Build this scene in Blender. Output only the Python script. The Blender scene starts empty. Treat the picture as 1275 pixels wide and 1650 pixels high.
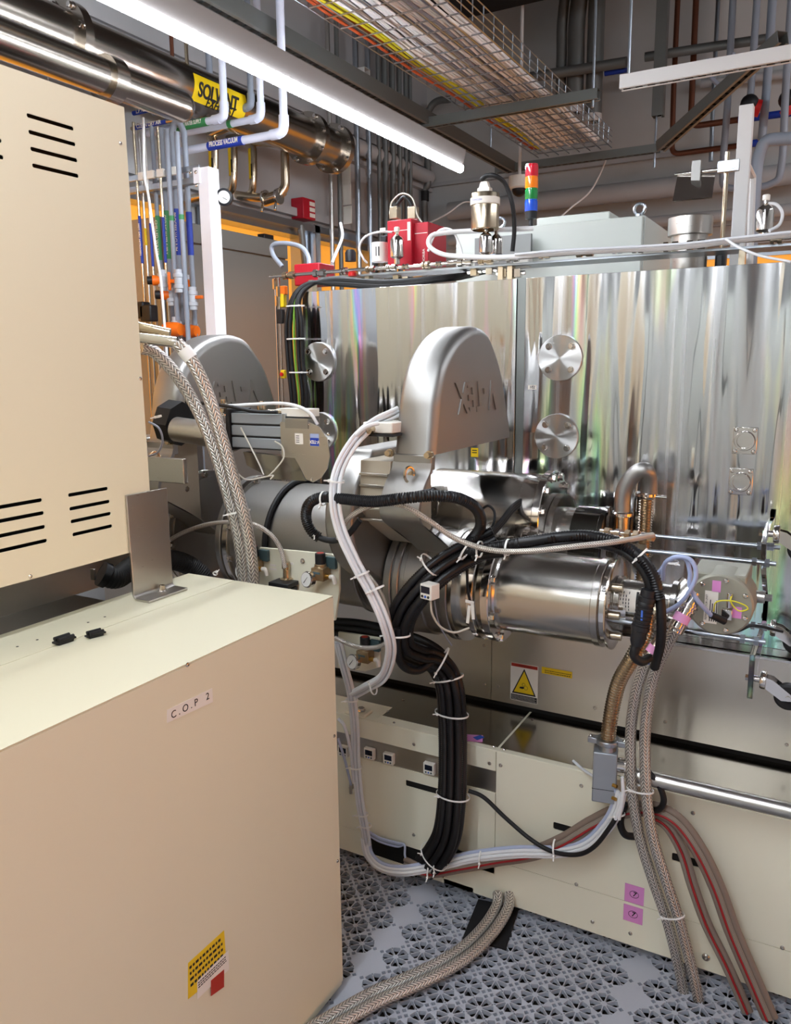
import bpy, bmesh, math, random
from mathutils import Vector, Matrix, Euler
from mathutils import noise as mnoise
random.seed(7)
SC = bpy.context.scene
COL = SC.collection
PI = math.pi
# ------------------------------------------------------------------ camera
F_PX, W_PX, H_PX, CXP, CYP = 1290.0, 1275.0, 1650.0, 637.5, 825.0
CAM_H = 1.55
def _cam_axes():
    y = Vector((1365-CXP, 577-CYP, F_PX)).normalized()      # world +Y in camera space (x right, y down, z forward)
    x = -Vector((-1720-CXP, 609-CYP, F_PX)).normalized()
    x = (x - y*x.dot(y)).normalized()
    z = y.cross(x); z = z if z.y < 0 else -z
    return x, y, z
AX, AY, AZ = _cam_axes()
def ray(px, py):
    d = Vector((px-CXP, py-CYP, F_PX))
    return Vector((AX.dot(d), AY.dot(d), AZ.dot(d)))
def at(px, py, X=None, Y=None, Z=None):
    """a measured point of the photograph at a known real distance (one coordinate in metres)"""
    d = ray(px, py)
    t = X/d.x if X is not None else (Y/d.y if Y is not None else (Z-CAM_H)/d.z)
    return Vector((d.x*t, d.y*t, CAM_H+d.z*t))
cam = bpy.data.cameras.new('camera'); co = bpy.data.objects.new('camera', cam); COL.objects.link(co)
cam.sensor_fit = 'HORIZONTAL'; cam.sensor_width = 36.0; cam.lens = 36.0*F_PX/W_PX
cam.clip_start = 0.02; cam.clip_end = 60
R_ = Matrix(((AX.x, -AX.y, -AX.z), (AY.x, -AY.y, -AY.z), (AZ.x, -AZ.y, -AZ.z)))
co.matrix_world = Matrix.Translation((0, 0, CAM_H)) @ R_.to_4x4()
SC.camera = co
# ------------------------------------------------------------------ materials
MATS = {}
def _lin(c):
    return tuple(((v/255)/12.92 if v/255 <= .04045 else ((v/255+.055)/1.055)**2.4) for v in c)
def mat(name, rgb, rough=.5, metal=0., bump=0., bscale=60., stretch=(1,1,1), var=0., emis=None, estr=0., trans=0., alpha=1., coat=0., ior=1.45, aniso=0., sss=0., rvar=0.):
    m = bpy.data.materials.new(name); m.use_nodes = True; nt = m.node_tree; N = nt.nodes; L = nt.links
    b = N['Principled BSDF']; c = _lin(rgb)
    b.inputs['Base Color'].default_value = (*c, 1); b.inputs['Roughness'].default_value = rough
    b.inputs['Metallic'].default_value = metal; b.inputs['IOR'].default_value = ior
    b.inputs['Transmission Weight'].default_value = trans; b.inputs['Alpha'].default_value = alpha
    b.inputs['Coat Weight'].default_value = coat; b.inputs['Anisotropic'].default_value = aniso
    if sss: b.inputs['Subsurface Weight'].default_value = sss; b.inputs['Subsurface Scale'].default_value = .003
    if emis:
        b.inputs['Emission Color'].default_value = (*_lin(emis), 1); b.inputs['Emission Strength'].default_value = estr
    if bump or var or rvar:
        tc = N.new('ShaderNodeTexCoord'); mp = N.new('ShaderNodeMapping'); mp.inputs['Scale'].default_value = stretch
        nz = N.new('ShaderNodeTexNoise'); nz.inputs['Scale'].default_value = bscale; nz.inputs['Detail'].default_value = 3
        L.new(tc.outputs['Object'], mp.inputs[0]); L.new(mp.outputs[0], nz.inputs['Vector'])
        if bump:
            bp = N.new('ShaderNodeBump'); bp.inputs['Strength'].default_value = 1; bp.inputs['Distance'].default_value = bump
            L.new(nz.outputs['Fac'], bp.inputs['Height']); L.new(bp.outputs[0], b.inputs['Normal'])
        if var:
            mx = N.new('ShaderNodeMix'); mx.data_type = 'RGBA'
            mx.inputs['A'].default_value = (*[v*(1-var) for v in c], 1); mx.inputs['B'].default_value = (*[min(1, v*(1+var)) for v in c], 1)
            L.new(nz.outputs['Fac'], mx.inputs['Factor']); L.new(mx.outputs['Result'], b.inputs['Base Color'])
        if rvar:
            mr = N.new('ShaderNodeMapRange'); mr.inputs['To Min'].default_value = max(.02, rough-rvar); mr.inputs['To Max'].default_value = rough+rvar
            L.new(nz.outputs['Fac'], mr.inputs['Value']); L.new(mr.outputs[0], b.inputs['Roughness'])
    MATS[name] = m; return m
# ------------------------------------------------------------------ mesh builder
class MB:
    def __init__(s): s.v = []; s.f = []; s.uv = []
    def add(s, vs, fs, uvs=None):
        o = len(s.v); s.v += [tuple(v) for v in vs]; s.uv += (uvs or [(0, 0)]*len(vs))
        s.f += [tuple(o+i for i in f) for f in fs]; return s
    def box(s, c, d, rot=None):
        c = Vector(c); M = rot if rot else Matrix.Identity(3)
        vs = [c + M @ Vector((x*d[0]/2, y*d[1]/2, z*d[2]/2)) for x in (-1, 1) for y in (-1, 1) for z in (-1, 1)]
        return s.add(vs, [(0,1,3,2), (4,6,7,5), (0,4,5,1), (2,3,7,6), (0,2,6,4), (1,5,7,3)])
    def span(s, a, b):
        return s.box([(a[i]+b[i])/2 for i in range(3)], [abs(a[i]-b[i]) for i in range(3)])
    def lathe(s, p, ax, prof, n=32, cap=True, a0=0., a1=2*PI):
        """prof: (distance along ax, radius)"""
        p = Vector(p); ax = Vector(ax).normalized(); u = ax.orthogonal().normalized(); w = ax.cross(u)
        full = abs(a1-a0-2*PI) < 1e-6; vs = []; uvs = []; L = 0; last = None
        for t, r in prof:
            if last: L += math.hypot(t-last[0], r-last[1])
            last = (t, r)
            for i in range(n+1):
                a = a0+(a1-a0)*i/n; vs.append(p+ax*t+(u*math.cos(a)+w*math.sin(a))*r); uvs.append((i/n, L))
        m = n+1; fs = [(j*m+i, j*m+i+1, (j+1)*m+i+1, (j+1)*m+i) for j in range(len(prof)-1) for i in range(n)]
        if cap and full:
            if prof[0][1] > 1e-6: fs.append(tuple(range(n))[::-1])
            if prof[-1][1] > 1e-6: fs.append(tuple((len(prof)-1)*m+i for i in range(n)))
        return s.add(vs, fs, uvs)
    def cyl(s, a, b, r, r2=None, n=24):
        a = Vector(a); b = Vector(b); return s.lathe(a, b-a, [(0, r), ((b-a).length, r if r2 is None else r2)], n)
    def tube(s, pts, r, n=10, cap=True, corr=0, amp=.0):
        """swept tube along a polyline; corr = pitch of corrugation"""
        pts = [Vector(p) for p in pts]
        if corr:
            pts = resample(pts, corr/2)
        m = n+1; vs = []; uvs = []; t0 = (pts[1]-pts[0]).normalized(); u = t0.orthogonal().normalized(); L = 0
        for k, p in enumerate(pts):
            a = pts[max(0, k-1)]; b = pts[min(len(pts)-1, k+1)]; t = (b-a)
            t = t.normalized() if t.length > 1e-9 else t0
            u = (u - t*u.dot(t))
            u = u.normalized() if u.length > 1e-6 else t.orthogonal().normalized()
            w = t.cross(u)
            if k: L += (p-pts[k-1]).length
            rr = r(k/(len(pts)-1)) if callable(r) else r
            if corr: rr = rr*(1-amp*(k % 2))
            for i in range(n+1):
                g = 2*PI*i/n; vs.append(p+(u*math.cos(g)+w*math.sin(g))*rr); uvs.append((i/n, L/(2*PI*(r(0) if callable(r) else r))))
        fs = [(j*m+i, j*m+i+1, (j+1)*m+i+1, (j+1)*m+i) for j in range(len(pts)-1) for i in range(n)]
        if cap: fs.append(tuple(range(n))[::-1]); fs.append(tuple((len(pts)-1)*m+i for i in range(n)))
        return s.add(vs, fs, uvs)
    def prism(s, poly, ax, a, b):
        """poly: 2D points in the other two axes, extruded along axis ax ('X','Y','Z') from a to b"""
        k = 'XYZ'.index(ax); n = len(poly)
        def P3(p, h):
            q = list(p); q.insert(k, h); return q
        vs = [P3(p, a) for p in poly]+[P3(p, b) for p in poly]
        fs = [tuple(range(n))[::-1], tuple(range(n, 2*n))]+[(i, (i+1) % n, n+(i+1) % n, n+i) for i in range(n)]
        return s.add(vs, fs)
    def ball(s, c, r, n=16, sq=(1,1,1)):
        c = Vector(c); vs = []; m = n+1; h = n//2
        for j in range(h+1):
            for i in range(n+1):
                a = 2*PI*i/n; b = PI*j/h
                vs.append(c+Vector((math.cos(a)*math.sin(b)*r*sq[0], math.sin(a)*math.sin(b)*r*sq[1], math.cos(b)*r*sq[2])))
        return s.add(vs, [(j*m+i, (j+1)*m+i, (j+1)*m+i+1, j*m+i+1) for j in range(h) for i in range(n)])
    def build(s, name, m, parent=None, bevel=0, ang=35, seg=2):
        me = bpy.data.meshes.new(name); me.from_pydata(s.v, [], s.f)
        uvl = me.uv_layers.new(name='UVMap')
        for l in me.loops: uvl.data[l.index].uv = s.uv[l.vertex_index]
        bm = bmesh.new(); bm.from_mesh(me); bmesh.ops.remove_doubles(bm, verts=bm.verts, dist=1e-5) if len(s.v) < 60000 else None
        bmesh.ops.recalc_face_normals(bm, faces=bm.faces); bm.to_mesh(me); bm.free()
        return link(name, me, m, parent, bevel, ang, seg)
def link(name, me, m, parent=None, bevel=0, ang=35, seg=2):
    me.materials.clear(); me.materials.append(MATS[m])
    for p in me.polygons: p.use_smooth = True
    me.set_sharp_from_angle(angle=math.radians(ang))
    o = bpy.data.objects.new(name, me); COL.objects.link(o)
    if parent is not None:
        o.parent = parent; q = Vector((0, 0, 0)); w = parent
        while w is not None: q += w.location; w = w.parent
        o.location = -q
    if bevel:
        b = o.modifiers.new('bevel', 'BEVEL'); b.width = bevel; b.segments = seg; b.limit_method = 'ANGLE'; b.angle_limit = math.radians(40)
    return o
def resample(pts, step):
    out = [pts[0]]; acc = 0
    for a, b in zip(pts, pts[1:]):
        L = (b-a).length
        if L < 1e-9: continue
        d = step-acc
        while d <= L: out.append(a.lerp(b, d/L)); d += step
        acc = L-(d-step)
    if len(out) < 2: out.append(pts[-1])
    return out
def spline(cp, k=10):
    """Catmull-Rom through the control points"""
    cp = [Vector(p) for p in cp]; P = [cp[0]*2-cp[1]]+cp+[cp[-1]*2-cp[-2]]; out = []
    for i in range(1, len(P)-2):
        a, b, c, d = P[i-1:i+3]
        for j in range(k):
            t = j/k; out.append(.5*((2*b)+(c-a)*t+(2*a-5*b+4*c-d)*t*t+(3*b-a-3*c+d)*t**3))
    out.append(cp[-1]); return out
def path(l, k=10):
    """list of (px,py,Y) measured points"""
    return spline([at(p[0], p[1], Y=p[2]) for p in l], k)
def plate(loops, thick, name, m, parent=None, M=None, bevel=0):
    """flat sheet with holes: loops[0] outline, others holes, in a local XY plane; M maps to world"""
    cu = bpy.data.curves.new('c', 'CURVE'); cu.dimensions = '2D'; cu.fill_mode = 'BOTH'; cu.extrude = thick/2
    for lp in loops:
        sp = cu.splines.new('POLY'); sp.points.add(len(lp)-1)
        for i, p in enumerate(lp): sp.points[i].co = (p[0], p[1], 0, 1)
        sp.use_cyclic_u = True
    t = bpy.data.objects.new('t', cu); COL.objects.link(t); bpy.context.view_layer.update()
    me = bpy.data.meshes.new_from_object(t.evaluated_get(bpy.context.evaluated_depsgraph_get()))
    bpy.data.objects.remove(t); bpy.data.curves.remove(cu); me.name = name
    if M is not None: me.transform(M)
    return link(name, me, m, parent, bevel)
def text(s, size, M, m, name='lettering', parent=None, depth=.0004, shear=0, bold=0, xs=1):
    """M: matrix taking text-plane XY (centre origin) to world"""
    cu = bpy.data.curves.new('f', 'FONT'); cu.body = s; cu.size = size; cu.extrude = depth; cu.align_x = 'CENTER'; cu.align_y = 'CENTER'
    cu.shear = shear; cu.offset = bold
    t = bpy.data.objects.new('t', cu); COL.objects.link(t); bpy.context.view_layer.update()
    me = bpy.data.meshes.new_from_object(t.evaluated_get(bpy.context.evaluated_depsgraph_get()))
    bpy.data.objects.remove(t); bpy.data.curves.remove(cu); me.name = name
    me.transform(M @ Matrix.Diagonal((xs, 1, 1, 1)))
    return link(name, me, m, parent)
def frame(o, ex, ey):
    """matrix with origin o, local x = ex, local y = ey"""
    ex = Vector(ex).normalized(); ey = Vector(ey); ey = (ey-ex*ey.dot(ex)).normalized(); ez = ex.cross(ey)
    return Matrix(((ex.x, ey.x, ez.x, o[0]), (ex.y, ey.y, ez.y, o[1]), (ex.z, ey.z, ez.z, o[2]), (0, 0, 0, 1)))
def xp(o): return frame(o, (0, 1, 0), (0, 0, 1))     # faces +X
def yn(o): return frame(o, (1, 0, 0), (0, 0, 1))     # faces -Y
def zp(o): return frame(o, (1, 0, 0), (0, 1, 0))     # faces up
def rrect(cx, cy, w, h, r, n=5):
    out = []
    for (sx, sy, a) in ((1, 1, 0), (-1, 1, 90), (-1, -1, 180), (1, -1, 270)):
        for i in range(n+1):
            t = math.radians(a+90*i/n); out.append((cx+sx*(w/2-r)+r*math.cos(t), cy+sy*(h/2-r)+r*math.sin(t)))
    return out
def thing(name, label, cat, loc=(0, 0, 0), group=None):
    o = bpy.data.objects.new(name, None); COL.objects.link(o); o.location = loc; o.empty_display_size = .05
    o['label'] = label; o['category'] = cat
    if group: o['group'] = group
    bpy.context.view_layer.update() if False else None
    return o
def tag(o, label, cat, group=None, kind=None):
    if label: o['label'] = label
    if cat: o['category'] = cat
    if group: o['group'] = group
    if kind: o['kind'] = kind
    return o
def struct(o): o['kind'] = 'structure'; return o
def dup(root, off, label=None, group=None):
    r = root.copy(); COL.objects.link(r); r.location = root.location+Vector(off)
    if label: r['label'] = label
    if group: r['group'] = group
    for ch in list(root.children):
        c = ch.copy(); COL.objects.link(c); c.parent = r
        for g in list(ch.children):
            d = g.copy(); COL.objects.link(d); d.parent = c
    return r
# shared small meshes -------------------------------------------------
_screw = {}
def screw(p, nrm, r=.0045, parent=None, m='steel_polish', name='screw', hexhead=False):
    key = (hexhead,)
    if key not in _screw:
        b = MB()
        if hexhead:
            b.lathe((0,0,0), (0,0,1), [(0, 1.35), (.25, 1.35), (.3, 1.3)], 20); b.lathe((0,0,0), (0,0,1), [(.3, 1.05), (1.1, 1.05), (1.2, .9)], 6)
        else:
            b.lathe((0,0,0), (0,0,1), [(0, 1), (.25, 1), (.55, .75), (.62, .5), (.62, .42), (.2, .38), (.2, 0)], 16, cap=False)
        me = bpy.data.meshes.new(name); me.from_pydata(b.v, [], b.f)
        for q in me.polygons: q.use_smooth = True
        me.set_sharp_from_angle(angle=math.radians(30)); _screw[key] = me
    me = _screw[key]
    if (key, m) not in _screw:
        mm = me.copy(); mm.materials.append(MATS[m]); _screw[(key, m)] = mm
    o = bpy.data.objects.new(name, _screw[(key, m)]); COL.objects.link(o)
    o.rotation_euler = Vector((0, 0, 1)).rotation_difference(Vector(nrm)).to_euler(); o.scale = (r, r, r)
    q = Vector((0, 0, 0)); w = parent
    while w is not None: q += w.location; w = w.parent
    o.location = Vector(p)-q
    if parent is not None: o.parent = parent
    return o
def tie(c, d, rx, ry=None, label=None, parent=None, m='tie_white', up=None, tail=.012, w=.0022, name='cable_tie'):
    """cable tie round a bundle: c centre, d axis"""
    c = Vector(c); d = Vector(d).normalized(); ry = ry or rx
    u = (Vector(up) if up else Vector((0, -1, 0))); u = (u-d*u.dot(d)).normalized(); v = d.cross(u)
    b = MB(); n = 28; vs = []
    for i in range(n):
        a = 2*PI*i/n; o = v*math.cos(a)*rx+u*math.sin(a)*ry; on = o.normalized()
        for (dr, dz) in ((0, -w), (.0012, -w), (.0012, w), (0, w)): vs.append(c+o+on*dr+d*dz)
    fs = [(i*4+j, i*4+(j+1) % 4, ((i+1) % n)*4+(j+1) % 4, ((i+1) % n)*4+j) for i in range(n) for j in range(4)]
    b.add(vs, fs)
    a = .9; o = v*math.cos(a)*(rx+.003)+u*math.sin(a)*(ry+.003); on = o.normalized(); tg = d.cross(on)
    M = Matrix((tg, d, on)).transposed()
    b.box(c+o, (.006, .0055, .005), M); b.box(c+o+on*tail*.5+tg*.002, (.0018, .003, tail), M)
    o = b.build(name, m, parent)
    if parent is None: tag(o, label, 'cable tie', 'cable ties')
    return o
def mid(pts, f):
    i = min(len(pts)-2, max(0, int(f*(len(pts)-1)))); return pts[i], (pts[i+1]-pts[i]).normalized()
def bundle(pts, offs, up=(0, -1, 0)):
    """parallel paths: offs list of (side, out) in metres"""
    res = [[] for _ in offs]
    for k, p in enumerate(pts):
        t = (pts[min(k+1, len(pts)-1)]-pts[max(k-1, 0)]).normalized(); u = Vector(up); u = (u-t*u.dot(t)).normalized(); v = t.cross(u)
        for j, (a, b) in enumerate(offs): res[j].append(p+v*a+u*b)
    return res
# ------------------------------------------------------------------ material library
mat('cream', (224, 217, 190), .42, bump=.00004, bscale=900, var=.02)
mat('cream_chassis', (232, 228, 206), .38, bump=.00004, bscale=900)
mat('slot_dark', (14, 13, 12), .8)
mat('steel', (190, 186, 180), .3, 1, bump=.00006, bscale=220, stretch=(.15, .15, 3), rvar=.06)
mat('steel_polish', (215, 210, 205), .12, 1, bump=.00003, bscale=60)
mat('steel_body', (200, 196, 190), .2, 1, bump=.00001, bscale=90, stretch=(4, .6, .6))
mat('steel_hood', (160, 158, 154), .46, 1, bump=.00012, bscale=700, rvar=.08)
mat('steel_duct', (164, 161, 156), .4, 1, bump=.00012, bscale=300, rvar=.1)
mat('steel_skirt', (208, 202, 192), .33, 1, bump=.0005, bscale=5, rvar=.06)
mat('steel_dark', (158, 153, 144), .17, 1, bump=.0002, bscale=6)
mat('steel_mirror_dark', (120, 118, 114), .08, 1)
mat('gold_steel', (196, 180, 156), .25, 1)
mat('zinc', (175, 182, 190), .3, 1, bump=.0001, bscale=60)
mat('strut_grey', (128, 132, 130), .45, .7, bump=.0001, bscale=60)
mat('strut_white', (212, 210, 208), .45)
mat('white_paint', (232, 230, 234), .4)
mat('cabinet_grey', (196, 201, 194), .45)
mat('alu', (176, 180, 184), .32, 1, bump=.00005, bscale=300, stretch=(3, .2, .2))
mat('alu_box', (160, 166, 172), .5, .6)
mat('fridge_grey', (150, 148, 134), .5, .35)
mat('rubber', (16, 16, 18), .55)
mat('hose_black', (20, 20, 22), .38)
mat('plastic_black', (24, 25, 28), .45)
mat('plastic_white', (232, 228, 218), .4)
mat('tie_white', (236, 236, 232), .4)
mat('tube_white', (228, 230, 232), .3, coat=.2)
mat('tube_clear', (216, 220, 226), .22, coat=.4)
mat('tube_blue', (176, 186, 212), .3)
mat('cable_grey', (140, 148, 165), .45)
mat('cable_lilac', (160, 172, 205), .4)
mat('cable_thin', (200, 196, 184), .5)
mat('pvc_grey', (140, 148, 160), .4)
mat('pvc_light', (186, 190, 196), .4)
mat('pvc_white', (205, 210, 226), .35)
mat('orange', (238, 112, 22), .4)
mat('red_paint', (178, 18, 40), .4)
mat('red', (200, 30, 30), .4)
mat('blue_label', (24, 56, 160), .5)
mat('green_label', (56, 140, 84), .5)
mat('yellow_label', (232, 196, 20), .5)
mat('white_label', (232, 226, 216), .5)
mat('pink_note', (216, 140, 200), .6)
mat('pink_tape', (220, 150, 196), .5)
mat('ink', (20, 20, 24), .6)
mat('ink_red', (170, 44, 24), .6)
mat('brass', (190, 150, 80), .3, 1)
mat('bronze_reg', (150, 128, 96), .4, .7)
mat('teal', (66, 88, 92), .4)
mat('cable_brown', (128, 112, 100), .55)
mat('cable_red', (150, 30, 34), .5)
mat('copper_dark', (104, 62, 44), .45, .6)
mat('lcd', (18, 26, 44), .2)
mat('button_blue', (60, 100, 190), .4)
mat('cable_yellow', (210, 200, 40), .5)
mat('cable_green', (110, 160, 50), .5)
mat('cable_orange', (190, 84, 40), .5)
mat('cable_white', (240, 238, 236), .5)
mat('dial', (230, 230, 226), .3)
mat('lens_red', (205, 20, 44), .15, coat=1)
mat('lens_orange', (250, 130, 10), .15, coat=1)
mat('lens_green', (20, 130, 60), .15, coat=1)
mat('lens_blue', (20, 80, 200), .15, coat=1)
mat('exhaust_pipe', (168, 160, 150), .22, 1, bump=.0002, bscale=12)
mat('duct_grey', (120, 122, 120), .45, .5)
mat('blue_drum', (30, 80, 180), .35)
mat('acrylic', (235, 240, 242), .05, trans=1., ior=1.45)
mat('led', (255, 255, 255), .5, emis=(238, 245, 255), estr=50)
mat('led_housing', (136, 132, 130), .35)
mat('wall_paint', (188, 188, 186), .7, bump=.0004, bscale=8, var=.03)
mat('wall_panel', (176, 177, 178), .5)
mat('wall_light', (150, 149, 146), .7)
mat('ceiling_dark', (84, 84, 84), .8)
mat('floor_tile', (176, 180, 190), .5, bump=.0002, bscale=200)
mat('floor_under', (38, 32, 28), .8)
mat('amber_window', (240, 165, 50), .4, emis=(255, 154, 36), estr=1.45)
mat('amber_window_far', (240, 165, 50), .4, emis=(240, 160, 60), estr=.35)
mat('stainless_door', (142, 140, 134), .25, .45, bump=.004, bscale=1.6)
mat('foam_black', (22, 22, 24), .9)
mat('insulation', (176, 164, 144), .6)
def uvmat(name, rgb1, rgb2, metal, rough, U, V, kind, bump=.0006):
    m = bpy.data.materials.new(name); m.use_nodes = True; nt = m.node_tree; N = nt.nodes; L = nt.links; b = N['Principled BSDF']
    b.inputs['Metallic'].default_value = metal; b.inputs['Roughness'].default_value = rough
    uv = N.new('ShaderNodeUVMap'); sp = N.new('ShaderNodeSeparateXYZ'); L.new(uv.outputs[0], sp.inputs[0])
    def M(op, a, c=None):
        n = N.new('ShaderNodeMath'); n.operation = op
        for i, x in enumerate((a, c)):
            if x is None: continue
            if isinstance(x, (int, float)): n.inputs[i].default_value = x
            else: L.new(x, n.inputs[i])
        return n.outputs[0]
    u = M('MULTIPLY', sp.outputs[0], U*2*PI); v = M('MULTIPLY', sp.outputs[1], V*2*PI)
    if kind == 'braid':      # herringbone rows of wire strands
        tr = M('PINGPONG', M('MULTIPLY', sp.outputs[0], U), .5); ph = M('ADD', M('MULTIPLY', tr, 2*PI*1.3), v)
        h = M('MULTIPLY', M('POWER', M('ABSOLUTE', M('SINE', ph)), .7), M('ADD', .45, M('MULTIPLY', .55, M('POWER', M('ABSOLUTE', M('SINE', M('MULTIPLY', sp.outputs[0], U*2*PI))), .4))))
    elif kind == 'ring':
        h = M('ADD', M('MULTIPLY', M('SINE', v), .5), .5)
    else:   # stripes along the length
        h = M('GREATER_THAN', M('SINE', u), .6)
    mx = N.new('ShaderNodeMix'); mx.data_type = 'RGBA'; mx.inputs['A'].default_value = (*_lin(rgb1), 1); mx.inputs['B'].default_value = (*_lin(rgb2), 1)
    L.new(h, mx.inputs['Factor']); L.new(mx.outputs['Result'], b.inputs['Base Color'])
    bp = N.new('ShaderNodeBump'); bp.inputs['Distance'].default_value = bump; bp.inputs['Strength'].default_value = 1
    L.new(h, bp.inputs['Height']); L.new(bp.outputs[0], b.inputs['Normal']); MATS[name] = m
uvmat('braid', (34, 27, 22), (244, 238, 230), .75, .3, 5, 4.5, 'braid', .0018)
uvmat('braid_fine', (64, 54, 44), (240, 232, 222), .62, .36, 3, 4, 'braid', .0009)
uvmat('braid_cloth', (96, 86, 76), (160, 148, 134), .1, .6, 7, 7, 'braid', .0004)
def film():
    """brushed stainless sheets still under their clear film: long vertical ripples and faint rainbow sheen"""
    m = bpy.data.materials.new('film_steel'); m.use_nodes = True; nt = m.node_tree; N = nt.nodes; L = nt.links; b = N['Principled BSDF']
    b.inputs['Metallic'].default_value = 1; b.inputs['Base Color'].default_value = (.58, .58, .59, 1); b.inputs['Roughness'].default_value = .13
    tc = N.new('ShaderNodeTexCoord'); mp = N.new('ShaderNodeMapping'); mp.inputs['Scale'].default_value = (7, 1, .55)
    nz = N.new('ShaderNodeTexNoise'); nz.inputs['Scale'].default_value = 1.6; nz.inputs['Detail'].default_value = 1.6; nz.inputs['Distortion'].default_value = .25
    L.new(tc.outputs['Object'], mp.inputs[0]); L.new(mp.outputs[0], nz.inputs['Vector'])
    mp2 = N.new('ShaderNodeMapping'); mp2.inputs['Scale'].default_value = (34, 1, .5); n2 = N.new('ShaderNodeTexNoise'); n2.inputs['Scale'].default_value = 1; n2.inputs['Detail'].default_value = 2
    L.new(tc.outputs['Object'], mp2.inputs[0]); L.new(mp2.outputs[0], n2.inputs['Vector'])
    ad = N.new('ShaderNodeMath'); ad.operation = 'MULTIPLY_ADD'; ad.inputs[1].default_value = .035; L.new(n2.outputs['Fac'], ad.inputs[0]); L.new(nz.outputs['Fac'], ad.inputs[2])
    bp = N.new('ShaderNodeBump'); bp.inputs['Distance'].default_value = .02; bp.inputs['Strength'].default_value = 1; L.new(ad.outputs[0], bp.inputs['Height'])
    L.new(bp.outputs[0], b.inputs['Normal'])
    mr = N.new('ShaderNodeMapRange'); mr.inputs['From Min'].default_value = .4; mr.inputs['From Max'].default_value = .7; mr.inputs['To Min'].default_value = .07; mr.inputs['To Max'].default_value = .3
    L.new(n2.outputs['Fac'], mr.inputs['Value']); L.new(mr.outputs[0], b.inputs['Roughness'])
    # rainbow sheen painted into the base colour: hue follows viewing angle, in noise streaks
    lw = N.new('ShaderNodeLayerWeight'); lw.inputs['Blend'].default_value = .5; L.new(bp.outputs[0], lw.inputs['Normal'])
    mu = N.new('ShaderNodeMath'); mu.operation = 'MULTIPLY'; mu.inputs[1].default_value = 9; L.new(lw.outputs['Facing'], mu.inputs[0])
    hs = N.new('ShaderNodeCombineColor'); hs.mode = 'HSV'; fr = N.new('ShaderNodeMath'); fr.operation = 'FRACT'; L.new(mu.outputs[0], fr.inputs[0]); L.new(fr.outputs[0], hs.inputs[0])
    hs.inputs[1].default_value = .48; hs.inputs[2].default_value = 1
    mp3 = N.new('ShaderNodeMapping'); mp3.inputs['Scale'].default_value = (13, 1, 1.1); mp3.inputs['Location'].default_value = (3, 0, 2); n3 = N.new('ShaderNodeTexNoise'); n3.inputs['Scale'].default_value = 1
    L.new(tc.outputs['Object'], mp3.inputs[0]); L.new(mp3.outputs[0], n3.inputs['Vector'])
    m3 = N.new('ShaderNodeMapRange'); m3.inputs['From Min'].default_value = .53; m3.inputs['From Max'].default_value = .66; L.new(n3.outputs['Fac'], m3.inputs['Value'])
    mx = N.new('ShaderNodeMix'); mx.data_type = 'RGBA'; mx.inputs['A'].default_value = (.58, .58, .59, 1); L.new(m3.outputs[0], mx.inputs['Factor']); L.new(hs.outputs[0], mx.inputs['B'])
    L.new(mx.outputs['Result'], b.inputs['Base Color'])
    MATS['film_steel'] = m
film()
def radial(name):
    """turned flange face: anisotropic radial highlights from circular tool marks"""
    m = bpy.data.materials.new(name); m.use_nodes = True; nt = m.node_tree; N = nt.nodes; L = nt.links; b = N['Principled BSDF']
    b.inputs['Metallic'].default_value = 1; b.inputs['Base Color'].default_value = (.55, .54, .52, 1); b.inputs['Roughness'].default_value = .36; b.inputs['Anisotropic'].default_value = 1.0
    tg = N.new('ShaderNodeTangent'); tg.direction_type = 'RADIAL'; tg.axis = 'Y'; L.new(tg.outputs[0], b.inputs['Tangent']); MATS[name] = m
radial('turned_steel')
# ------------------------------------------------------------------ the room
XL, XR, YB, YF, ZC = -3.27, 3.6, 6.5, -3.0, 4.6
struct(MB().span((XL, YB, -.05), (XR, YB+.15, ZC)).build('wall_back', 'wall_paint'))
struct(MB().span((XL, YF-.15, -.05), (XR, YF, ZC)).build('wall_front', 'wall_light'))
struct(MB().span((XL-.15, YF, ZC), (XR+.15, YB+.15, ZC+.1)).build('ceiling', 'ceiling_dark'))
# left wall: solid below 1.2 and above 2.42, a row of amber-lit windows between
zw0, zw1 = 1.15, 2.42
b = MB(); b.span((XL-.15, YF, -.05), (XL, YB, zw0)); b.span((XL-.15, YF, zw1), (XL, YB, ZC))
for y0, y1 in ((YF, .6), (2.0, 2.15), (3.55, 3.7), (4.66, 4.76), (5.55, 5.85), (6.4, YB)): b.span((XL-.15, y0, zw0), (XL, y1, zw1))
struct(b.build('wall_left', 'wall_panel'))
wins = ((.6, 2.0), (2.15, 3.55), (3.7, 4.66), (4.76, 5.55), (5.85, 6.4))
for i, (y0, y1) in enumerate(wins):
    w = struct(MB().span((XL-.12, y0, zw0), (XL-.10, y1, zw1)).build('window_%d' % (i+1), 'amber_window_far'))
    f = MB(); t = .035
    f.span((XL-.1, y0, zw0), (XL+.02, y1, zw0+t)); f.span((XL-.1, y0, zw1-t), (XL+.02, y1, zw1)); f.span((XL-.1, y0, zw0+t), (XL+.02, y0+t, zw1-t)); f.span((XL-.1, y1-t, zw0+t), (XL+.02, y1, zw1-t))
    f.build('window_frame', 'zinc', w)
# long ledges and rolled profiles high on the left and back walls
b = MB()
for z, h in ((2.50, .05), (2.98, .03), (3.16, .03)): b.span((XL, YF, z), (XL+.05, YB, z+h))
b.tube([(XL+.07, YF+.1, 3.08), (XL+.07, YB-.1, 3.08)], .055, 12); struct(b.build('trim_1', 'wall_panel'))
b = MB()
for z in (2.36, 2.50, 3.02): b.span((XL, YB-.04, z), (XR, YB, z+.03))
struct(b.build('trim_2', 'wall_panel'))
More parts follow.
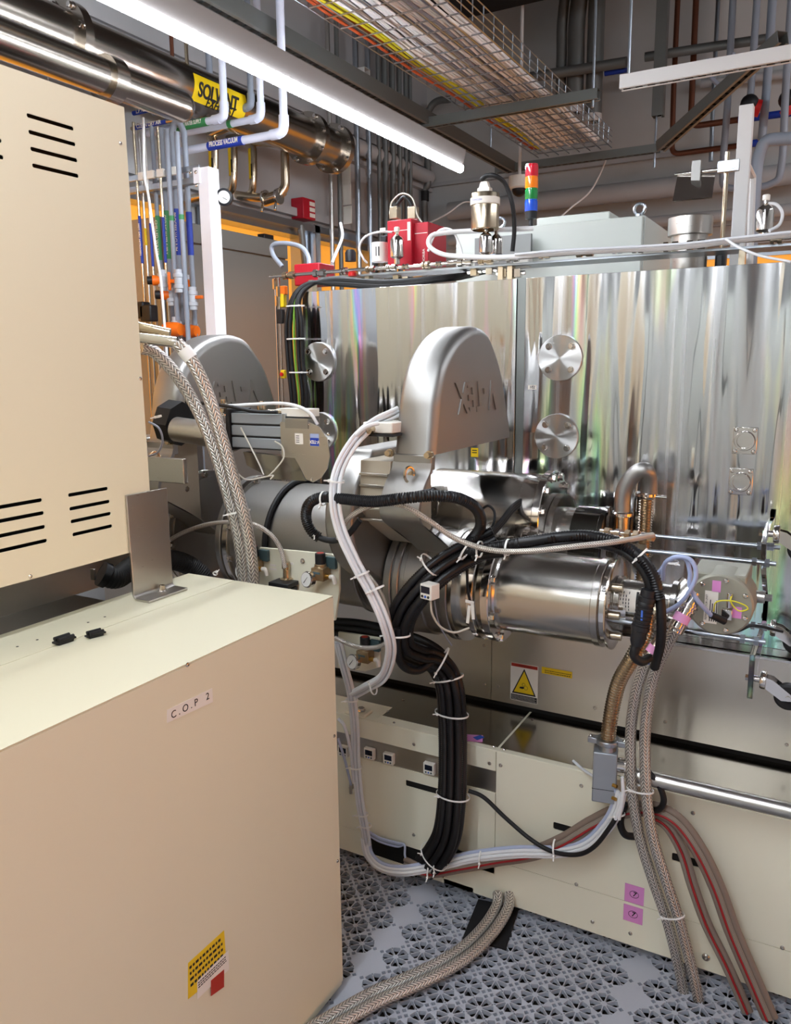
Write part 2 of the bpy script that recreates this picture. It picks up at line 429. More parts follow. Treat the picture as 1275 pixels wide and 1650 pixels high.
# amber window band in the back wall, seen low behind the machine
b = MB()
for x0, x1 in ((-2.6, -1.75), (-1.0, .2), (.4, 1.8)): 
    w = struct(MB().span((x0, YB-.02, 1.2), (x1, YB-.005, 2.27)).build('window_%d' % (6+int((x0+3)/1.4)), 'amber_window_far'))
    f = MB(); f.span((x0-.04, YB-.05, 1.16), (x1+.04, YB-.02, 1.2)); f.span((x0-.04, YB-.05, 2.27), (x1+.04, YB-.02, 2.31)); f.build('window_frame', 'zinc', w)
# right wall with the big window into the amber-lit bay
b = MB(); b.span((XR, YF, -.05), (XR+.15, YB+.15, .15)); b.span((XR, YF, 1.25), (XR+.15, YB+.15, ZC)); b.span((XR, YF, .15), (XR+.15, -2.2, 1.25)); b.span((XR, 5.0, .15), (XR+.15, YB+.15, 1.25))
struct(b.build('wall_right', 'wall_light'))
w = struct(MB().span((XR+.08, -2.2, .15), (XR+.1, 5.0, 1.25)).build('window_10', 'amber_window'))
f = MB()
for y in (-2.2, -.4, 1.4, 3.2, 4.95): f.span((XR+.0, y, .15), (XR+.08, y+.05, 1.25))
f.build('window_frame', 'zinc', w)
# ------------------------------------------------------------------ floor: perforated raised-floor tiles
struct(MB().span((XL, YF, -.12), (XR, YB, -.10)).build('floor', 'floor_under'))
PITCH = .1052; CELL = PITCH/math.sqrt(2)
def rosette_cell():
    h = CELL/2; loops = [[(-h, -h), (h, -h), (h, h), (-h, h)]]; rib = .0011; R = .0350
    for k in range(8):
        a0 = PI/4*k; a1 = a0+PI/4; s = math.sin
        def pt(r, a, side):   # offset from a spoke by half the rib
            return (r*math.cos(a)-side*rib*math.sin(a), r*math.sin(a)+side*rib*math.cos(a))
        am = (a0+a1)/2
        loops.append([pt(.0075, a0, 1), pt(.0285, a0, 1), (R*math.cos(am-.24), R*math.sin(am-.24)), (R*math.cos(am+.24), R*math.sin(am+.24)), pt(.0285, a1, -1), pt(.0075, a1, -1)])
    for k in range(4):
        a = PI/4+PI/2*k; cx, cy = .0415*math.cos(a), .0415*math.sin(a)
        loops.append([(cx+.0068*math.cos(a+g), cy+.0068*math.sin(a+g)) for g in (0, PI/2, PI, -PI/2)])
        a = PI/2*k; cx, cy = .0333*math.cos(a), .0333*math.sin(a)
        loops.append([(cx+.0034*math.cos(a+g), cy+.0034*math.sin(a+g)) for g in (0, PI/2, PI, -PI/2)])
    return loops
T0 = plate(rosette_cell(), .012, 't', 'floor_tile'); cv = [v.co.copy() for v in T0.data.vertices]; cf = [tuple(p.vertices) for p in T0.data.polygons]
bpy.data.objects.remove(T0)
b = MB(); s45 = math.sqrt(.5); x_ref, y_ref = -1.026, 1.841
x0f, x1f, y0f, y1f = -1.75, 1.15, .75, 2.75
solid = [(-CELL/2, -CELL/2), (CELL/2, -CELL/2), (CELL/2, CELL/2), (-CELL/2, CELL/2)]
for i in range(-40, 60):
    for j in range(-40, 60):
        cx = x_ref+(i-j)*CELL*s45; cy = y_ref+(i+j)*CELL*s45
        if not (x0f < cx < x1f and y0f < cy < y1f): continue
        col = i-j
        joint = (col % 12) == 1
        rot = lambda p: (cx+(p[0]-p[1])*s45, cy+(p[0]+p[1])*s45)
        if joint:
            vs = [(*rot(p), -.0) for p in solid]+[(*rot(p), -.012) for p in solid]
            b.add(vs, [(0,1,2,3), (7,6,5,4), (0,4,5,1), (1,5,6,2), (2,6,7,3), (3,7,4,0)])
        else:
            b.add([(*rot(v), v.z-.006) for v in cv], cf)
struct(b.build('floor', 'floor_tile'))
b = MB()     # solid panels beyond the perforated strip
b.span((XL, YF, -.02), (XR, y0f-.03, -.001)); b.span((XL, y1f+.03, -.02), (XR, YB, -.001)); b.span((XL, y0f-.03, -.02), (x0f-.03, y1f+.03, -.001)); b.span((x1f+.03, y0f-.03, -.02), (XR, y1f+.03, -.001))
struct(b.build('floor', 'floor_tile'))
# ------------------------------------------------------------------ lower cabinet (C.O.P 2)
ZT = 1.03
c = at(537, 960, Z=ZT); BX, BY = c.x, c.y
XT0 = at(0, 1023, Z=ZT).x
SEAM = at(385, 933, Z=ZT).x
lower = thing('equipment_cabinet', 'cream lower equipment cabinet labelled C.O.P 2 in the left foreground', 'cabinet', (BX-.25, BY-.6, 0))
b = MB(); b.span((XT0, -.75, .02), (BX-.0016, BY-.001, ZT-.0016)); b.build('body', 'cream', lower, .002)
MB().span((BX-.0015, -.75, .03), (BX, BY, ZT-.004)).build('side_panel', 'cream', lower)
b = MB(); b.span((SEAM+.0012, -.75, ZT-.0015), (BX, BY+.001, ZT)); b.build('top_panel', 'cream', lower, .0006)
b = MB(); b.span((XT0, -.75, ZT-.0015), (SEAM-.0012, BY+.001, ZT)); b.build('top_strip', 'cream', lower, .0006)
for (px, py) in ((302, 1071), (545, 1183), (548, 1383)):
    if px < 500: screw(at(px, py, X=BX), (1, 0, 0), .0042, lower)
    else:
        p = at(px, py, Y=BY); screw((BX-.02, BY+.001, p.z), (0, 1, 0), .0042, lower); screw((BX+.0005, BY-.012, p.z), (1, 0, 0), .0042, lower)
screw((BX-.03, BY+.001, ZT-.015), (0, 1, 0), .0042, lower); screw((BX-.006, BY+.002, ZT-.008), (.5, 1, 0), .0042, lower)
for (px, py) in ((28, 1042), (60, 1031), (142, 1003), (169, 994)):
    p = at(px, py, Z=ZT); MB().cyl((p.x, p.y, ZT-.001), (p.x, p.y, ZT+.0003), .0026, n=14).build('screw_hole', 'slot_dark', lower)
def sticker(parent, corners, name, m, th=.0005):
    """flat label from four measured corners on a surface"""
    n = (corners[1]-corners[0]).cross(corners[3]-corners[0]).normalized(); cs = [Vector(q) for q in corners]
    b = MB(); vs = cs+[q+n*th for q in cs]; b.add(vs, [(3,2,1,0), (4,5,6,7), (0,1,5,4), (1,2,6,5), (2,3,7,6), (3,0,4,7)])
    return b.build(name, m, parent), n
def quadX(pts, X): return [at(p[0], p[1], X=X) for p in pts]
def quadY(pts, Y): return [at(p[0], p[1], Y=Y) for p in pts]
# C.O.P 2 label
q = quadX([(269, 1165), (343, 1131), (342, 1109), (269, 1144)], BX+.0002); lb, n = sticker(lower, q, 'name_label', 'white_label')
cc = sum(q, Vector())/4; hgt = (q[3]-q[0]).length
text('C . O . P    2', hgt*.82, xp(cc+Vector((.0007, 0, 0))), 'ink', 'lettering', lb, .0002, xs=.98)
# yellow note and white/red sticker low down
q = quadX([(303, 1610), (365, 1560), (361, 1499), (303, 1552)], BX+.0002); lb, n = sticker(lower, q, 'yellow_label', 'yellow_label')
y0 = q[0].y; y1 = q[1].y
for k in range(4):
    b = MB(); z = q[3].z-.012-k*.0125; x_ = BX+.0009
    yy = y0+.008
    while yy < y1-.012:
        w = random.uniform(.004, .010); b.span((x_, yy, z-.0028), (x_+.0002, min(yy+w, y1-.008), z+.0028)); yy += w+.003
    b.build('text_line', 'ink', lb)
q = quadX([(317, 1625), (369, 1575), (369, 1532), (330, 1572)], BX+.0012)
q = [Vector((BX+.0012, q[0].y, q[3].z-.06)), Vector((BX+.0012, q[2].y, q[2].z-.028)), Vector((BX+.0012, q[2].y, q[2].z)), Vector((BX+.0012, q[0].y, q[2].z))]
q = quadX([(318, 1610), (369, 1562), (368, 1531), (318, 1581)], BX+.0012)
lb, n = sticker(lower, q, 'white_label', 'white_label')
for k in range(3):
    b = MB(); z = q[3].z-.005-k*.005; yy = q[0].y+.004
    while yy < q[1].y-.008:
        w = random.uniform(.003, .006); b.span((BX+.0018, yy, z-.0011), (BX+.002, yy+w, z+.0011)); yy += w+.0015
    b.build('text_line', 'ink', lb)
q = quadX([(340, 1605), (361, 1590), (361, 1562), (340, 1580)], BX+.002); sticker(lb, q, 'red_panel', 'ink_red')
# two black rubber clips on top
def clip(p, s, rz, label):
    t = thing('rubber_clip', label, 'clip', p)
    M = Matrix.Rotation(rz, 3, 'Z'); P = lambda x, y, z: Vector(p)+M @ Vector((x*s, y*s, z*s))
    b = MB(); b.add([P(x, y, z) for x in (-.026, .026) for (y, z) in ((-.010, 0), (.010, 0), (.015, .012), (-.015, .012))], [(0,1,2,3), (7,6,5,4), (0,4,5,1), (1,5,6,2), (2,6,7,3), (3,7,4,0)])
    b.build('base', 'rubber', t, .0008)
    b = MB(); b.tube([P(-.026, -.011, .018), P(.026, -.011, .018)], .0065*s, 12); b.tube([P(-.026, .011, .018), P(.026, .011, .018)], .0065*s, 12); b.build('jaw', 'rubber', t)
    for sx in (-1, 1):
        b = MB(); b.box(P(sx*.031, 0, .010), (.010*s, .020*s, .006*s), M); b.build('tab', 'rubber', t, .0005)
    return t
p1 = at(104, 1036, Z=ZT); p2 = at(154, 1026, Z=ZT)
clip(p1, .62, 1.5, 'black rubber edge clip on the cream cabinet top, nearer of the two')
clip(p2, .55, 1.35, 'black rubber edge clip on the cream cabinet top, the smaller one nearer the steel bracket')
tie(at(347, 924, Z=ZT+.006), (0, 1, .2), .006, .004, 'white cable tie sticking out of the cream cabinet top beside the braided hoses')
# ------------------------------------------------------------------ upper cabinet with vents
UX = at(215, 968, Z=ZT).x-.004
UY = at(222, 500, X=UX).y; z_t = at(198, 172, X=UX).z; z_b = at(200, 893, X=UX).z
y_near = -.9
upper = thing('equipment_cabinet', 'tall cream upper cabinet with rows of vent slots on the far left', 'cabinet', (UX-.3, UY-.5, z_b))
b = MB(); b.span((UX-.62, y_near, z_b), (UX-.03, UY, z_t)); b.build('body', 'cream', upper, .002)
loops = [[(y_near, z_b), (UY, z_b), (UY, z_t), (y_near, z_t)]]
def slot(pa, pb, pitch_px, n, dx=0):
    """slots measured by the two ends of the first one"""
    for k in range(n):
        A = at(pa[0]+dx*k, pa[1]+pitch_px*k, X=UX); B = at(pb[0]+dx*k, pb[1]+pitch_px*k, X=UX); z = (A.z+B.z)/2
        loops.append(rrect((A.y+B.y)/2, z, abs(B.y-A.y), .0075, .0034, 4))
zs = []
for (a, bb) in (((43, 185), (119, 208)), ((46, 212), (122, 233)), ((49, 239), (125, 259)), ((52, 266), (127, 284))): slot(a, bb, 0, 1)
for (a, bb) in (((-60, 172), (-2, 190)), ((-58, 200), (0, 218)), ((-56, 228), (3, 227)), ((-54, 246), (6, 254))):
    A = at(bb[0]-76, bb[1]-22, X=UX); B = at(bb[0], bb[1], X=UX); z = B.z
    loops.append(rrect((A.y+B.y)/2, z, abs(B.y-A.y), .0075, .0034, 4))
for (a, bb) in (((110, 798), (174, 787)), ((112, 820), (177, 808)), ((114, 841), (179, 827)), ((117, 862), (181, 847))): slot(a, bb, 0, 1)
for (a, bb) in (((-8, 818), (68, 806)), ((-6, 840), (71, 827)), ((-4, 864), (73, 849)), ((-2, 888), (76, 871))): slot(a, bb, 0, 1)
M = frame((UX-.001, 0, 0), (0, 1, 0), (0, 0, 1))
plate(loops, .002, 'vented_panel', 'cream', upper, M)
MB().span((UX-.029, y_near+.01, z_b+.01), (UX-.026, UY-.01, z_t-.01)).build('inner_sheet', 'slot_dark', upper)
b = MB(); b.span((UX-.03, UY-.002, z_b), (UX-.002, UY, z_t)); b.span((UX-.03, y_near, z_b), (UX-.002, UY, z_b+.002)); b.span((UX-.03, y_near, z_t-.002), (UX-.002, UY, z_t)); b.build('panel_return', 'cream', upper)
for (px, py) in ((194, 231), (226, 610), (49, 929)): screw(at(px, py, X=UX), (1, 0, 0), .0042, upper)
# stainless deck seen in the gap between the two cabinets
b = MB(); b.span((UX-.49, -.6, ZT-.12), (XT0-.01, BY, ZT-.115)); dk = b.build('steel_deck', 'steel_dark'); tag(dk, 'dark polished steel deck in the gap under the upper cream cabinet', 'metal sheet')
b = MB(); b.span((UX-.50, -.6, ZT-.115), (UX-.49, 1.71, z_b+.2)); dk = b.build('metal_sheet', 'steel_skirt'); tag(dk, 'upright brushed steel panel glowing amber in the gap under the upper cabinet', 'metal sheet')
# vertical rod above
r_ = MB().cyl(at(78, 140, Y=2.4), at(74, 40, Y=2.4), .0022, n=8).build('hanger_wire', 'white_paint'); tag(r_, 'thin pale hanger rod rising above the upper cream cabinet', 'rod')
# ------------------------------------------------------------------ L bracket with bolt
A = at(215, 968, Z=ZT); Bp = at(268, 945, Z=ZT); y0 = A.y; y1 = Bp.y; ztop = at(190, 800, X=UX).z; xo = at(305, 950, Z=ZT).x
br = thing('angle_bracket', 'thick stainless L bracket bolted to the cream cabinet top', 'bracket', (UX+.01, (y0+y1)/2, ZT))
t = .006
prof = [(UX+.001, ztop), (UX+.001+t, ztop)]+[(UX+.001+t+.009*(1-math.cos(g)), ZT+t+.009*(1-math.sin(g))) for g in [k*PI/2/6 for k in range(7)]]+[(xo, ZT+t), (xo, ZT+.0006)]+[(UX+.001+.015*(1-math.sin(g)), ZT+.0006+.015*(1-math.cos(g))) for g in [k*PI/2/6 for k in range(7)]]
b = MB(); n = len(prof); vs = [(p[0], y0, p[1]) for p in prof]+[(p[0], y1, p[1]) for p in prof]
b.add(vs, [tuple(range(n)), tuple(range(2*n-1, n-1, -1))]+[(i, n+i, n+(i+1) % n, (i+1) % n) for i in range(n)]); b.build('plate', 'steel', br, .001)
bc = at(262, 952, Z=ZT+t)
b = MB(); b.lathe((bc.x, bc.y, ZT+t), (0, 0, 1), [(0, .0105), (.0012, .0105), (.0016, .0085), (.003, .0085)], 28); b.build('washer', 'steel_polish', br)
b = MB(); b.lathe((bc.x, bc.y, ZT+t+.003), (0, 0, 1), [(0, .0068), (.010, .0068), (.011, .006), (.011, .0038), (.005, .0036), (.005, 0)], 28, cap=False); b.build('bolt', 'gold_steel', br)
# black flexible duct behind the bracket
hs = thing('flexible_duct', 'black flexible air duct with clamp behind the steel bracket', 'hose', at(185, 930, Y=1.45))
p_ = path([(165, 925, 1.40), (190, 930, 1.44), (230, 905, 1.56), (290, 905, 1.70), (330, 935, 1.76), (345, 1000, 1.78)], 10)
MB().tube(p_, .030, 20, corr=.006, amp=.06).build('duct', 'rubber', hs)
d_ = (p_[4]-p_[0]).normalized(); b = MB(); b.lathe(p_[0]-d_*.004, d_, [(0, .026), (0, .033), (.018, .0335), (.018, .031)], 28); b.build('cuff', 'plastic_black', hs)
b = MB(); b.box(p_[0]+d_*.008+Vector((-.01, -.03, .008)), (.014, .006, .03)); b.build('clamp', 'steel', hs, .001)
# ------------------------------------------------------------------ chassis plinth
YC = 1.93; ZCH = .492; ZB = .03; YS = 2.2; YP = 2.27
XS = at(800, 1225, Y=YC).x                                   # seam between the two front doors
plinth = thing('machine_plinth', 'cream and dark steel plinth running the length of the machine, cables looped along its front', 'machine base', (-.5, 2.3, 0))
XPL, XPR = -2.6, 1.3
MB().span((XPL, YC+.004, ZB), (XPR, 3.4, ZCH-.003)).build('body', 'cream_chassis', plinth)
zsp = at(900, 1418, Y=YC).z
def front(x0, x1, z0, z1, slots, name='front_panel'):
    loops = [[(x0, z0), (x1, z0), (x1, z1), (x0, z1)]]
    for s_ in slots: loops.append(s_)
    return plate(loops, .0035, name, 'cream_chassis', plinth, frame((0, YC+.0005, 0), (1, 0, 0), (0, 0, 1)))
def slotY(pa, pb, h, dz=0):
    A = at(*pa, Y=YC); B = at(*pb, Y=YC); return rrect((A.x+B.x)/2, (A.z+B.z)/2+dz, abs(B.x-A.x), h, .004, 4)
hs_ = [slotY((892, 1330), (960, 1348), .022), slotY((1083, 1380), (1152, 1398), .022)]
zbot = at(820, 1457, Y=YC).z
cut = at(640, 1375, Y=YC)
# right hand panels (upper door and lower skirt)
front(XS+.001, XPR, zsp+.0007, ZCH-.002, hs_, 'door_panel')
front(XS-.16, XPR, zbot, zsp-.0007, [], 'skirt_panel')
# left door with the gauge strip and the cable cut-out
zst0 = at(700, 1252, Y=YC).z; zst1 = at(690, 1215, Y=YC).z
xcl = at(585, 1345, Y=YC).x; xcr = at(763, 1390, Y=YC).x; zc1 = at(620, 1352, Y=YC).z; zc0 = at(700, 1410, Y=YC).z
front(XPL, XS-.001, zst1, ZCH-.002, [], 'top_rail')
front(XPL, XS-.001, zc1+.001, zst0, [slotY((654, 1263), (712, 1275), .020)], 'door_panel')
front(XPL, xcl, zbot, zc1-.0, [], 'skirt_panel'); front(xcl, xcr, zbot, zc0, [], 'skirt_panel')
b = MB(); b.span((xcr, YC-.001, zsp), (XS-.16+.16-.001, YC+.0025, zc1)); b.build('skirt_panel', 'cream_chassis', plinth)
MB().span((xcl, YC+.0028, zc0), (xcr, YC+.004, zc1)).build('cable_opening', 'slot_dark', plinth)
MB().span((XPL, YC+.0028, zst0), (XS-.001, YC+.0038, zst1)).build('gauge_strip', 'steel', plinth)
b = MB()
for s_ in hs_+[slotY((654, 1263), (712, 1275), .020)]:
    xs = [p[0] for p in s_]; z_ = [p[1] for p in s_]; b.span((min(xs)-.002, YC+.003, min(z_)-.002), (max(xs)+.002, YC+.0036, max(z_)+.002))
b.build('handle_recess', 'slot_dark', plinth)
# top: rail edge then dark mirror plates
b = MB(); b.span((XPL, YC-.001, ZCH-.004), (XPR, YC+.02, ZCH)); b.build('top_edge', 'cream_chassis', plinth, .001)
MB().span((XPL, YC+.02, ZCH-.002), (XS-.0035, YS+.06, ZCH+.0012)).build('deck_plate', 'steel_dark', plinth)
MB().span((XS+.0035, YC+.02, ZCH-.002), (XPR, YS+.06, ZCH+.0012)).build('deck_plate', 'steel_dark', plinth)
MB().span((XS-.0035, YC+.02, ZCH-.003), (XS+.0035, YS+.06, ZCH)).build('joint_strip', 'cream_chassis', plinth)
p_l = at(640, 1155, Z=ZCH); p_r = at(712, 1190, Z=ZCH)
b = MB(); b.span((XPL, YC, ZCH-.002), (at(610, 1158, Z=ZCH).x, YC+.11, ZCH+.0018)); b.span((at(610, 1158, Z=ZCH).x, YC, ZCH-.002), (at(712, 1180, Z=ZCH).x, YC+.045, ZCH+.0018)); b.build('mounting_flange', 'cream_chassis', plinth, .001)
ft = at(578, 1150, Z=ZCH); b = MB(); b.box((ft.x, ft.y, ZCH+.006), (.075, .05, .010)); b.build('foot_pad', 'cream_chassis', plinth, .004)
screw((ft.x+.01, ft.y, ZCH+.011), (0, 0, 1), .010, plinth, hexhead=True, name='foot_bolt')
for (px, py) in ((789, 1230), (807, 1233), (937, 1266), (929, 1425), (556, 1172), (667, 1199), (667, 1345), (955, 1485), (1016, 1504), (1117, 1310), (1261, 1527)):
    screw(at(px, py, Y=YC-.0015), (0, -1, 0), .0052, plinth, 'steel')
for (px, py) in ((796, 1203), (813, 1208), (841, 1156), (858, 1159), (625, 1147), (635, 1165), (650, 1128)): screw(at(px, py, Z=ZCH+.0015), (0, 0, 1), .0045, plinth)
for px, py in ((1138, 1542),):
    screw(at(px, py, Y=YC-.001), (0, -1, 0), .010, plinth, 'steel')
# gap, skirt and ledge above the deck
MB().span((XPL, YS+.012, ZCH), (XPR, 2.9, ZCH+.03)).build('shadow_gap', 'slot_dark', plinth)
ZSK = at(1220, 1055, Y=YS).z; zg1 = at(790, 1127, Y=YS).z
XG = at(792, 1090, Y=YS).x
for x0, x1 in ((XPL, XG-.001), (XG+.001, XPR)): MB().span((x0, YS, zg1), (x1, YS+.012, ZSK)).build('upper_skirt', 'steel_skirt', plinth)
MB().span((XPL, YS+.0122, ZCH+.03), (XPR, 3.4, ZSK-.001)).build('frame_core', 'slot_dark', plinth)
MB().span((XPL, YS-.012, ZSK-.006), (XPR, YP+.02, ZSK)).build('ledge', 'steel_body', plinth)
for (px, py) in ((781, 1103), (803, 1106), (959, 1141), (1072, 1163), (1268, 1200), (780, 1040)): screw(at(px, py, Y=YS-.0005), (0, -1, 0), .005, plinth, 'steel')
# warning labels
q = quadY([(824, 1128), (866, 1134), (868, 1073), (822, 1067)], YS-.001)
x0, x1, z0, z1 = (q[0].x+q[3].x)/2, (q[1].x+q[2].x)/2, (q[0].z+q[1].z)/2, (q[2].z+q[3].z)/2; yl = YS-.001
wl = MB().span((x0, yl-.0004, z0), (x1, yl, z1)).build('warning_label', 'white_label', plinth)
b = MB(); b.span((x0+.002, yl-.0008, z1-.012), (x1-.002, yl-.0004, z1-.002)); b.build('red_band', 'ink_red', wl)
text('WARNING', .009, yn(((x0+x1)/2+.003, yl-.0009, z1-.0072)), 'ink', 'lettering', wl, .0001)
b = MB(); b.span((x0+.002, yl-.0008, z0+.002), (x1-.002, yl-.0004, z0+.020)); b.build('black_band', 'ink', wl)
for k in range(4): MB().span((x0+.004, yl-.001, z0+.0047+k*.0038), (x1-.004-.004*(k % 2), yl-.0008, z0+.0053+k*.0038)).build('text_line', 'white_label', wl)
xm = (x0+x1)/2; zb_ = z0+.023; tw = (x1-x0)*.44; th = z1-.015-zb_
def tri(k, m, y, name):
    b = MB(); cz = zb_+th*.38; pts = [(xm-tw*k, cz-th*.38*k), (xm+tw*k, cz-th*.38*k), (xm, cz+th*.62*k)]
    b.prism(pts, 'Y', y, y-.0003); 
    # prism axis order for Y: (x, z)
    return b.build(name, m, wl)
tri(1, 'ink', yl-.0004, 'triangle_border'); tri(.84, 'yellow_label', yl-.0008, 'triangle')
b = MB(); cz = zb_+th*.3
def disc(b, x, z, r, y, th_=.0003, n=14): b.prism([(x+r*math.cos(2*PI*k/n), z+r*math.sin(2*PI*k/n)) for k in range(n)], 'Y', y, y-th_)
for (dx, dz, r) in ((.006, -.002, .0062), (-.001, .0075, .0048)):
    for k in range(9):
        a = 2*PI*k/9; disc(b, xm+dx+r*math.cos(a), cz+dz+r*math.sin(a), .0011, yl-.0012)
b.prism([(xm-.014, cz-.006), (xm-.004, cz-.007), (xm+.002, cz-.003), (xm-.003, cz+.001), (xm-.013, cz-.001)], 'Y', yl-.0012, yl-.0015)
b.build('pictogram', 'ink', wl)
q = quadY([(873, 1086), (922, 1092), (923, 1082), (873, 1075)], YS-.001)
yb = MB().span((q[0].x, yl-.0004, (q[0].z+q[1].z)/2), (q[1].x, yl, (q[2].z+q[3].z)/2)).build('caution_label', 'yellow_label', plinth)
for k in range(2):
    zz = (q[0].z+q[1].z)/2+.005+k*.006; xx = q[0].x+.010
    b = MB()
    while xx < q[1].x-.006: w_ = random.uniform(.002, .006); b.span((xx, yl-.0006, zz-.0012), (xx+w_, yl-.0004, zz+.0012)); xx += w_+.0015
    b.build('text_line', 'ink', yb)
# pink squares on the lower door, each with a circled 7
for i, (q4, lab) in enumerate(((((1006, 1451), (1037, 1460), (1039, 1432), (1008, 1422)), 'pink square sticker marked with a circled 7 just above the plinth seam'), (((1004, 1481), (1035, 1491), (1037, 1465), (1006, 1456)), 'pink square sticker marked with a circled 7 just below the plinth seam'))):
    q = quadY(q4, YC-.0018); x0, x1 = (q[0].x+q[3].x)/2, (q[1].x+q[2].x)/2; z0, z1 = (q[0].z+q[1].z)/2, (q[2].z+q[3].z)/2
    nt_ = MB().span((x0, YC-.0024, z0), (x1, YC-.0018, z1)).build('sticker', 'pink_note', plinth); nt_['label'] = lab
    xm, zm = (x0+x1)/2, (z0+z1)/2; b = MB(); n = 24
    for k in range(n):
        a0, a1 = 2*PI*k/n, 2*PI*(k+1)/n; b.tube([(xm+.0115*math.cos(a0), YC-.0026, zm+.0095*math.sin(a0)), (xm+.0115*math.cos(a1), YC-.0026, zm+.0095*math.sin(a1))], .0006, 5)
    b.build('circle_mark', 'ink', nt_); text('7', .017, yn((xm, YC-.0026, zm)), 'ink', 'numeral', nt_, .0001, shear=.2, bold=.0005)
# digital pressure gauges in the strip
def sensor(p, s, n, label, parent=None):
    t = thing('pressure_sensor', label, 'gauge', p, 'digital pressure sensors on the plinth strip'); x, y, z = p
    MB().span((x-.5*s, y-.014, z-.5*s), (x+.5*s, y, z+.5*s)).build('body', 'plastic_white', t, .001)
    MB().span((x-.36*s, y-.0146, z-.12*s), (x+.36*s, y-.0139, z+.36*s)).build('display', 'lcd', t)
    for k in (-1, 0, 1): MB().cyl((x+k*.25*s, y-.0148, z-.32*s), (x+k*.25*s, y-.0138, z-.32*s), .08*s, n=12).build('button', 'button_blue' if k == 0 else 'teal', t)
    return t
for (px, py, lab) in ((598, 1212, 'small digital pressure sensor on the plinth strip, just right of the white tube bundle'), (629, 1220, 'small digital pressure sensor, middle one of the plinth strip'), (694, 1236, 'small digital pressure sensor half hidden beside the black hose bundle'), (556, 1208, 'small digital pressure sensor at the strip end, cut off by the cream cabinet')):
    sensor(at(px, py, Y=YC+.001), .034, 0, lab)
nt_ = thing('sticky_note', 'pink sticky notes with a blue tab lying on the dark deck plate', 'sticky note', at(765, 1190, Z=ZCH+.0015))
p = at(764, 1190, Z=ZCH+.0015); Mz = Matrix.Rotation(.35, 3, 'Z')
MB().box((p.x, p.y, p.z+.0012), (.05, .038, .0022), Mz).build('pad', 'pink_note', nt_); MB().box((p.x+.012, p.y+.006, p.z+.0035), (.018, .026, .0012), Matrix.Rotation(-.5, 3, 'Z')).build('tab', 'blue_drum', nt_)
wn = thing('wing_knob', 'small steel wing screw on the plinth behind the white tubes', 'screw', at(570, 1262, Y=YC-.002)); p = at(570, 1266, Y=YC-.002)
b = MB(); b.cyl(p, p+Vector((0, -.018, 0)), .006, n=16); b.tube([p+Vector((0, -.016, .018)), p+Vector((0, -.016, -.018))], .005, 10); b.build('knob', 'steel', wn)
# ------------------------------------------------------------------ chamber modules with filmed panels
def module(x0, x1, ztop, label, name='chamber_module'):
    t = thing(name, label, 'vacuum chamber', ((x0+x1)/2, 2.8, ZSK))
    MB().span((x0+.004, YP+.008, ZSK+.0005), (x1-.004, 3.35, ztop-.004)).build('body', 'steel_duct', t)
    b = MB(); b.span((x0, YP, ZSK+.0005), (x1, YP+.007, ztop)); b.build('front_sheet', 'film_steel', t, .0005)
    b = MB(); b.span((x0, YP+.0075, ztop-.004), (x1, 3.35, ztop)); b.build('lid', 'steel', t)
    return t
ZP1 = at(833, 449, Y=YP).z
xm1 = at(487, 470, Y=YP).x; xr1 = at(833, 449, Y=YP).x; xl2 = at(848, 448, Y=YP).x
mod1 = module(xm1, xr1, ZP1, 'left chamber block behind the gate valve, faced in film-covered mirror steel')
mod2 = module(xl2, 1.2, ZP1, 'right chamber block faced in rippled film-covered steel with rainbow streaks')
dv = MB().span((xr1+.002, YP+.004, ZSK+.0005), (xl2-.002, 3.3, ZP1+.002)).build('frame_post', 'strut_grey'); tag(dv, 'narrow grey steel post between the two filmed chamber blocks', 'post')
def flange(px, py, r, label, nb=4, ph=45, parentY=None, Y=YP):
    c = at(px, py, Y=Y-.006); t = thing('blank_flange', label, 'flange', (c.x, Y, c.z), 'blank flanges on the filmed panels')
    b = MB(); b.lathe((c.x, Y-.0002, c.z), (0, -1, 0), [(0, r), (.009, r), (.0105, r-.0015), (.0105, 0)], 48); b.build('disc', 'turned_steel', t, ang=25)
    for k in range(nb):
        a = math.radians(ph+360/nb*k); screw((c.x+r*.72*math.cos(a), Y-.0107, c.z+r*.72*math.sin(a)), (0, -1, 0), .0072, t, hexhead=True, name='bolt')
    return t
RF = (at(939, 577, Y=YP)-at(903, 577, Y=YP)).length
flange(903, 577, RF, 'topmost turned steel blank flange on the right chamber block, beside the post')
flange(897, 703, RF, 'turned steel blank flange on the right chamber block, middle of the column beside the post')
flange(893, 822, RF, 'turned steel blank flange half hidden behind the dark cylinder on the right block')
flange(513, 583, RF, 'turned steel blank flange on the left chamber block beside the hanging black cables')
flange(516, 695, RF, 'turned steel blank flange half hidden behind the valve cover on the left block')
def kfport(px, py, label):
    c = at(px, py, Y=YP); t = thing('viewport', label, 'port', c, 'square ports on the right chamber')
    b = MB(); b.span((c.x-.029, YP-.006, c.z-.035), (c.x+.029, YP-.0002, c.z+.035)); b.build('base_plate', 'steel_polish', t, .001)
    b = MB(); b.lathe((c.x, YP-.006, c.z), (0, -1, 0), [(0, .026), (.008, .026), (.012, .024), (.012, .019), (.004, .018), (.004, 0)], 40, cap=False); b.build('ring', 'steel_polish', t)
    for sx in (-1, 1):
        for sz in (-1, 1): screw((c.x+sx*.022, YP-.0062, c.z+sz*.028), (0, -1, 0), .0052, t)
kfport(1201, 710, 'square port with chrome ring on the right chamber, upper of two'); kfport(1194, 776, 'square port with chrome ring on the right chamber, lower of two')
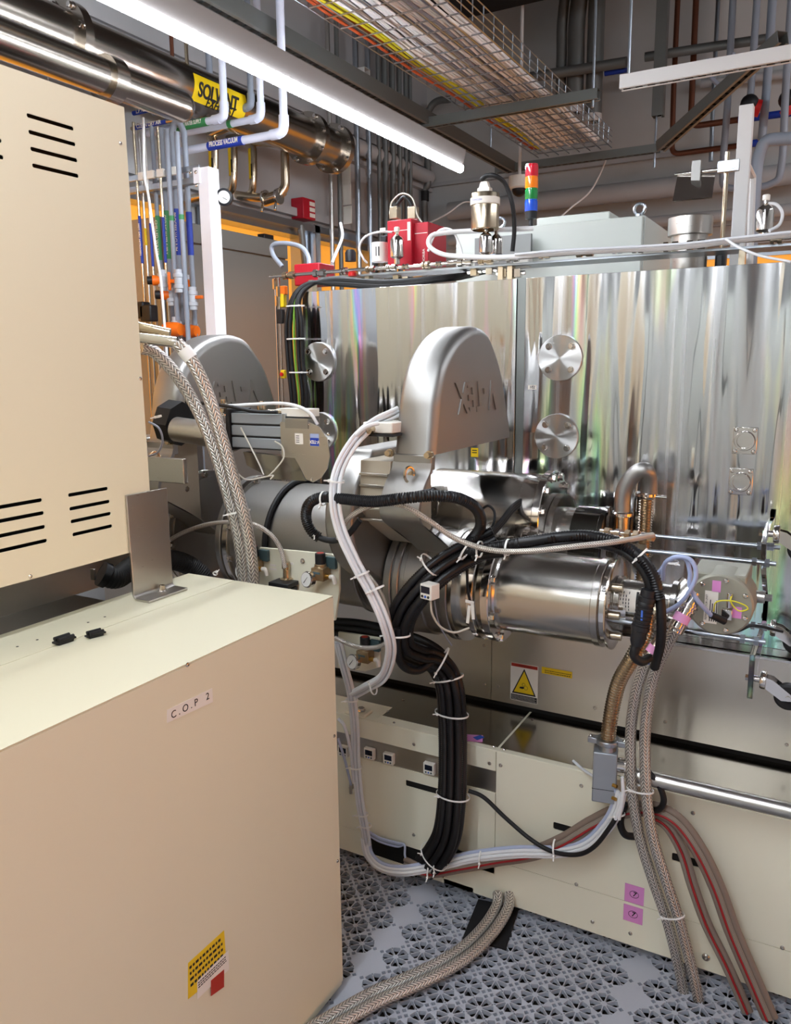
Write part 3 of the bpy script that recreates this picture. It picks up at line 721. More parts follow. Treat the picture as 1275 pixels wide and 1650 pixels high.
def numtag(px, py, s, label):
    c = at(px, py, Y=YP); t = MB().span((c.x-.013, YP-.0008, c.z-.0065), (c.x+.013, YP-.0001, c.z+.0065)).build('number_tag', 'white_label'); tag(t, label, 'label'); text(s, .011, yn((c.x, YP-.0009, c.z)), 'ink', 'lettering', t, .0001, bold=.0003)
numtag(858, 624, '102', 'small white number tag on the right block below the top blank flange'); numtag(854, 771, '101', 'small white number tag on the right block above the dark cylinder')
yt = at(765, 729, Y=YP); t = MB().span((yt.x-.012, YP-.0008, yt.z-.014), (yt.x+.012, YP-.0001, yt.z+.014)).build('caution_tag', 'yellow_label'); tag(t, 'small yellow label on the left panel below the valve hood', 'label')
for k in range(2): MB().span((yt.x-.008, YP-.001, yt.z-.002+k*.007), (yt.x+.008, YP-.0008, yt.z+.001+k*.007)).build('text_line', 'ink', t)
TXY, TXZ = 1.925, 1.466
# ------------------------------------------------------------------ gate valves with cast hoods (built once, reused)
HOOD = [(1.672, 1.336), (1.690, 1.43), (1.700, 1.475), (1.735, 1.545), (1.80, 1.60), (1.87, 1.630), (1.94, 1.640), (2.01, 1.628), (2.06, 1.59), (2.105, 1.54), (2.134, 1.486), (2.165, 1.41), (2.185, 1.36), (2.19, 1.336)]
def inset(poly, d, cy, cz):
    out = []
    for (y, z) in poly:
        v = Vector((y-cy, z-cz)); L = v.length; v = v*(max(0, L-d)/L); out.append((cy+v.x, cz+v.y))
    return out
def smoothpoly(poly, k=4):
    P = [Vector((p[0], p[1], 0)) for p in poly]; s = spline(P, k); return [(p.x, p.y) for p in s]
def valve(xf, label):
    t = thing('gate_valve', label, 'valve', (xf-.05, 1.94, 1.1), 'gate valves on the pump line')
    th = .105; xb = xf-th
    hp = smoothpoly(HOOD)
    b = MB(); cy, cz = 1.94, 1.35; layers = [(xb-.0, .014), (xb+.008, .004), (xb+.016, 0), (xf-.022, 0), (xf-.012, .003), (xf-.005, .010), (xf-.001, .018), (xf, .024)]
    vs = []; n = len(hp)
    for (x, d) in layers:
        q = inset(hp, d, cy, 1.40)
        for i, (y, z) in enumerate(q): vs.append((x, y, z if z > 1.345 else 1.336))
    fs = [(j*n+i, j*n+i+1, (j+1)*n+i+1, (j+1)*n+i) for j in range(len(layers)-1) for i in range(n-1)]
    fs += [tuple(range(n)), tuple((len(layers)-1)*n+i for i in range(n))[::-1], tuple(j*n for j in range(len(layers))), tuple(j*n+n-1 for j in range(len(layers)))[::-1]]
    b.add(vs, fs); h = b.build('hood', 'steel_hood', t, ang=50)
    # lower apron of the hood face (flat sheet down to the body)
    M = frame((xf+.0006, TXY, TXZ), (0, -1, 0), (0, 0, -1))     # cast lettering is upside down, the valve hangs inverted
    text('V-TEX', .108, M, 'steel_hood', 'cast_lettering', h, .0030, shear=-.25, bold=.0024, xs=.86)
    # neck
    b = MB(); b.prism([(1.668, 1.30), (1.69, 1.30), (1.69, 1.3365), (1.668, 1.3365)], 'X', xb+.002, xf-.001); b.build('neck', 'steel_hood', t, .003)
    line_ = smoothpoly([(1.668, 1.318), (1.660, 1.298), (1.632, 1.272), (1.610, 1.24), (1.602, 1.205), (1.625, 1.175), (1.70, 1.135), (1.78, 1.085), (1.845, 1.035)], 5)
    back = [(y+.010, z-.004) for (y, z) in line_[::-1]]
    b = MB(); b.prism(line_+back, 'X', xb, xf); b.build('front_band', 'steel_hood', t, .001)
    # ribbed insulated bay beside the band and the rounded outer plate beyond it
    rec = [(1.66, 1.318), (1.655, 1.25), (1.65, 1.20), (1.70, 1.15), (1.80, 1.09), (1.88, 1.06), (1.88, 1.318)]
    b = MB(); b.prism(rec, 'X', xb-.085, xb-.001); b.build('recess', 'insulation', t, .002)
    for k in range(5):
        z = 1.285-k*.028; b = MB(); b.span((xb-.083, 1.648, z-.003), (xb-.003, 1.66, z+.003)); b.build('rib', 'steel', t, .001)
    pa = [(2.0, 1.336), (1.72, 1.336)]+[(1.93-.318*math.cos(a), 1.165+.21*math.sin(a)) for a in [math.radians(g) for g in range(48, -70, -8)]]+[(2.0, .99)]
    b = MB(); b.prism(pa, 'X', xb-.165, xb-.085); b.build('outer_plate', 'steel_hood', t, .012, seg=3)
    for (y, z) in ((1.668, 1.338),):
        for x in (xb-.004, xf-.004):
            b = MB(); b.cyl((x, y-.006, z), (x, y-.02, z), .0075, n=6); b.cyl((x, y, z), (x, y-.007, z), .010, n=18); b.build('bolt', 'gold_steel', t)
    # eye bolt
    ex, ey, ez = xf-.045, 1.655, 1.292; b = MB(); pts = [(ex+.013*math.cos(a)*.45, ey-.014+.012*math.cos(a), ez+.018*math.sin(a)) for a in [2*PI*k/20 for k in range(21)]]
    b.tube(pts, .0035, 8); b.cyl((ex, ey+.012, ez-.003), (ex, ey-.004, ez-.003), .010, n=18); b.build('eye_bolt', 'gold_steel', t)
    return t
v2 = valve(-.83, 'near gate valve with grey cast hood lettered upside down, in front of the filmed panel')
v1 = dup(v2, (-.815, 0, 0), 'far gate valve whose rounded cast hood rises behind the braided hoses on the left')
tb = thing('terminal_box', 'pale terminal box with two round glands on the near gate valve', 'box', at(612, 690, Y=1.66)); p = at(612, 689, Y=1.66)
MB().span((p.x-.035, 1.64, p.z-.012), (p.x+.045, 1.72, p.z+.014)).build('housing', 'plastic_white', tb, .003)
for dx in (-.028, -.008): MB().cyl((p.x+dx, 1.64, p.z-.002), (p.x+dx, 1.622, p.z-.004), .0085, n=16).build('gland', 'gold_steel', tb)
MB().span((p.x-.04, 1.635, p.z-.019), (p.x+.05, 1.72, p.z-.0125)).build('bracket', 'plastic_black', tb)
# ------------------------------------------------------------------ duct line
YD, ZD, RD = 1.93, 1.027, .172
def duct(x0, x1, label, rings=(), r=RD, m='steel_duct', name='vacuum_duct', bolts=(), z=ZD, y=YD):
    t = thing(name, label, 'duct', ((x0+x1)/2, y, z))
    b = MB(); b.lathe((x0, y, z), (1, 0, 0), [(0, r), (x1-x0, r)], 64); b.build('tube', m, t)
    for (xa, xb_, rr, mm) in rings:
        b = MB(); b.lathe((xa, y, z), (1, 0, 0), [(0, rr-.002), (.002, rr), (xb_-xa-.002, rr), (xb_-xa, rr-.002)], 64); b.build('ring', mm, t)
    for (xa, rr, n, ph) in bolts:
        for k in range(n):
            a = ph+2*PI*k/n; screw((xa, y+rr*math.cos(a), z+rr*math.sin(a)), (1, 0, 0), .009, t, hexhead=True, name='bolt')
    return t
duct(-1.585, -1.105, 'wide brushed steel duct running between the two gate valves', rings=((-1.58, -1.56, .185, 'steel_duct'), (-1.555, -1.535, .185, 'steel_body'), (-1.118, -1.106, .182, 'steel_duct')), bolts=((-1.535, .178, 12, .2),))
MB_ = MB(); bp_ = [(-1.40+.0*a, YD+(RD+.008)*math.cos(a), ZD+(RD+.008)*math.sin(a)) for a in [PI*.25+PI*1.1*k/30 for k in range(31)]]
MB_.tube(bp_, .0085, 10); o = MB_.build('sleeved_cable', 'rubber'); tag(o, 'black sleeved cable strapped round the wide steel duct', 'cable')
duct(-1.90, -1.752, 'far end section of the wide steel duct left of the far gate valve', rings=((-1.80, -1.782, .19, 'steel_body'), (-1.778, -1.76, .19, 'steel_duct')), bolts=((-1.76, .18, 12, .1),))
pad = MB(); pad.prism([(1.76, 1.17), (1.80, 1.17), (1.80, 1.03), (1.76, 1.03)], 'X', -1.27, -1.13); o = pad.build('pad', 'steel'); bpy.data.objects.remove(o)
xA, xB = -1.018, -.83
duct(xA, xB, 'stepped steel neck with flange rings below the near gate valve', rings=((-1.016, -.995, .150, 'steel_duct'), (-.990, -.972, .150, 'steel_duct'), (-.958, -.905, .147, 'steel_duct'), (-.852, -.832, .150, 'steel_duct')), r=.141, z=.968, y=1.90)
# ------------------------------------------------------------------ front cryopump
YQ, ZQ = 1.90, .968
cp = thing('cryopump', 'front cryopump: polished steel cylinder with big clear-edged flange in front of the plinth deck', 'pump', (-.6, YQ, ZQ))
b = MB(); b.lathe((-.829, YQ, ZQ), (1, 0, 0), [(0, .150), (.010, .150), (.012, .122), (.045, .122)], 56); b.build('adapter', 'steel_body', cp)
b = MB(); b.lathe((-.785, YQ, ZQ), (1, 0, 0), [(0, .136), (.002, .1385), (.016, .1385), (.018, .136)], 64); b.build('flange', 'steel_polish', cp)
b = MB(); b.lathe((-.766, YQ, ZQ), (1, 0, 0), [(0, .126), (.018, .126)], 64); b.build('gasket', 'steel_dark', cp)
b = MB(); b.lathe((-.747, YQ, ZQ), (1, 0, 0), [(0, .136), (.002, .1385), (.020, .1385), (.022, .136), (.022, .112)], 64); b.build('flange', 'steel_polish', cp)
b = MB(); b.lathe((-.726, YQ, ZQ), (1, 0, 0), [(0, .112), (.006, .107), (.245, .107), (.247, .110), (.262, .110), (.264, .106), (.264, .101)], 64); b.build('vessel', 'steel_body', cp)
b = MB(); b.lathe((-.461, YQ, ZQ), (1, 0, 0), [(0, .101), (.012, .100), (.014, .112), (.018, .113), (.020, .108), (.020, .05), (.05, .046)], 64); b.build('end_cap', 'steel_polish', cp)
for k in range(8):
    a = 2*PI*k/8+.35; screw((-.725, YQ+.125*math.cos(a), ZQ+.125*math.sin(a)), (1, 0, 0), .010, cp, hexhead=True, name='bolt')
for k in range(3):
    a = 2*PI*k/8+2.4; MB().cyl((-.44, YQ+.085*math.cos(a), ZQ+.085*math.sin(a)), (-.415, YQ+.085*math.cos(a), ZQ+.085*math.sin(a)), .010, n=16).build('port', 'gold_steel', cp)
for (py,) in ((905,), (938,)):
    p = at(700, py, Y=1.80); screw((-.845, 1.79, p.z), (1, -.6, 0), .007, cp, name='clamp_screw')
# motor neck with its labels
mx0 = -.44; mz = ZQ+.018; b = MB(); b.lathe((mx0, YQ, mz), (1, 0, 0), [(0, .052), (.012, .052), (.014, .046), (.125, .046), (.128, .055), (.140, .055)], 40); b.build('motor_neck', 'steel_body', cp)
lx0, lx1 = at(984, 930, Y=YQ-.046).x, at(1036, 940, Y=YQ-.046).x
def wraplabel(x0, x1, yc, zc, r, a0, a1, m, parent, name='label'):
    b = MB(); n = 12; vs = []
    for i in range(n+1):
        a = a0+(a1-a0)*i/n
        for x in (x0, x1): vs.append((x, yc-r*math.cos(a), zc+r*math.sin(a)))
    b.add(vs, [(2*i, 2*i+1, 2*i+3, 2*i+2) for i in range(n)]); return b.build(name, m, parent)
wl_ = wraplabel(lx0, lx1, YQ, mz, .0466, -.5, .75, 'white_label', cp)
for i in range(7):
    for k in range(6):
        a = -.42+k*.18; x = lx0+.005+i*.0065
        wraplabel(x, x+.002, YQ, mz, .0469, a, a+.13, 'ink', wl_, 'text_line') if (i+k) % 5 else None
wraplabel(lx1-.014, lx1-.008, YQ, mz, .0469, -.4, .65, 'ink', wl_, 'text_line')
# ------------------------------------------------------------------ rear spool and dark rear pump
YR, ZR = 2.10, 1.124
sp_ = thing('spool_pipe', 'polished upper spool pipe with bolted end flange right of the near gate valve', 'pipe', (-.75, YR, ZR))
xe = at(842, 800, Y=YR).x
xe = min(-.60, max(-.72, xe))
b = MB(); b.lathe((-1.02, YR, ZR), (1, 0, 0), [(0, .120), (.282, .120)], 56); b.build('tube', 'steel_body', sp_)
b = MB(); b.lathe((-.738, YR, ZR), (1, 0, 0), [(0, .121), (.02, .1215), (.045, .121)], 56); b.build('band', 'steel_polish', sp_)
b = MB(); b.lathe((-.692, YR, ZR), (1, 0, 0), [(0, .130), (.002, .132), (.02, .132), (.022, .130)], 64); b.build('flange', 'steel_polish', sp_)
for k in range(12):
    a = 2*PI*k/12+.2; screw((-.670, YR+.118*math.cos(a), ZR+.118*math.sin(a)), (1, 0, 0), .010, sp_, hexhead=True, name='bolt')
pl = MB(); cpos = at(697, 808, Y=YR-.118)
M = frame((cpos.x, YR-.1205, cpos.z-.0), (1, 0, 0), (0, 0, 1))
w_, h_ = .016, .045
pl_loops = [rrect(0, 0, .034, .085, .012)]+[[(dx+.002*math.cos(g), dz+.002*math.sin(g)) for g in [k*PI/4 for k in range(8)]] for dx, dz in ((-.008, .026), (.009, .032), (0, .038), (-.008, -.026), (.009, -.02), (0, -.036))]
plate(pl_loops, .006, 'slotted_plate', 'steel', sp_, M)
YK, ZK = 2.135, 1.060
dp = thing('cryopump', 'rear dark mirror-finished cryopump cylinder with a yellow tag on top', 'pump', (-.5, YK, ZK))
xk1 = at(975, 840, Y=YK-.05).x
b = MB(); b.lathe((-.669, YK, ZK), (1, 0, 0), [(0, .128), (.018, .128), (.020, .092), (.06, .092)], 56); b.build('flange', 'steel_body', dp)
b = MB(); b.lathe((-.612, YK, ZK), (1, 0, 0), [(0, .093), (.002, .100), (xk1+.612-.014, .100), (xk1+.612-.012, .103), (xk1+.612, .103), (xk1+.614, .098), (xk1+.614, .03)], 64); b.build('vessel', 'steel_mirror_dark', dp)
yt = at(885, 816, Y=YK-.045); ytz = ZK+math.sqrt(.1005**2-.045**2)
MB().box((yt.x, YK-.045, ytz+.0005), (.028, .016, .001), Matrix.Rotation(math.atan2(.045, ytz-ZK), 3, 'X')).build('tag', 'yellow_label', dp)
b = MB(); b.cyl((xk1+.002, YK-.02, ZK+.02), (xk1+.07, YK-.02, ZK+.02), .022, n=24); b.build('nozzle', 'gold_steel', dp)
b = MB(); b.cyl((xk1+.06, YK-.03, ZK-.0), (xk1+.105, YK-.03, ZK-.0), .016, n=6); b.cyl((xk1+.002, YK-.03, ZK), (xk1+.06, YK-.03, ZK), .011, n=16); b.build('fitting', 'gold_steel', dp)
# insulated elbow, flanges and bellows behind
el = thing('elbow_pipe', 'bare steel elbow pipe rising and turning down beside the ribbed bellows', 'pipe', at(1004, 850, Y=2.12))
ep = path([(1003, 868, 2.12), (1003, 825, 2.12), (1006, 790, 2.12), (1022, 765, 2.12), (1040, 758, 2.12), (1046, 775, 2.14), (1046, 800, 2.15)], 6)
MB().tube(ep[6:], .0215, 20).build('elbow', 'steel_hood', el)
c = at(1003, 828, Y=2.12); MB().cyl(c-Vector((0, 0, .05)), c+Vector((0, 0, .02)), .019, n=24).build('stub', 'gold_steel', el)
b = MB(); b.lathe(c-Vector((0, 0, .006)), (0, 0, 1), [(0, .026), (.003, .029), (.010, .029), (.013, .026)], 32); b.build('clamp_flange', 'steel_polish', el)
c2 = at(1042, 797, Y=2.15); b = MB(); b.lathe(c2-Vector((0, 0, .006)), (0, 0, 1), [(0, .026), (.003, .029), (.010, .029), (.013, .026)], 32); b.cyl(c2-Vector((-.028, .02, 0)), c2+Vector((.055, -.02, 0)), .004, n=10); b.build('clamp_flange', 'steel_polish', el)
bl = MB(); bl.tube([c2-Vector((0, 0, .01)), c2-Vector((0, 0, .075)), c2-Vector((0, 0, .14)), c2-Vector((-.0, 0, .24))], .019, 24, corr=.0072, amp=.26); o = bl.build('bellows', 'gold_steel'); tag(o, 'upright ribbed bellows under the elbow pipe, behind the corrugated black hose', 'bellows hose')
# tie rods and acrylic cradle with castors
XA = at(1225, 905, Y=1.95).x
cr = thing('pump_cradle', 'clear acrylic cradle plate with threaded rods and four black-wheeled castors', 'cradle', (XA, 1.98, .95))
outl = [(1.79, .62), (1.83, .62), (1.84, .80), (1.87, .86), (1.90, .90), (1.90, 1.00), (1.92, 1.04), (1.96, 1.13), (2.02, 1.18), (2.17, 1.18), (2.2, 1.12), (2.2, .80), (2.16, .72), (2.14, .80), (2.10, .86), (2.0, .88), (1.93, .84), (1.86, .78)]
def yz(px, py, X): q = at(px, py, X=X); return (q.y, q.z)
outl = [yz(1206, 1128, XA), yz(1213, 1128, XA), yz(1216, 1065, XA), yz(1228, 1030, XA), yz(1240, 995, XA), yz(1244, 960, XA), yz(1240, 900, XA), yz(1240, 860, XA), yz(1262, 810, XA), yz(1262, 1000, XA)]
# front strip of the plate (edge-on) and its broad face
prof = [yz(1208, 1126, XA), yz(1213, 1055, XA), yz(1226, 1020, XA), yz(1237, 985, XA), yz(1239, 955, XA), yz(1231, 925, XA), yz(1231, 875, XA), yz(1238, 845, XA), yz(1254, 815, XA)]
poly = prof+[(prof[-1][0]+.22, prof[-1][1]+.02), (prof[-1][0]+.27, prof[3][1]), (prof[1][0]+.25, prof[1][1]-.02), (prof[2][0]+.06, prof[2][1]-.02), (prof[0][0]+.02, prof[0][1])]
poly = [(min(p[0], YP-.012), p[1]) for p in poly]
b = MB(); b.prism(poly, 'X', XA-.006, XA+.006); b.build('side_plate', 'acrylic', cr, .0008)
for (a, bb, Yy) in (((1050, 865), (1240, 879), 2.14), ((1040, 888), (1240, 907), 2.02), ((975, 1003), (1215, 1026), 1.86), ((1130, 1000), (1240, 1008), 2.12)):
    A = at(*a, Y=Yy); Bq = at(bb[0], bb[1], Y=Yy); z = (A.z+Bq.z)/2
    MB().cyl((A.x, Yy, z), (XA+.03, Yy, z), .0055, n=14).build('tie_rod', 'zinc', cr)
    bn = MB()
    for xx in (XA-.016, XA+.012): bn.cyl((xx-.006, Yy, z), (xx+.004, Yy, z), .011, n=6)
    bn.build('nut', 'zinc', cr)
def castor(px, py, Y, s=1.):
    c = at(px, py, Y=Y); c.x = XA+.055*s; z = c.z; y = Y
    ct = MB(); ct.lathe((XA+.006, y, z+.012), (1, 0, 0), [(0, .008), (.012, .008), (.012, .020*s), (.016, .022*s), (.024, .022*s), (.026, .016)], 28)
    ct.prism([(XA+.028, z+.024*s), (XA+.046, z+.020*s), (XA+.088*s, z-.010*s), (XA+.088*s, z-.024*s), (XA+.066*s, z-.026*s), (XA+.032, z-.004*s)], 'Y', y-.016*s, y-.013*s)
    ct.prism([(XA+.028, z+.024*s), (XA+.046, z+.020*s), (XA+.088*s, z-.010*s), (XA+.088*s, z-.024*s), (XA+.066*s, z-.026*s), (XA+.032, z-.004*s)], 'Y', y+.013*s, y+.016*s)
    ct.cyl((XA+.08*s, y-.019*s, z-.018*s), (XA+.08*s, y+.019*s, z-.018*s), .006, n=12); ct.cyl((XA-.006, y, z+.012), (XA-.014, y, z+.012), .008, n=6)
    f = ct.build('castor', 'steel_polish', cr)
    w = MB(); w.lathe((XA+.08*s, y-.012*s, z-.018*s), (0, 1, 0), [(0, .012*s), (0, .026*s), (.004*s, .031*s), (.020*s, .031*s), (.024*s, .026*s), (.024*s, .012*s)], 30, cap=False); w.build('wheel', 'rubber', f)
for (px, py, pe) in ((1222, 1102, 1211), (1240, 1018, 1229), (1240, 868, 1233), (1258, 826, 1253)): castor(px, py, at(pe, py, X=XA).y+.004)
# ------------------------------------------------------------------ refrigerator unit
XF = at(1160, 975, Y=1.85)
rf = thing('refrigerator_unit', 'grey refrigerator unit with round cover and riveted rating plates on the pump end', 'machine unit', XF)
b = MB(); b.lathe((XF.x, 1.85, XF.z), (0, 1, 0), [(0, 0), (0, .066), (.004, .070), (.10, .070)], 56, cap=False); b.build('round_cover', 'fridge_grey', rf)
b = MB(); b.span((XF.x-.065, 1.87, XF.z-.05), (XF.x+.05, 2.0, XF.z+.066)); b.build('housing', 'fridge_grey', rf, .004)
b = MB(); b.cyl((XF.x+.05, 1.93, XF.z+.008), (XF.x+.085, 1.93, XF.z+.008), .014, n=20); b.cyl((XF.x+.085, 1.93, XF.z+.008), (XF.x+.10, 1.93, XF.z+.008), .009, n=6); b.build('shaft_boss', 'steel', rf)
b = MB(); b.cyl((XF.x-.065, YQ+.02, XF.z+.01), (-.30, YQ+.0, mz), .040, n=32); b.build('coupling', 'steel_body', rf)
for k in range(7): a = 2*PI*k/7+.5; screw((XF.x+.058*math.cos(a), 1.8498, XF.z+.058*math.sin(a)), (0, -1, 0), .0055, rf)
lp = MB().span((XF.x-.032, 1.8492, XF.z-.045), (XF.x-.004, 1.8498, XF.z+.03)).build('rating_plate', 'white_label', rf)
Mv = Matrix(((0, -1, 0, 0), (0, 0, -1, 0), (1, 0, 0, 0), (0, 0, 0, 1)))
def vtext(s, size, x, y, z, parent, xs=1):
    text(s, size, Matrix.Translation((x, y, z)) @ Mv, 'ink', 'lettering', parent, .0001, xs=xs)
vtext('REFRIGERATOR UNIT', .0062, XF.x-.0275, 1.8489, XF.z-.008, lp)
for k in range(4): b = MB(); b.span((XF.x-.0205+k*.0045, 1.8489, XF.z-.040), (XF.x-.0185+k*.0045, 1.8492, XF.z-.040+.05-.008*(k % 3))); b.build('text_line', 'ink', lp)
for (dx, dz) in ((-.008, .042), (.038, -.012)): MB().span((XF.x+dx-.010, 1.8492, XF.z+dz-.013), (XF.x+dx+.008, 1.8498, XF.z+dz+.013)).build('pink_sticker', 'pink_note', rf)
b = MB(); b.span((XF.x+.006, 1.835, XF.z-.028), (XF.x+.028, 1.85, XF.z-.004)); b.cyl((XF.x+.02, 1.84, XF.z+.0), (XF.x+.02, 1.835, XF.z+.035), .006, n=12); b.build('connector', 'steel_polish', rf, .001)
o = MB().tube(path([(1150, 985, 1.83), (1155, 970, 1.82), (1178, 968, 1.81), (1200, 975, 1.81), (1205, 982, 1.81), (1190, 984, 1.82), (1178, 970, 1.82), (1180, 958, 1.84)], 6), .0016, 6).build('ground_wire', 'cable_yellow'); tag(o, 'thin yellow earth wire looped on the refrigerator unit', 'wire')
# stainless tube sections right of the front pump (large hose couplings)
# ------------------------------------------------------------------ actuator on the far valve
act = thing('valve_actuator', 'long grey pneumatic actuator with brushed end shield above the wide duct', 'actuator', at(430, 700, Y=1.62))
YA = 1.60
A = at(372, 672, Y=YA); Bq = at(452, 690, Y=YA); zt = at(372, 664, Y=YA).z; xa0 = A.x; xa1 = at(455, 700, Y=YA).x; zb_ = at(372, 722, Y=YA).z
hgt = (zt-zb_)
for k in range(3):
    z1 = zt-hgt*k/3; b = MB(); b.span((xa0, YA, z1-hgt/3+.003), (xa1, YA+.075, z1-.002)); b.build('barrel', 'alu_box', act, .002)
b = MB(); b.span((xa0+.002, YA+.004, zb_), (xa1-.002, YA+.07, zt)); b.build('core', 'plastic_black', act)
b = MB(); b.span((xa0-.014, YA-.006, zb_-.006), (xa0-.001, YA+.085, zt+.008)); b.build('end_block', 'plastic_black', act, .002)
for (dz) in (.0,): 
    for px, py in ((361, 668), (361, 694)): p = at(px, py, Y=YA-.006); screw(p, (0, -1, 0), .007, act)
b = MB(); b.span((xa1+.0005, YA-.002, zb_-.002), (xa1+.012, YA+.08, zt)); b.build('end_block', 'alu', act, .001)
shape = [(452, 680), (498, 680), (515, 688), (528, 706), (532, 735), (528, 755), (518, 770), (505, 777), (494, 772), (484, 752), (476, 738), (455, 736)]
pts = [at(p[0], p[1], Y=YA-.004) for p in shape]
b = MB(); b.prism([(p.x, p.z) for p in pts], 'Y', YA-.006, YA-.003); sh = b.build('end_shield', 'steel', act)
b = MB(); p0, p1 = at(460, 674, Y=YA-.008), at(497, 691, Y=YA-.008); b.span((p0.x, YA-.010, p1.z), (p1.x, YA+.04, p0.z)); b.build('bracket', 'steel_duct', act)
p = at(482, 707, Y=YA-.0065); w1 = MB().span((p.x-.012, YA-.0068, p.z-.013), (p.x+.012, YA-.0061, p.z+.013)).build('small_label', 'white_label', sh)
for k in range(4): MB().span((p.x-.009, YA-.0071, p.z-.009+k*.005), (p.x+.001, YA-.0068, p.z-.0075+k*.005)).build('text_line', 'ink', act)
p = at(507, 709, Y=YA-.0065); w1 = MB().span((p.x-.013, YA-.0068, p.z-.015), (p.x+.013, YA-.0061, p.z+.015)).build('maker_label', 'cable_lilac', sh)
o_ = MB().span((p.x-.0125, YA-.0071, p.z-.014), (p.x+.0125, YA-.0068, p.z+.005)).build('blue_band', 'blue_label', act)
text('V-TEX', .011, frame((p.x, YA-.0072, p.z-.0045), (-1, 0, 0), (0, 0, -1)), 'white_label', 'lettering', act, .0001, bold=.0004)
for px, py in ((502, 773), (529, 700), (497, 684)): p = at(px, py, Y=YA-.0065); screw(p, (0, -1, 0), .004, act)
b = MB(); p0, p1 = at(447, 658, Y=YA+.01), at(500, 672, Y=YA+.01); b.span((p0.x, YA+.005, p1.z), (p1.x, YA+.05, p0.z)); b.build('solenoid', 'plastic_white', act, .001)
for px in (443, 455): p = at(px, 664, Y=YA+.01); MB().cyl(p, p+Vector((-.018, -.004, .001)), .006, n=12).build('gland', 'gold_steel', act)
for px, py in ((360, 652), (422, 655)): p = at(px, py, Y=YA+.03); b = MB(); b.lathe(p-Vector((0, 0, .02)), (0, 0, 1), [(0, .009), (.01, .009), (.012, .012), (.022, .012), (.024, .006), (.034, .006)], 20); b.build('air_port', 'gold_steel', act)
# cylinder body left of it and its black guard
b = MB(); p = at(300, 700, Y=YA+.04); b.cyl((at(285, 690, Y=YA+.03).x, YA+.03, at(290, 692, Y=YA+.03).z), (xa0-.012, YA+.03, at(355, 705, Y=YA+.03).z), .034, n=28); b.build('cylinder', 'steel', act)
b = MB(); p = at(276, 680, Y=YA+.06); b.lathe((p.x-.02, YA+.07, p.z), (1, 0, -.1), [(0, .062), (.05, .062)], 8); b.build('guard', 'rubber', act)
gd = MB(); q = [at(*p, Y=YA+.03) for p in ((392, 728), (478, 738), (492, 775), (440, 772), (398, 750))]; gd.prism([(p.x, p.z) for p in q], 'Y', YA+.03, YA+.05); gd.build('shade_plate', 'steel_dark', act)
# small steel junction box behind the upper cabinet
jb = MB(); p0, p1 = at(250, 737, Y=1.50), at(297, 780, Y=1.50); jb.span((p0.x-.1, 1.50, p1.z), (p1.x, 1.515, p0.z)); o = jb.build('junction_box', 'steel', None, .002); tag(o, 'small folded steel box sticking out behind the upper cream cabinet', 'box')
# ------------------------------------------------------------------ air regulator panel behind the lower cabinet
RY = 1.70
rp = thing('regulator_panel', 'cream air regulator panel just behind the far edge of the cream cabinet', 'panel', at(480, 930, Y=RY))
q = [at(*p, Y=RY) for p in ((418, 882), (535, 893), (546, 900), (547, 950), (540, 1000), (418, 990))]
b = MB(); b.prism([(p.x, p.z) for p in q], 'Y', RY, RY+.008); b.build('backplate', 'cream_chassis', rp, .001)
def regulator(px, py, Y, s, label):
    """px,py = top of the black knob"""
    c = at(px, py, Y=Y); t = thing('air_regulator', label, 'regulator', c-Vector((0, 0, .09*s)), 'air regulators with round gauges')
    b = MB(); b.lathe(c, (0, 0, -1), [(0, .013*s), (.002*s, .0145*s), (.030*s, .0145*s)], 24); b.build('knob', 'plastic_black', t)
    MB().cyl(c, c+Vector((0, 0, .0006)), .010*s, n=20).build('cap_label', 'ink_red', t)
    b = MB(); b.lathe(c-Vector((0, 0, .03*s)), (0, 0, -1), [(0, .016*s), (.008*s, .017*s), (.010*s, .020*s)], 24); b.span((c.x-.020*s, Y-.018*s, c.z-.075*s), (c.x+.020*s, Y+.02*s, c.z-.040*s)); b.build('body', 'bronze_reg', t, .002)
    MB().span((c.x-.014*s, Y-.0185*s, c.z-.056*s), (c.x+.010*s, Y-.0178*s, c.z-.050*s)).build('stripe', 'teal', t)
    MB().span((c.x+.008*s, Y+.012*s, c.z-.045*s), (c.x+.040*s, Y+.024*s, c.z-.012*s)).build('mount', 'teal', t, .001)
    g = Vector((c.x-.020*s, Y-.020*s, c.z-.072*s)); d = Vector((-.25, -1, .15)).normalized()
    b = MB(); b.lathe(g, d, [(-.012*s, .010*s), (0, .022*s), (.014*s, .023*s), (.017*s, .021*s)], 32, cap=True); gg = b.build('gauge_case', 'steel_polish', t)
    MB().cyl(g+d*.017*s, g+d*.0176*s, .0195*s, n=32).build('dial', 'dial', gg)
    b = MB(); e = g+d*.0182*s; u = Vector((.6, 0, .8)); b.cyl(e-u*.012*s, e+u*.010*s, .0011*s, .0004*s, n=6); b.build('needle', 'ink', gg)
    b = MB(); b.cyl((c.x+.018*s, Y-.006, c.z-.062*s), (c.x+.034*s, Y-.006, c.z-.062*s), .007*s, n=14); b.build('collar', 'brass', t)
    b = MB(); b.tube(spline([(c.x+.034*s, Y-.006, c.z-.062*s), (c.x+.046*s, Y-.006, c.z-.063*s), (c.x+.050*s, Y-.006, c.z-.080*s)], 5), .006*s, 12); b.build('elbow_fitting', 'plastic_white', t)
    return t
regulator(516, 891, RY-.025, .95, 'bronze air regulator with black knob and round gauge on the cream panel, right end')
regulator(408, 880, RY-.025, .95, 'bronze air regulator partly hidden behind the thick braided hoses')
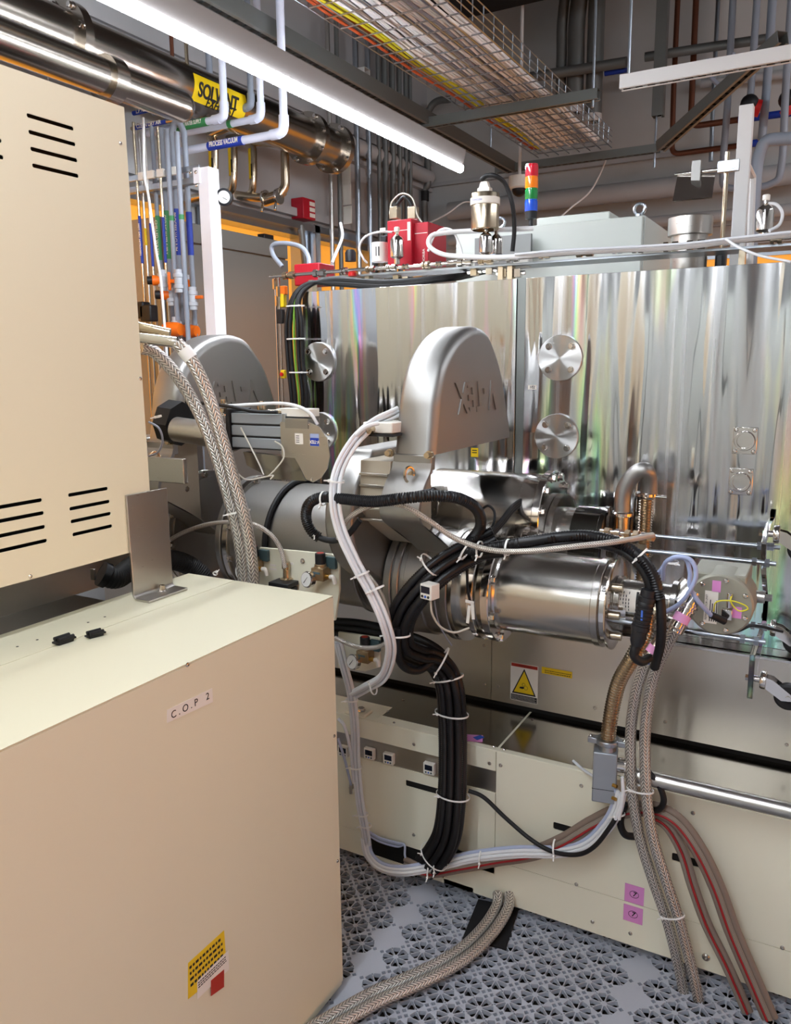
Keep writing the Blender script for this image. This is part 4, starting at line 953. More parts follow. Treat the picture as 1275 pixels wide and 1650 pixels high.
b = MB(); p = at(457, 940, Y=RY-.03); b.box(p, (.065, .05, .012)); b.box(p+Vector((0, 0, -.02)), (.06, .045, .022)); o = b.build('filter_block', 'plastic_black', None, .002); tag(o, 'black square filter block on the cream regulator panel', 'filter')
b = MB(); p = at(462, 935, Y=RY-.01); b.lathe(p+Vector((.0, .0, .0)), (0, 0, 1), [(-.02, .018), (.005, .018), (.008, .010), (.03, .009), (.034, .012), (.05, .011)], 22); o = b.build('hose_fitting', 'gold_steel'); tag(o, 'steel hose fitting feeding the black filter block', 'fitting')
for (px, py) in ((488, 904),): screw(at(px, py, Y=RY), (0, -1, 0), .0075, rp)
for (px, py, w) in ((440, 911, .02), (440, 917, .024), (470, 908, .012)): p = at(px, py, Y=RY-.0005); MB().span((p.x-w/2, RY-.001, p.z-.0028), (p.x+w/2, RY, p.z+.0028)).build('small_label', 'white_label', rp)
# second, lower regulator below the duct
rp2 = thing('regulator_panel', 'lower cream regulator bracket under the wide duct, behind the white tubes', 'panel', at(585, 1060, Y=1.82))
q = [at(*p, Y=1.83) for p in ((545, 1018), (612, 1028), (612, 1075), (588, 1082), (545, 1076))]
b = MB(); b.prism([(p.x, p.z) for p in q], 'Y', 1.83, 1.838); b.build('backplate', 'cream_chassis', rp2, .001)
regulator(588, 1026, 1.80, .95, 'bronze air regulator with round gauge below the wide duct')
# remote pressure readout hanging on the hoses
pr = thing('pressure_sensor', 'white cube pressure readout hanging on the black hose bundle', 'gauge', at(693, 952, Y=1.58)); p = at(693, 952, Y=1.58)
Mr = Matrix.Rotation(-.25, 3, 'Z')
def PR(x, y, z): return p+Mr @ Vector((x, y, z))
MB().box(PR(0, .0, 0), (.034, .030, .036), Mr).build('body', 'plastic_white', pr, .002)
d_ = MB().box(PR(-.001, -.0152, .005), (.026, .001, .016), Mr).build('display', 'lcd', pr)
for k in (-1, 0, 1): MB().cyl(PR(-.001+k*.009, -.0148, -.011), PR(-.001+k*.009, -.0162, -.011), .0032, n=12).build('button', 'button_blue' if k == 0 else 'ink', pr)
# angle valve with clamp ring, and the long chrome pipe
av = thing('angle_valve', 'grey aluminium angle valve with clamp ring standing on the plinth edge', 'valve', at(975, 1260, Y=1.84)); 
YV = 1.83; x0, x1 = at(954, 1220, Y=YV).x, at(992, 1225, Y=YV).x; z1 = at(972, 1212, Y=YV).z; z0 = at(970, 1292, Y=YV).z
Mr = Matrix.Rotation(math.radians(12), 3, 'Z')
xc = (x0+x1)/2
b = MB(); b.box((xc, YV+.02, (z0+z1)/2), (x1-x0, .05, z1-z0), Mr); b.build('body', 'alu_box', av, .003)
b = MB(); b.box((xc, YV+.02, z0+(z1-z0)*.27), (x1-x0+.0006, .0506, .0012), Mr); b.build('joint_line', 'slot_dark', av)
b = MB(); b.lathe((xc+.004, YV+.02, z1), (0, 0, 1), [(0, .021), (.012, .019), (.022, .019)], 28); b.build('neck', 'alu', av)
b = MB(); b.lathe((xc+.004, YV+.02, z1+.016), (0, 0, 1), [(0, .028), (.002, .030), (.012, .030), (.014, .028)], 32); b.box((xc-.030, YV+.012, z1+.024), (.022, .022, .014)); b.box((xc+.040, YV+.020, z1+.024), (.022, .022, .014)); cl = b.build('clamp_ring', 'alu', av, .0015)
screw((xc-.036, YV+.012, z1+.031), (0, 0, 1), .005, av); screw((xc+.044, YV+.02, z1+.031), (0, 0, 1), .005, av)
b = MB(); b.cyl((xc+.02, YV+.02, (z0+z1)/2+.03), (xc+.055, YV+.03, (z0+z1)/2+.03), .019, n=28); b.cyl((xc+.05, YV+.03, (z0+z1)/2+.03), (xc+.062, YV+.03, (z0+z1)/2+.03), .027, n=28); b.build('side_port', 'steel_polish', av)
for dz in (.018, .052): MB().cyl((xc+.025, YV+.0, z0+dz), (xc+.036, YV-.004, z0+dz), .0045, n=10).build('air_fitting', 'brass', av)
A = at(1040, 1262, Y=1.86); C_ = at(1275, 1318, Y=1.86); zc = at(1160, 1285, Y=1.86).z
zz = (at(1060, 1262, Y=1.86).z+at(1275, 1302, Y=1.86).z)/2
lpipe = MB(); lpipe.cyl((xc+.058, 1.86, zz), (1.2, 1.86, zz), .0185, n=32); o = lpipe.build('vacuum_pipe', 'steel'); tag(o, 'long plain stainless pipe running along the plinth top edge to the right', 'pipe')
# ------------------------------------------------------------------ hoses, cables and ties
def hose(pts, r, m, label, cat='hose', name='hose', group=None, n=12, corr=0, amp=0):
    o = MB().tube(pts, r, n, corr=corr, amp=amp).build(name, m, ang=80 if not corr else 70); tag(o, label, cat, group); return o
# A loop of corrugated conduit across the near valve
lp = path([(580, 838, 1.58), (560, 862, 1.57), (535, 871, 1.56), (508, 862, 1.55), (494, 838, 1.54), (498, 812, 1.53), (520, 801, 1.53), (545, 803, 1.53), (600, 808, 1.52), (650, 803, 1.52), (700, 799, 1.55), (740, 803, 1.60), (768, 820, 1.66), (775, 845, 1.70), (762, 868, 1.72), (735, 890, 1.72)], 8)
hose(lp[:30], .0075, 'rubber', 'thin black sleeved cable curling back at the left end of the corrugated loop', 'cable', 'sleeved_cable')
hose(lp[22:], .0135, 'hose_black', 'black corrugated conduit looping across the front of the near valve body', 'conduit', 'corrugated_conduit', corr=.0058, amp=.17, n=14)
q = path([(530, 800, 1.545), (580, 806, 1.54), (640, 800, 1.53), (700, 790, 1.56)], 8); hose(q, .006, 'hose_black', 'second slimmer black conduit lying on top of the corrugated loop', 'conduit', 'corrugated_conduit', corr=.004, amp=.16)
# B trunk of conduits from the pump head down to the plinth
TR = path([(800, 868, 1.74), (770, 882, 1.72), (735, 900, 1.68), (700, 925, 1.64), (670, 955, 1.62), (650, 985, 1.62), (642, 1015, 1.64), (648, 1042, 1.68), (672, 1058, 1.74), (700, 1066, 1.80), (718, 1085, 1.84), (727, 1115, 1.85), (730, 1160, 1.86), (731, 1220, 1.85), (729, 1290, 1.83), (722, 1345, 1.82), (706, 1378, 1.84), (688, 1398, 1.90)], 8)
offs = [(-.022, .012), (0, .014), (.021, .010), (-.026, -.008), (-.004, -.009), (.020, -.010), (.034, 0)]
names = ['leftmost', 'second from left', 'centre', 'back left', 'back centre', 'back right', 'rightmost']
for k, (pp, nm) in enumerate(zip(bundle(TR, offs), names)):
    lim = pp if k < 5 else pp[60:]
    hose(lim, .0112, 'hose_black', 'black corrugated conduit of the thick bundle dropping to the plinth cut-out, %s' % nm, 'conduit', 'corrugated_conduit', 'conduits of the thick black bundle', corr=.0058, amp=.17, n=12)
hose(path([(642, 1010, 1.61), (640, 1050, 1.63), (652, 1075, 1.67), (676, 1080, 1.72), (700, 1062, 1.78)], 8), .0105, 'hose_black', 'black corrugated conduit hanging in a low loop under the cable tie', 'conduit', 'corrugated_conduit', corr=.0058, amp=.17)
for k in range(3):
    hose(path([(520, 1000+k*9, 1.90), (580, 1004+k*10, 1.88), (640, 1018+k*10, 1.84), (690, 1036+k*8, 1.84), (718, 1060+k*4, 1.86), (726, 1100, 1.88)], 8), .011, 'rubber', 'black cable running under the wide duct to the bundle, %s' % ['uppermost', 'middle', 'lowest'][k], 'cable', 'black_cable', 'black cables under the duct')
# right arm of the trunk to the black connector
RA = path([(760, 886, 1.68), (800, 880, 1.66), (850, 872, 1.65), (900, 864, 1.66), (950, 862, 1.68), (1000, 874, 1.70), (1035, 898, 1.70), (1056, 930, 1.70), (1064, 965, 1.70)], 8)
for k, pp in enumerate(bundle(RA, [(0, .006), (.018, -.004)])):
    hose(pp, .0125 if k == 0 else .011, 'hose_black', ['black corrugated conduit arching over the front pump to its connector, nearer one', 'black corrugated conduit arching over the front pump, lower one behind'][k], 'conduit', 'corrugated_conduit', corr=.0058, amp=.17, n=14)
hose(path([(1064, 960, 1.70), (1066, 1000, 1.70), (1064, 1040, 1.72), (1055, 1075, 1.76)], 8), .0105, 'strut_grey' if False else 'rubber', 'dark grey cable leaving the corrugated conduit beside the pump connector', 'cable', 'cable')
cn = thing('cable_connector', 'ribbed black circular cable connector hanging beside the front pump', 'connector', at(1035, 1000, Y=1.68))
A = at(1046, 950, Y=1.69); B_ = at(1026, 1040, Y=1.68); d = (B_-A).normalized(); L = (B_-A).length
b = MB(); pr_ = [(0, .012), (0, .016), (.015, .016), (.016, .0185), (.026, .0185), (.027, .0175)]
t_ = .03
while t_ < L*.62: pr_ += [(t_, .0185), (t_+.004, .0185), (t_+.005, .0165), (t_+.008, .0165)]; t_ += .009
pr_ += [(L*.64, .0195), (L*.72, .0195), (L*.73, .0165), (L*.92, .016), (L, .012)]
b.lathe(A, d, pr_, 28); b.build('shell', 'plastic_black', cn)
MB().box(A+d*L*.42+Vector((0, -.018, 0)), (.004, .0015, .022)).build('mark', 'button_blue', cn)
hose(path([(1026, 1038, 1.68), (1022, 1056, 1.68), (1034, 1066, 1.69), (1046, 1060, 1.72)], 6), .010, 'rubber', 'short black cable bend under the ribbed connector', 'cable', 'cable')
# loose black cables over the rear dark pump
for k in range(3):
    hose(path([(740, 895-k*3, 1.76), (775, 878-k*3, 1.78), (805, 850-k*4, 1.86), (828, 822-k*4, 1.96), (850, 810-k*3, 2.03), (868, 815+k*3, 2.06)], 8), .0055, 'rubber', 'black cable curving over the dark rear pump, %s' % ['lowest', 'middle', 'uppermost'][k], 'cable', 'black_cable', 'cables over the dark pump')
hose(path([(775, 822, 1.9), (787, 815, 1.88), (797, 825, 1.88), (795, 845, 1.86), (782, 862, 1.82)], 6), .0035, 'rubber', 'thin black lead looping beside the bolted spool flange', 'cable', 'black_cable')
hose(path([(752, 900, 1.72), (753, 925, 1.70), (754, 950, 1.71), (758, 970, 1.72)], 6), .0035, 'rubber', 'thin black lead hanging in front of the pump flange', 'cable', 'black_cable')
hose(path([(835, 815, 2.10), (843, 800, 2.10), (852, 797, 2.10), (860, 804, 2.12)], 6), .007, 'rubber', 'small black elbow plug standing above the dark pump', 'plug', 'plug')
c = at(847, 800, Y=2.09); o = MB().cyl(c+Vector((0, 0, -.012)), c+Vector((0, 0, .008)), .009, n=16).build('plug_sleeve', 'red'); tag(o, 'small red plug sleeve above the dark rear pump', 'plug')
# D braided fine hoses
hose(path([(270, 872, 1.75), (300, 856, 1.72), (345, 843, 1.68), (400, 843, 1.66), (432, 858, 1.66), (452, 884, 1.67), (460, 915, 1.67)], 10), .0062, 'braid_fine', 'thin braided steel hose arching from behind the bracket to the regulator panel', 'hose', 'braided_hose')
hose(path([(545, 868, 1.56), (560, 838, 1.55), (585, 820, 1.545), (615, 812, 1.55), (650, 815, 1.55), (690, 838, 1.57), (735, 868, 1.60), (790, 886, 1.61), (850, 888, 1.61), (930, 880, 1.63), (1000, 872, 1.68), (1052, 862, 1.78)], 10), .0062, 'braid_fine', 'thin braided steel hose sweeping across the near valve and over the front pump', 'hose', 'braided_hose')
hose(path([(540, 1028, 1.72), (575, 1042, 1.72), (610, 1042, 1.73), (635, 1022, 1.75), (640, 990, 1.76)], 10), .006, 'braid_fine', 'thin braided steel hose curving low under the wide duct', 'hose', 'braided_hose')
hose(path([(580, 912, 1.60), (605, 940, 1.60), (622, 972, 1.60), (630, 1010, 1.60)], 10), .004, 'braid_fine', 'slim braided line running beside the white tubes', 'hose', 'braided_hose')
c = at(1008, 858, Y=2.0)
ft_ = thing('pipe_fitting', 'row of chrome compression fittings at the end of the thin braided hose', 'fitting', at(1020, 862, Y=1.84))
b = MB(); A = at(968, 855, Y=1.84); B_ = at(1052, 866, Y=1.80)
d = (B_-A).normalized(); L = (B_-A).length
b.lathe(A, d, [(0, .005), (L, .005)], 12); b.build('tube', 'steel_polish', ft_)
for f_, r_, n_ in ((.1, .010, 6), (.3, .009, 20), (.5, .011, 6), (.66, .012, 6), (.8, .009, 20), (.92, .010, 6)):
    b = MB(); b.cyl(A+d*L*f_, A+d*(L*f_+.013), r_, n=n_); b.build('nut', 'gold_steel' if n_ == 6 else 'steel_polish', ft_)
# E thick braided hoses from the upper cabinet
E1 = path([(226, 560, 1.42), (250, 568, 1.46), (285, 605, 1.50), (318, 660, 1.535), (345, 725, 1.55), (368, 800, 1.56), (385, 870, 1.57), (392, 930, 1.58), (396, 1010, 1.58)], 12)
E2 = path([(285, 552, 1.46), (310, 582, 1.48), (335, 635, 1.50), (356, 700, 1.515), (376, 770, 1.525), (394, 835, 1.535), (404, 890, 1.545), (408, 940, 1.55), (410, 1010, 1.56)], 12)
for (e, lab) in ((E1, 'thick braided steel hose from behind the upper cabinet, left one of the tied pair'), (E2, 'thick braided steel hose from behind the upper cabinet, right one of the tied pair')):
    hose(e, .0155, 'braid', lab, 'hose', 'braided_hose', 'thick braided hoses behind the cabinets', n=20)
A = at(200, 540, Y=1.40); B_ = at(285, 552, Y=1.46)
mf = thing('hose_manifold', 'stack of chrome pipe ends feeding the thick braided hoses beside the upper cabinet', 'manifold', B_)
b = MB(); b.cyl(A, B_, .014, n=20); b.build('pipe', 'steel_polish', mf); b = MB(); b.cyl(A+Vector((0, 0, .028)), B_+Vector((-.02, 0, .022)), .012, n=20); b.build('pipe', 'gold_steel', mf)
c, d = mid(E2, .09); b = MB(); b.lathe(c-d*.014, d, [(0, .0158), (0, .0175), (.028, .0175), (.028, .0158)], 24, cap=False); o = b.build('hose_band', 'tie_white'); tag(o, 'pale band round the upper end of the right thick braided hose', 'band')
c = (E1[72]+E2[66])/2; tie(at(385, 825, Y=1.547), (.25, 0, -1), .034, .019, 'white cable tie round the two thick braided hoses')
# F two braided hoses to the refrigerator unit
F1 = path([(1092, 1008, 1.76), (1075, 1040, 1.78), (1057, 1080, 1.80), (1046, 1125, 1.82), (1040, 1180, 1.835), (1040, 1240, 1.835), (1044, 1300, 1.83), (1055, 1360, 1.83), (1074, 1420, 1.83), (1094, 1480, 1.84), (1110, 1540, 1.85), (1124, 1600, 1.86), (1130, 1650, 1.87)], 10)
F2 = path([(1045, 1056, 1.80), (1034, 1085, 1.81), (1024, 1120, 1.82), (1017, 1175, 1.84), (1017, 1240, 1.84), (1022, 1300, 1.84), (1034, 1360, 1.84), (1053, 1420, 1.84), (1074, 1480, 1.85), (1090, 1540, 1.86), (1102, 1600, 1.87), (1108, 1650, 1.88)], 10)
hose(F1, .0130, 'braid', 'braided steel helium hose with pink band, right one hanging to the floor at the plinth', 'hose', 'braided_hose', 'helium hoses at the plinth', n=20)
hose(F2, .0130, 'braid', 'braided steel helium hose with pink band, left one hanging to the floor at the plinth', 'hose', 'braided_hose', 'helium hoses at the plinth', n=20)
hc = thing('hose_coupling', 'chrome hose coupling with pink tape at the refrigerator unit', 'coupling', F1[0])
A = at(1122, 955, Y=1.80); B_ = F1[3]; d = (B_-A).normalized(); L = (B_-A).length
b = MB(); b.lathe(A, d, [(0, .010), (L*.12, .010), (L*.13, .018), (L*.3, .018), (L*.31, .022), (L*.36, .022), (L*.37, .018), (L*.42, .018), (L*.43, .021), (L*.47, .021), (L*.48, .0165), (L*.78, .0165), (L*.79, .0185), (L, .0185)], 28); b.build('coupling', 'steel_polish', hc)
b = MB(); b.lathe(A+d*L*.56, d, [(0, .0166), (0, .0176), (L*.2, .0176), (L*.2, .0166)], 28, cap=False); b.build('tape', 'pink_tape', hc)
A = at(1062, 1018, Y=1.80)+Vector((0,0,0)); A = at(1066, 1030, Y=1.82); B_ = F2[3]; d = (B_-A).normalized(); L = (B_-A).length
h2 = thing('hose_coupling', 'chrome hose coupling with pink tape on the left helium hose', 'coupling', A)
b = MB(); b.lathe(A, d, [(0, .0145), (L*.75, .0145), (L*.76, .0165), (L*1.05, .0165)], 28); b.build('coupling', 'steel_polish', h2)
b = MB(); b.lathe(A+d*L*.35, d, [(0, .0146), (0, .0156), (L*.3, .0156), (L*.3, .0146)], 28, cap=False); b.build('tape', 'pink_tape', h2)
tie(at(1032, 1272, Y=1.83), (.03, 0, -1), .031, .018, 'white cable tie round the two helium hoses beside the angle valve')
tie(at(1083, 1474, Y=1.84), (.3, 0, -1), .030, .018, 'white cable tie round the two helium hoses low over the pink stickers')
# G bellows hose to the angle valve
g_ = path([(1045, 985, 1.84), (1040, 1020, 1.84), (1018, 1062, 1.84), (998, 1098, 1.845), (987, 1140, 1.85), (981, 1180, 1.85), (979, 1212, 1.85)], 12)
hose(g_, .0185, 'gold_steel', 'ribbed stainless bellows hose curving down into the angle valve', 'hose', 'bellows_hose', corr=.0072, amp=.26, n=24)
# lilac-grey power cable loop at the refrigerator
hose(path([(1068, 935, 1.78), (1072, 908, 1.76), (1092, 897, 1.75), (1114, 903, 1.75), (1122, 925, 1.75), (1113, 950, 1.75), (1096, 972, 1.76), (1075, 985, 1.78)], 8), .0048, 'cable_lilac', 'grey-lilac control cable looped beside the refrigerator unit, outer loop', 'cable', 'control_cable')
hose(path([(1060, 925, 1.78), (1080, 902, 1.77), (1104, 900, 1.765), (1112, 922, 1.765), (1112, 945, 1.765), (1125, 968, 1.77), (1147, 992, 1.80)], 8), .0048, 'cable_lilac', 'grey-lilac control cable leading to the black plug on the refrigerator cover', 'cable', 'control_cable')
A = at(1146, 991, Y=1.80); B_ = at(1168, 1001, Y=1.82); o = MB().cyl(A, B_, .0075, .0085, n=16).build('cable_boot', 'rubber'); tag(o, 'short black boot at the end of the lilac cable', 'plug')
tie(at(1084, 906, Y=1.765), (0, 0, 1), .012, .012, 'white cable tie hanging round the lilac cable loop')
hose(path([(1070, 1010, 1.84), (1130, 1022, 1.86), (1185, 1018, 1.86), (1215, 1008, 1.86), (1262, 1018, 1.88)], 8), .003, 'rubber', 'thin black lead passing behind the acrylic plate', 'cable', 'black_cable')
# C white tube bundle
CT = path([(640, 664, 1.72), (605, 682, 1.66), (572, 712, 1.60), (548, 755, 1.56), (541, 800, 1.53), (549, 850, 1.53), (573, 905, 1.54), (603, 960, 1.56), (624, 1010, 1.58), (631, 1050, 1.62), (618, 1090, 1.68), (590, 1108, 1.72), (572, 1118, 1.75)], 10)
for k, pp in enumerate(bundle(CT, [(-.009, 0), (0, -.003), (.009, 0), (0, .007), (.005, .012)])):
    hose(pp, .0050, 'tube_white' if k != 3 else 'tube_clear', 'white air tube of the bundle swinging past the near valve, strand %s' % ['on the left edge', 'at the back', 'on the right edge', 'in the middle', 'nearest the camera'][k], 'tube', 'air_tube', 'white air tubes past the near valve')
hose(path([(570, 705, 1.60), (590, 688, 1.60), (610, 682, 1.62)], 6), .005, 'tube_white', 'short white tube entering the terminal box gland', 'tube', 'air_tube')
CD = path([(545, 1035, 1.78), (555, 1075, 1.80), (566, 1118, 1.84), (572, 1170, 1.87), (574, 1230, 1.885), (580, 1290, 1.885), (588, 1335, 1.89), (592, 1362, 1.90)], 10)
for k, pp in enumerate(bundle(CD, [(-.010, 0), (0, .004), (.010, 0), (.002, -.008)])):
    hose(pp, .0052, 'tube_white' if k != 1 else 'tube_clear', 'white air tube dropping in front of the plinth, %s' % ['left strand', 'front strand', 'right strand', 'rear strand'][k], 'tube', 'air_tube', 'white air tubes down the plinth')
hose(path([(545, 1158, 1.86), (556, 1172, 1.86), (566, 1215, 1.875), (570, 1260, 1.88)], 8), .005, 'tube_clear', 'clear tube joining the white bundle low beside the cream cabinet', 'tube', 'air_tube')
hose(path([(545, 1190, 1.90), (556, 1225, 1.90), (566, 1265, 1.90)], 8), .004, 'tube_blue', 'bluish tube behind the white bundle at the gauge strip', 'tube', 'air_tube')
for (px, py, lab, d, Y, r) in ((608, 948, 'near the middle of the big sweep', (.5, 0, -1), 1.555, .018), (584, 925, 'halfway down the sweep', (.5, 0, -1), 1.545, .018), (543, 775, 'beside the wide duct top', (-.1, 0, -1), 1.535, .018), (602, 1108, 'at the low end of the sweep', (-1, 0, -.3), 1.70, .018), (567, 1128, 'where the tubes gather above the plinth', (.1, 0, -1), 1.845, .019), (573, 1236, 'below the gauge strip', (.05, 0, -1), 1.885, .019), (584, 1312, 'near the cable opening', (.1, 0, -1), 1.885, .018), (590, 1330, 'just above the cable opening', (.1, 0, -1), 1.89, .017)):
    tie(at(px, py, Y=Y), d, r, .014, 'white cable tie on the white tubes, '+lab)
for (px, py, rx, ry, d, Y, lab) in ((640, 1022, .034, .024, (.05, 0, -1), 1.62, 'at the bend under the pump flange'), (712, 1065, .040, .03, (.7, .3, -.4), 1.80, 'where the bundle turns down'), (722, 1092, .045, .032, (.3, 0, -1), 1.85, 'at the top of the drop'), (728, 1149, .048, .03, (0, 0, -1), 1.86, 'above the plinth edge'), (730, 1281, .048, .03, (0, 0, -1), 1.835, 'in front of the cream door'), (700, 1380, .045, .032, (-.6, .2, -.8), 1.83, 'at the cable opening'), (693, 910, .030, .022, (-.7, 0, -.6), 1.63, 'behind the pressure readout')):
    tie(at(px, py, Y=Y), d, rx, ry, 'white cable tie round the thick black bundle '+lab)
for (px, py, d, Y, r, lab) in ((522, 803, (1, 0, 0), 1.53, .016, 'at the left end of the corrugated loop'), (507, 858, (.6, 0, .5), 1.55, .009, 'on the curled sleeve end'), (773, 885, (1, 0, 0), 1.64, .018, 'above the front pump flange, left one'), (819, 882, (1, 0, 0), 1.64, .018, 'above the front pump vessel'), (751, 888, (.8, 0, -.4), 1.66, .022, 'hanging beside the braided hose crossing'), (1034, 893, (.7, 0, -.6), 1.70, .016, 'on the conduit bend above the motor neck')):
    tie(at(px, py, Y=Y), d, r, r, 'white cable tie '+lab)
# white looms from the cube readout
hose(path([(694, 968, 1.58), (697, 990, 1.59), (710, 1010, 1.62), (732, 1019, 1.66), (756, 1012, 1.70)], 8), .0026, 'cable_thin', 'thin pale lead hanging from the cube pressure readout', 'cable', 'lead_cable')
hose(path([(700, 968, 1.60), (706, 1000, 1.64), (716, 1022, 1.70), (728, 1040, 1.74)], 8), .0018, 'cable_grey', 'thin grey lead dropping behind the pale one', 'cable', 'lead_cable')
lb_ = thing('label_flags', 'cluster of white cable flags tied in front of the pump flange', 'tag', at(757, 985, Y=1.69))
for (px, py, w, h, rz) in ((755, 990, .008, .045, .1), (762, 985, .008, .04, -.08), (757, 970, .022, .007, .1)):
    MB().box(at(px, py, Y=1.69), (w, .002, h), Matrix.Rotation(rz, 3, 'Y')).build('flag', 'plastic_white', lb_, .0005)
# lower sweep: white tubes, cloth covered cables, red striped cable
LW = path([(588, 1350, 1.90), (594, 1378, 1.89), (615, 1398, 1.88), (650, 1404, 1.87), (700, 1396, 1.86), (760, 1382, 1.86), (830, 1374, 1.86), (900, 1373, 1.86), (945, 1362, 1.86), (975, 1335, 1.85), (992, 1308, 1.84), (1000, 1276, 1.83)], 10)
for k, pp in enumerate(bundle(LW, [(-.006, 0), (.003, .004), (.011, 0), (-.013, -.004)])):
    hose(pp, .0050, 'tube_white' if k < 3 else 'tube_blue', ['white tube of the long low sweep across the plinth, upper strand', 'white tube of the long low sweep across the plinth, front strand', 'white tube of the long low sweep across the plinth, lower strand', 'bluish tube on top of the long low sweep across the plinth'][k], 'tube', 'air_tube', 'tubes of the low sweep')
BW = path([(655, 1392, 1.90), (690, 1404, 1.87), (740, 1396, 1.87), (800, 1385, 1.875), (860, 1375, 1.875), (910, 1355, 1.87), (955, 1328, 1.87), (1000, 1308, 1.87), (1050, 1304, 1.875), (1090, 1322, 1.875), (1125, 1368, 1.87), (1155, 1430, 1.87), (1180, 1500, 1.87), (1212, 1575, 1.87), (1240, 1640, 1.87)], 10)
for k, (pp, m_) in enumerate(zip(bundle(BW, [(-.013, 0), (-.001, .004), (.011, 0), (.004, .011)]), ('cable_brown', 'braid_cloth', 'cable_brown', 'cable_red'))):
    hose(pp, .0085 if k < 3 else .0032, m_, ['brown flat cable of the low sweep, upper strand', 'cloth-braided cable in the middle of the low sweep', 'brown cable of the low sweep, lower strand', 'thin red striped cable on top of the low brown cables'][k], 'cable', 'power_cable', 'cables of the low sweep')
B2 = path([(1045, 1312, 1.88), (1075, 1330, 1.88), (1100, 1372, 1.88), (1118, 1430, 1.87), (1140, 1490, 1.87), (1172, 1555, 1.87), (1205, 1630, 1.87)], 10)
for k, (pp, m_) in enumerate(zip(bundle(B2, [(-.006, 0), (.007, 0), (0, .008)]), ('cable_brown', 'braid_cloth', 'cable_red'))):
    hose(pp, .0075 if k < 2 else .003, m_, ['brown cable falling to the floor beside the helium hoses', 'cloth-braided cable falling beside the helium hoses', 'thin red striped cable falling beside the helium hoses'][k], 'cable', 'power_cable', 'cables falling beside the helium hoses')
hose(path([(755, 1274, 1.86), (780, 1285, 1.87), (815, 1318, 1.87), (855, 1352, 1.86), (890, 1372, 1.85), (930, 1377, 1.84), (958, 1364, 1.83), (985, 1330, 1.83), (1002, 1300, 1.84)], 10), .0058, 'rubber', 'single black cable drooping from the bundle across the cream door', 'cable', 'black_cable')
hose(path([(1045, 1244, 1.85), (1062, 1265, 1.85), (1070, 1290, 1.85), (1060, 1305, 1.86), (1040, 1302, 1.88)], 8), .0075, 'rubber', 'black conduit loop poking out right of the helium hoses', 'conduit', 'black_cable')
hose(path([(1006, 1295, 1.85), (1000, 1325, 1.86), (1008, 1345, 1.87), (1028, 1348, 1.89)], 8), .009, 'rubber', 'short black sleeved cable entering the plinth beside the helium hoses', 'cable', 'black_cable')
c = at(1015, 1325, Y=YC); o = MB().lathe((c.x, YC-.003, c.z), (0, -1, 0), [(0, .0), (.0, .036), (.001, .036), (.001, 0)], 36, cap=False).build('round_cover', 'cream_chassis'); tag(o, 'round cream cover plate on the plinth door behind the helium hoses', 'cover')
c = at(992, 1298, Y=1.835); 
for (px, py, d, Y, r, lab) in ((895, 1366, (1, 0, .1), 1.86, .022, 'round the low sweep under the door handle'), (998, 1312, (.3, 0, -1), 1.84, .014, 'on the tubes below the angle valve'), (776, 1380, (1, 0, 0), 1.865, .020, 'on the white tubes of the low sweep'), (695, 1398, (1, 0, -.1), 1.865, .030, 'where the low sweep leaves the bundle'), (705, 1390, (1, 0, 0), 1.855, .030, 'beside the cable opening on the low sweep')):
    tie(at(px, py, Y=Y), d, r, r*.8, 'white cable tie '+lab)
# air tubes to the small valve fittings
for k, (px, py) in enumerate(((988, 1293), (996, 1268))):
    hose(path([(1003, 1252+k*4, 1.82), (1004, 1285, 1.82), (998-k*6, 1320, 1.83)], 6), .0042, 'tube_white', 'white tube on the angle valve side fitting, %s' % ['left', 'right'][k], 'tube', 'air_tube')
hose(path([(924, 1226, 1.96), (940, 1240, 1.93), (958, 1252, 1.88)], 6), .0038, 'tube_clear', 'short clear tube lying on the deck left of the angle valve', 'tube', 'air_tube')
# coil of thin tubes by the cable opening
for k in range(3):
    hose(path([(592, 1338+k*3, 1.90), (612, 1350+k*3, 1.91), (640, 1358+k*3, 1.915), (652, 1362, 1.91), (653, 1380, 1.90), (662, 1394, 1.89), (690, 1396, 1.87)], 8), .0034, ('tube_blue', 'cable_grey', 'tube_blue')[k], 'thin bluish tube in the plinth opening, %s' % ['upper', 'middle', 'lower'][k], 'tube', 'air_tube', 'thin tubes in the opening')
# floor hoses
FT = path([(560, 1640, 1.60), (640, 1596, 1.62), (700, 1566, 1.68), (750, 1535, 1.74), (788, 1500, 1.84), (812, 1466, 1.96), (822, 1445, 2.06)], 10)
FT = spline([at(480, 1680, Z=.032), at(600, 1610, Z=.032), at(650, 1588, Z=.032), at(710, 1560, Z=.032), at(756, 1530, Z=.032), at(786, 1500, Z=.034), at(804, 1474, Z=.045), at(812, 1455, Z=.055), at(812, 1440, Z=.065)], 10)
for k, pp in enumerate(bundle(FT, [(-.017, .0), (.015, .0)], up=(0, 0, 1))):
    hose(pp, .0145, 'braid', ['braided steel hose lying on the perforated floor, rear one of the pair', 'braided steel hose lying on the perforated floor, front one of the pair'][k], 'hose', 'braided_hose', 'braided hoses on the floor', n=20)
b = MB(); p = at(792, 1488, Z=.004); b.box(p, (.12, .17, .008), Matrix.Rotation(.15, 3, 'Z')); o = b.build('foam_pad', 'foam_black', None, .002); tag(o, 'black foam pad on the perforated floor under the braided hoses', 'pad')
b = MB(); b.cyl((XS-.12, YC+.10, .0), (XS-.12, YC+.10, .03), .03, n=24); o = b.build('levelling_foot', 'steel'); tag(o, 'steel levelling foot under the plinth', 'foot')
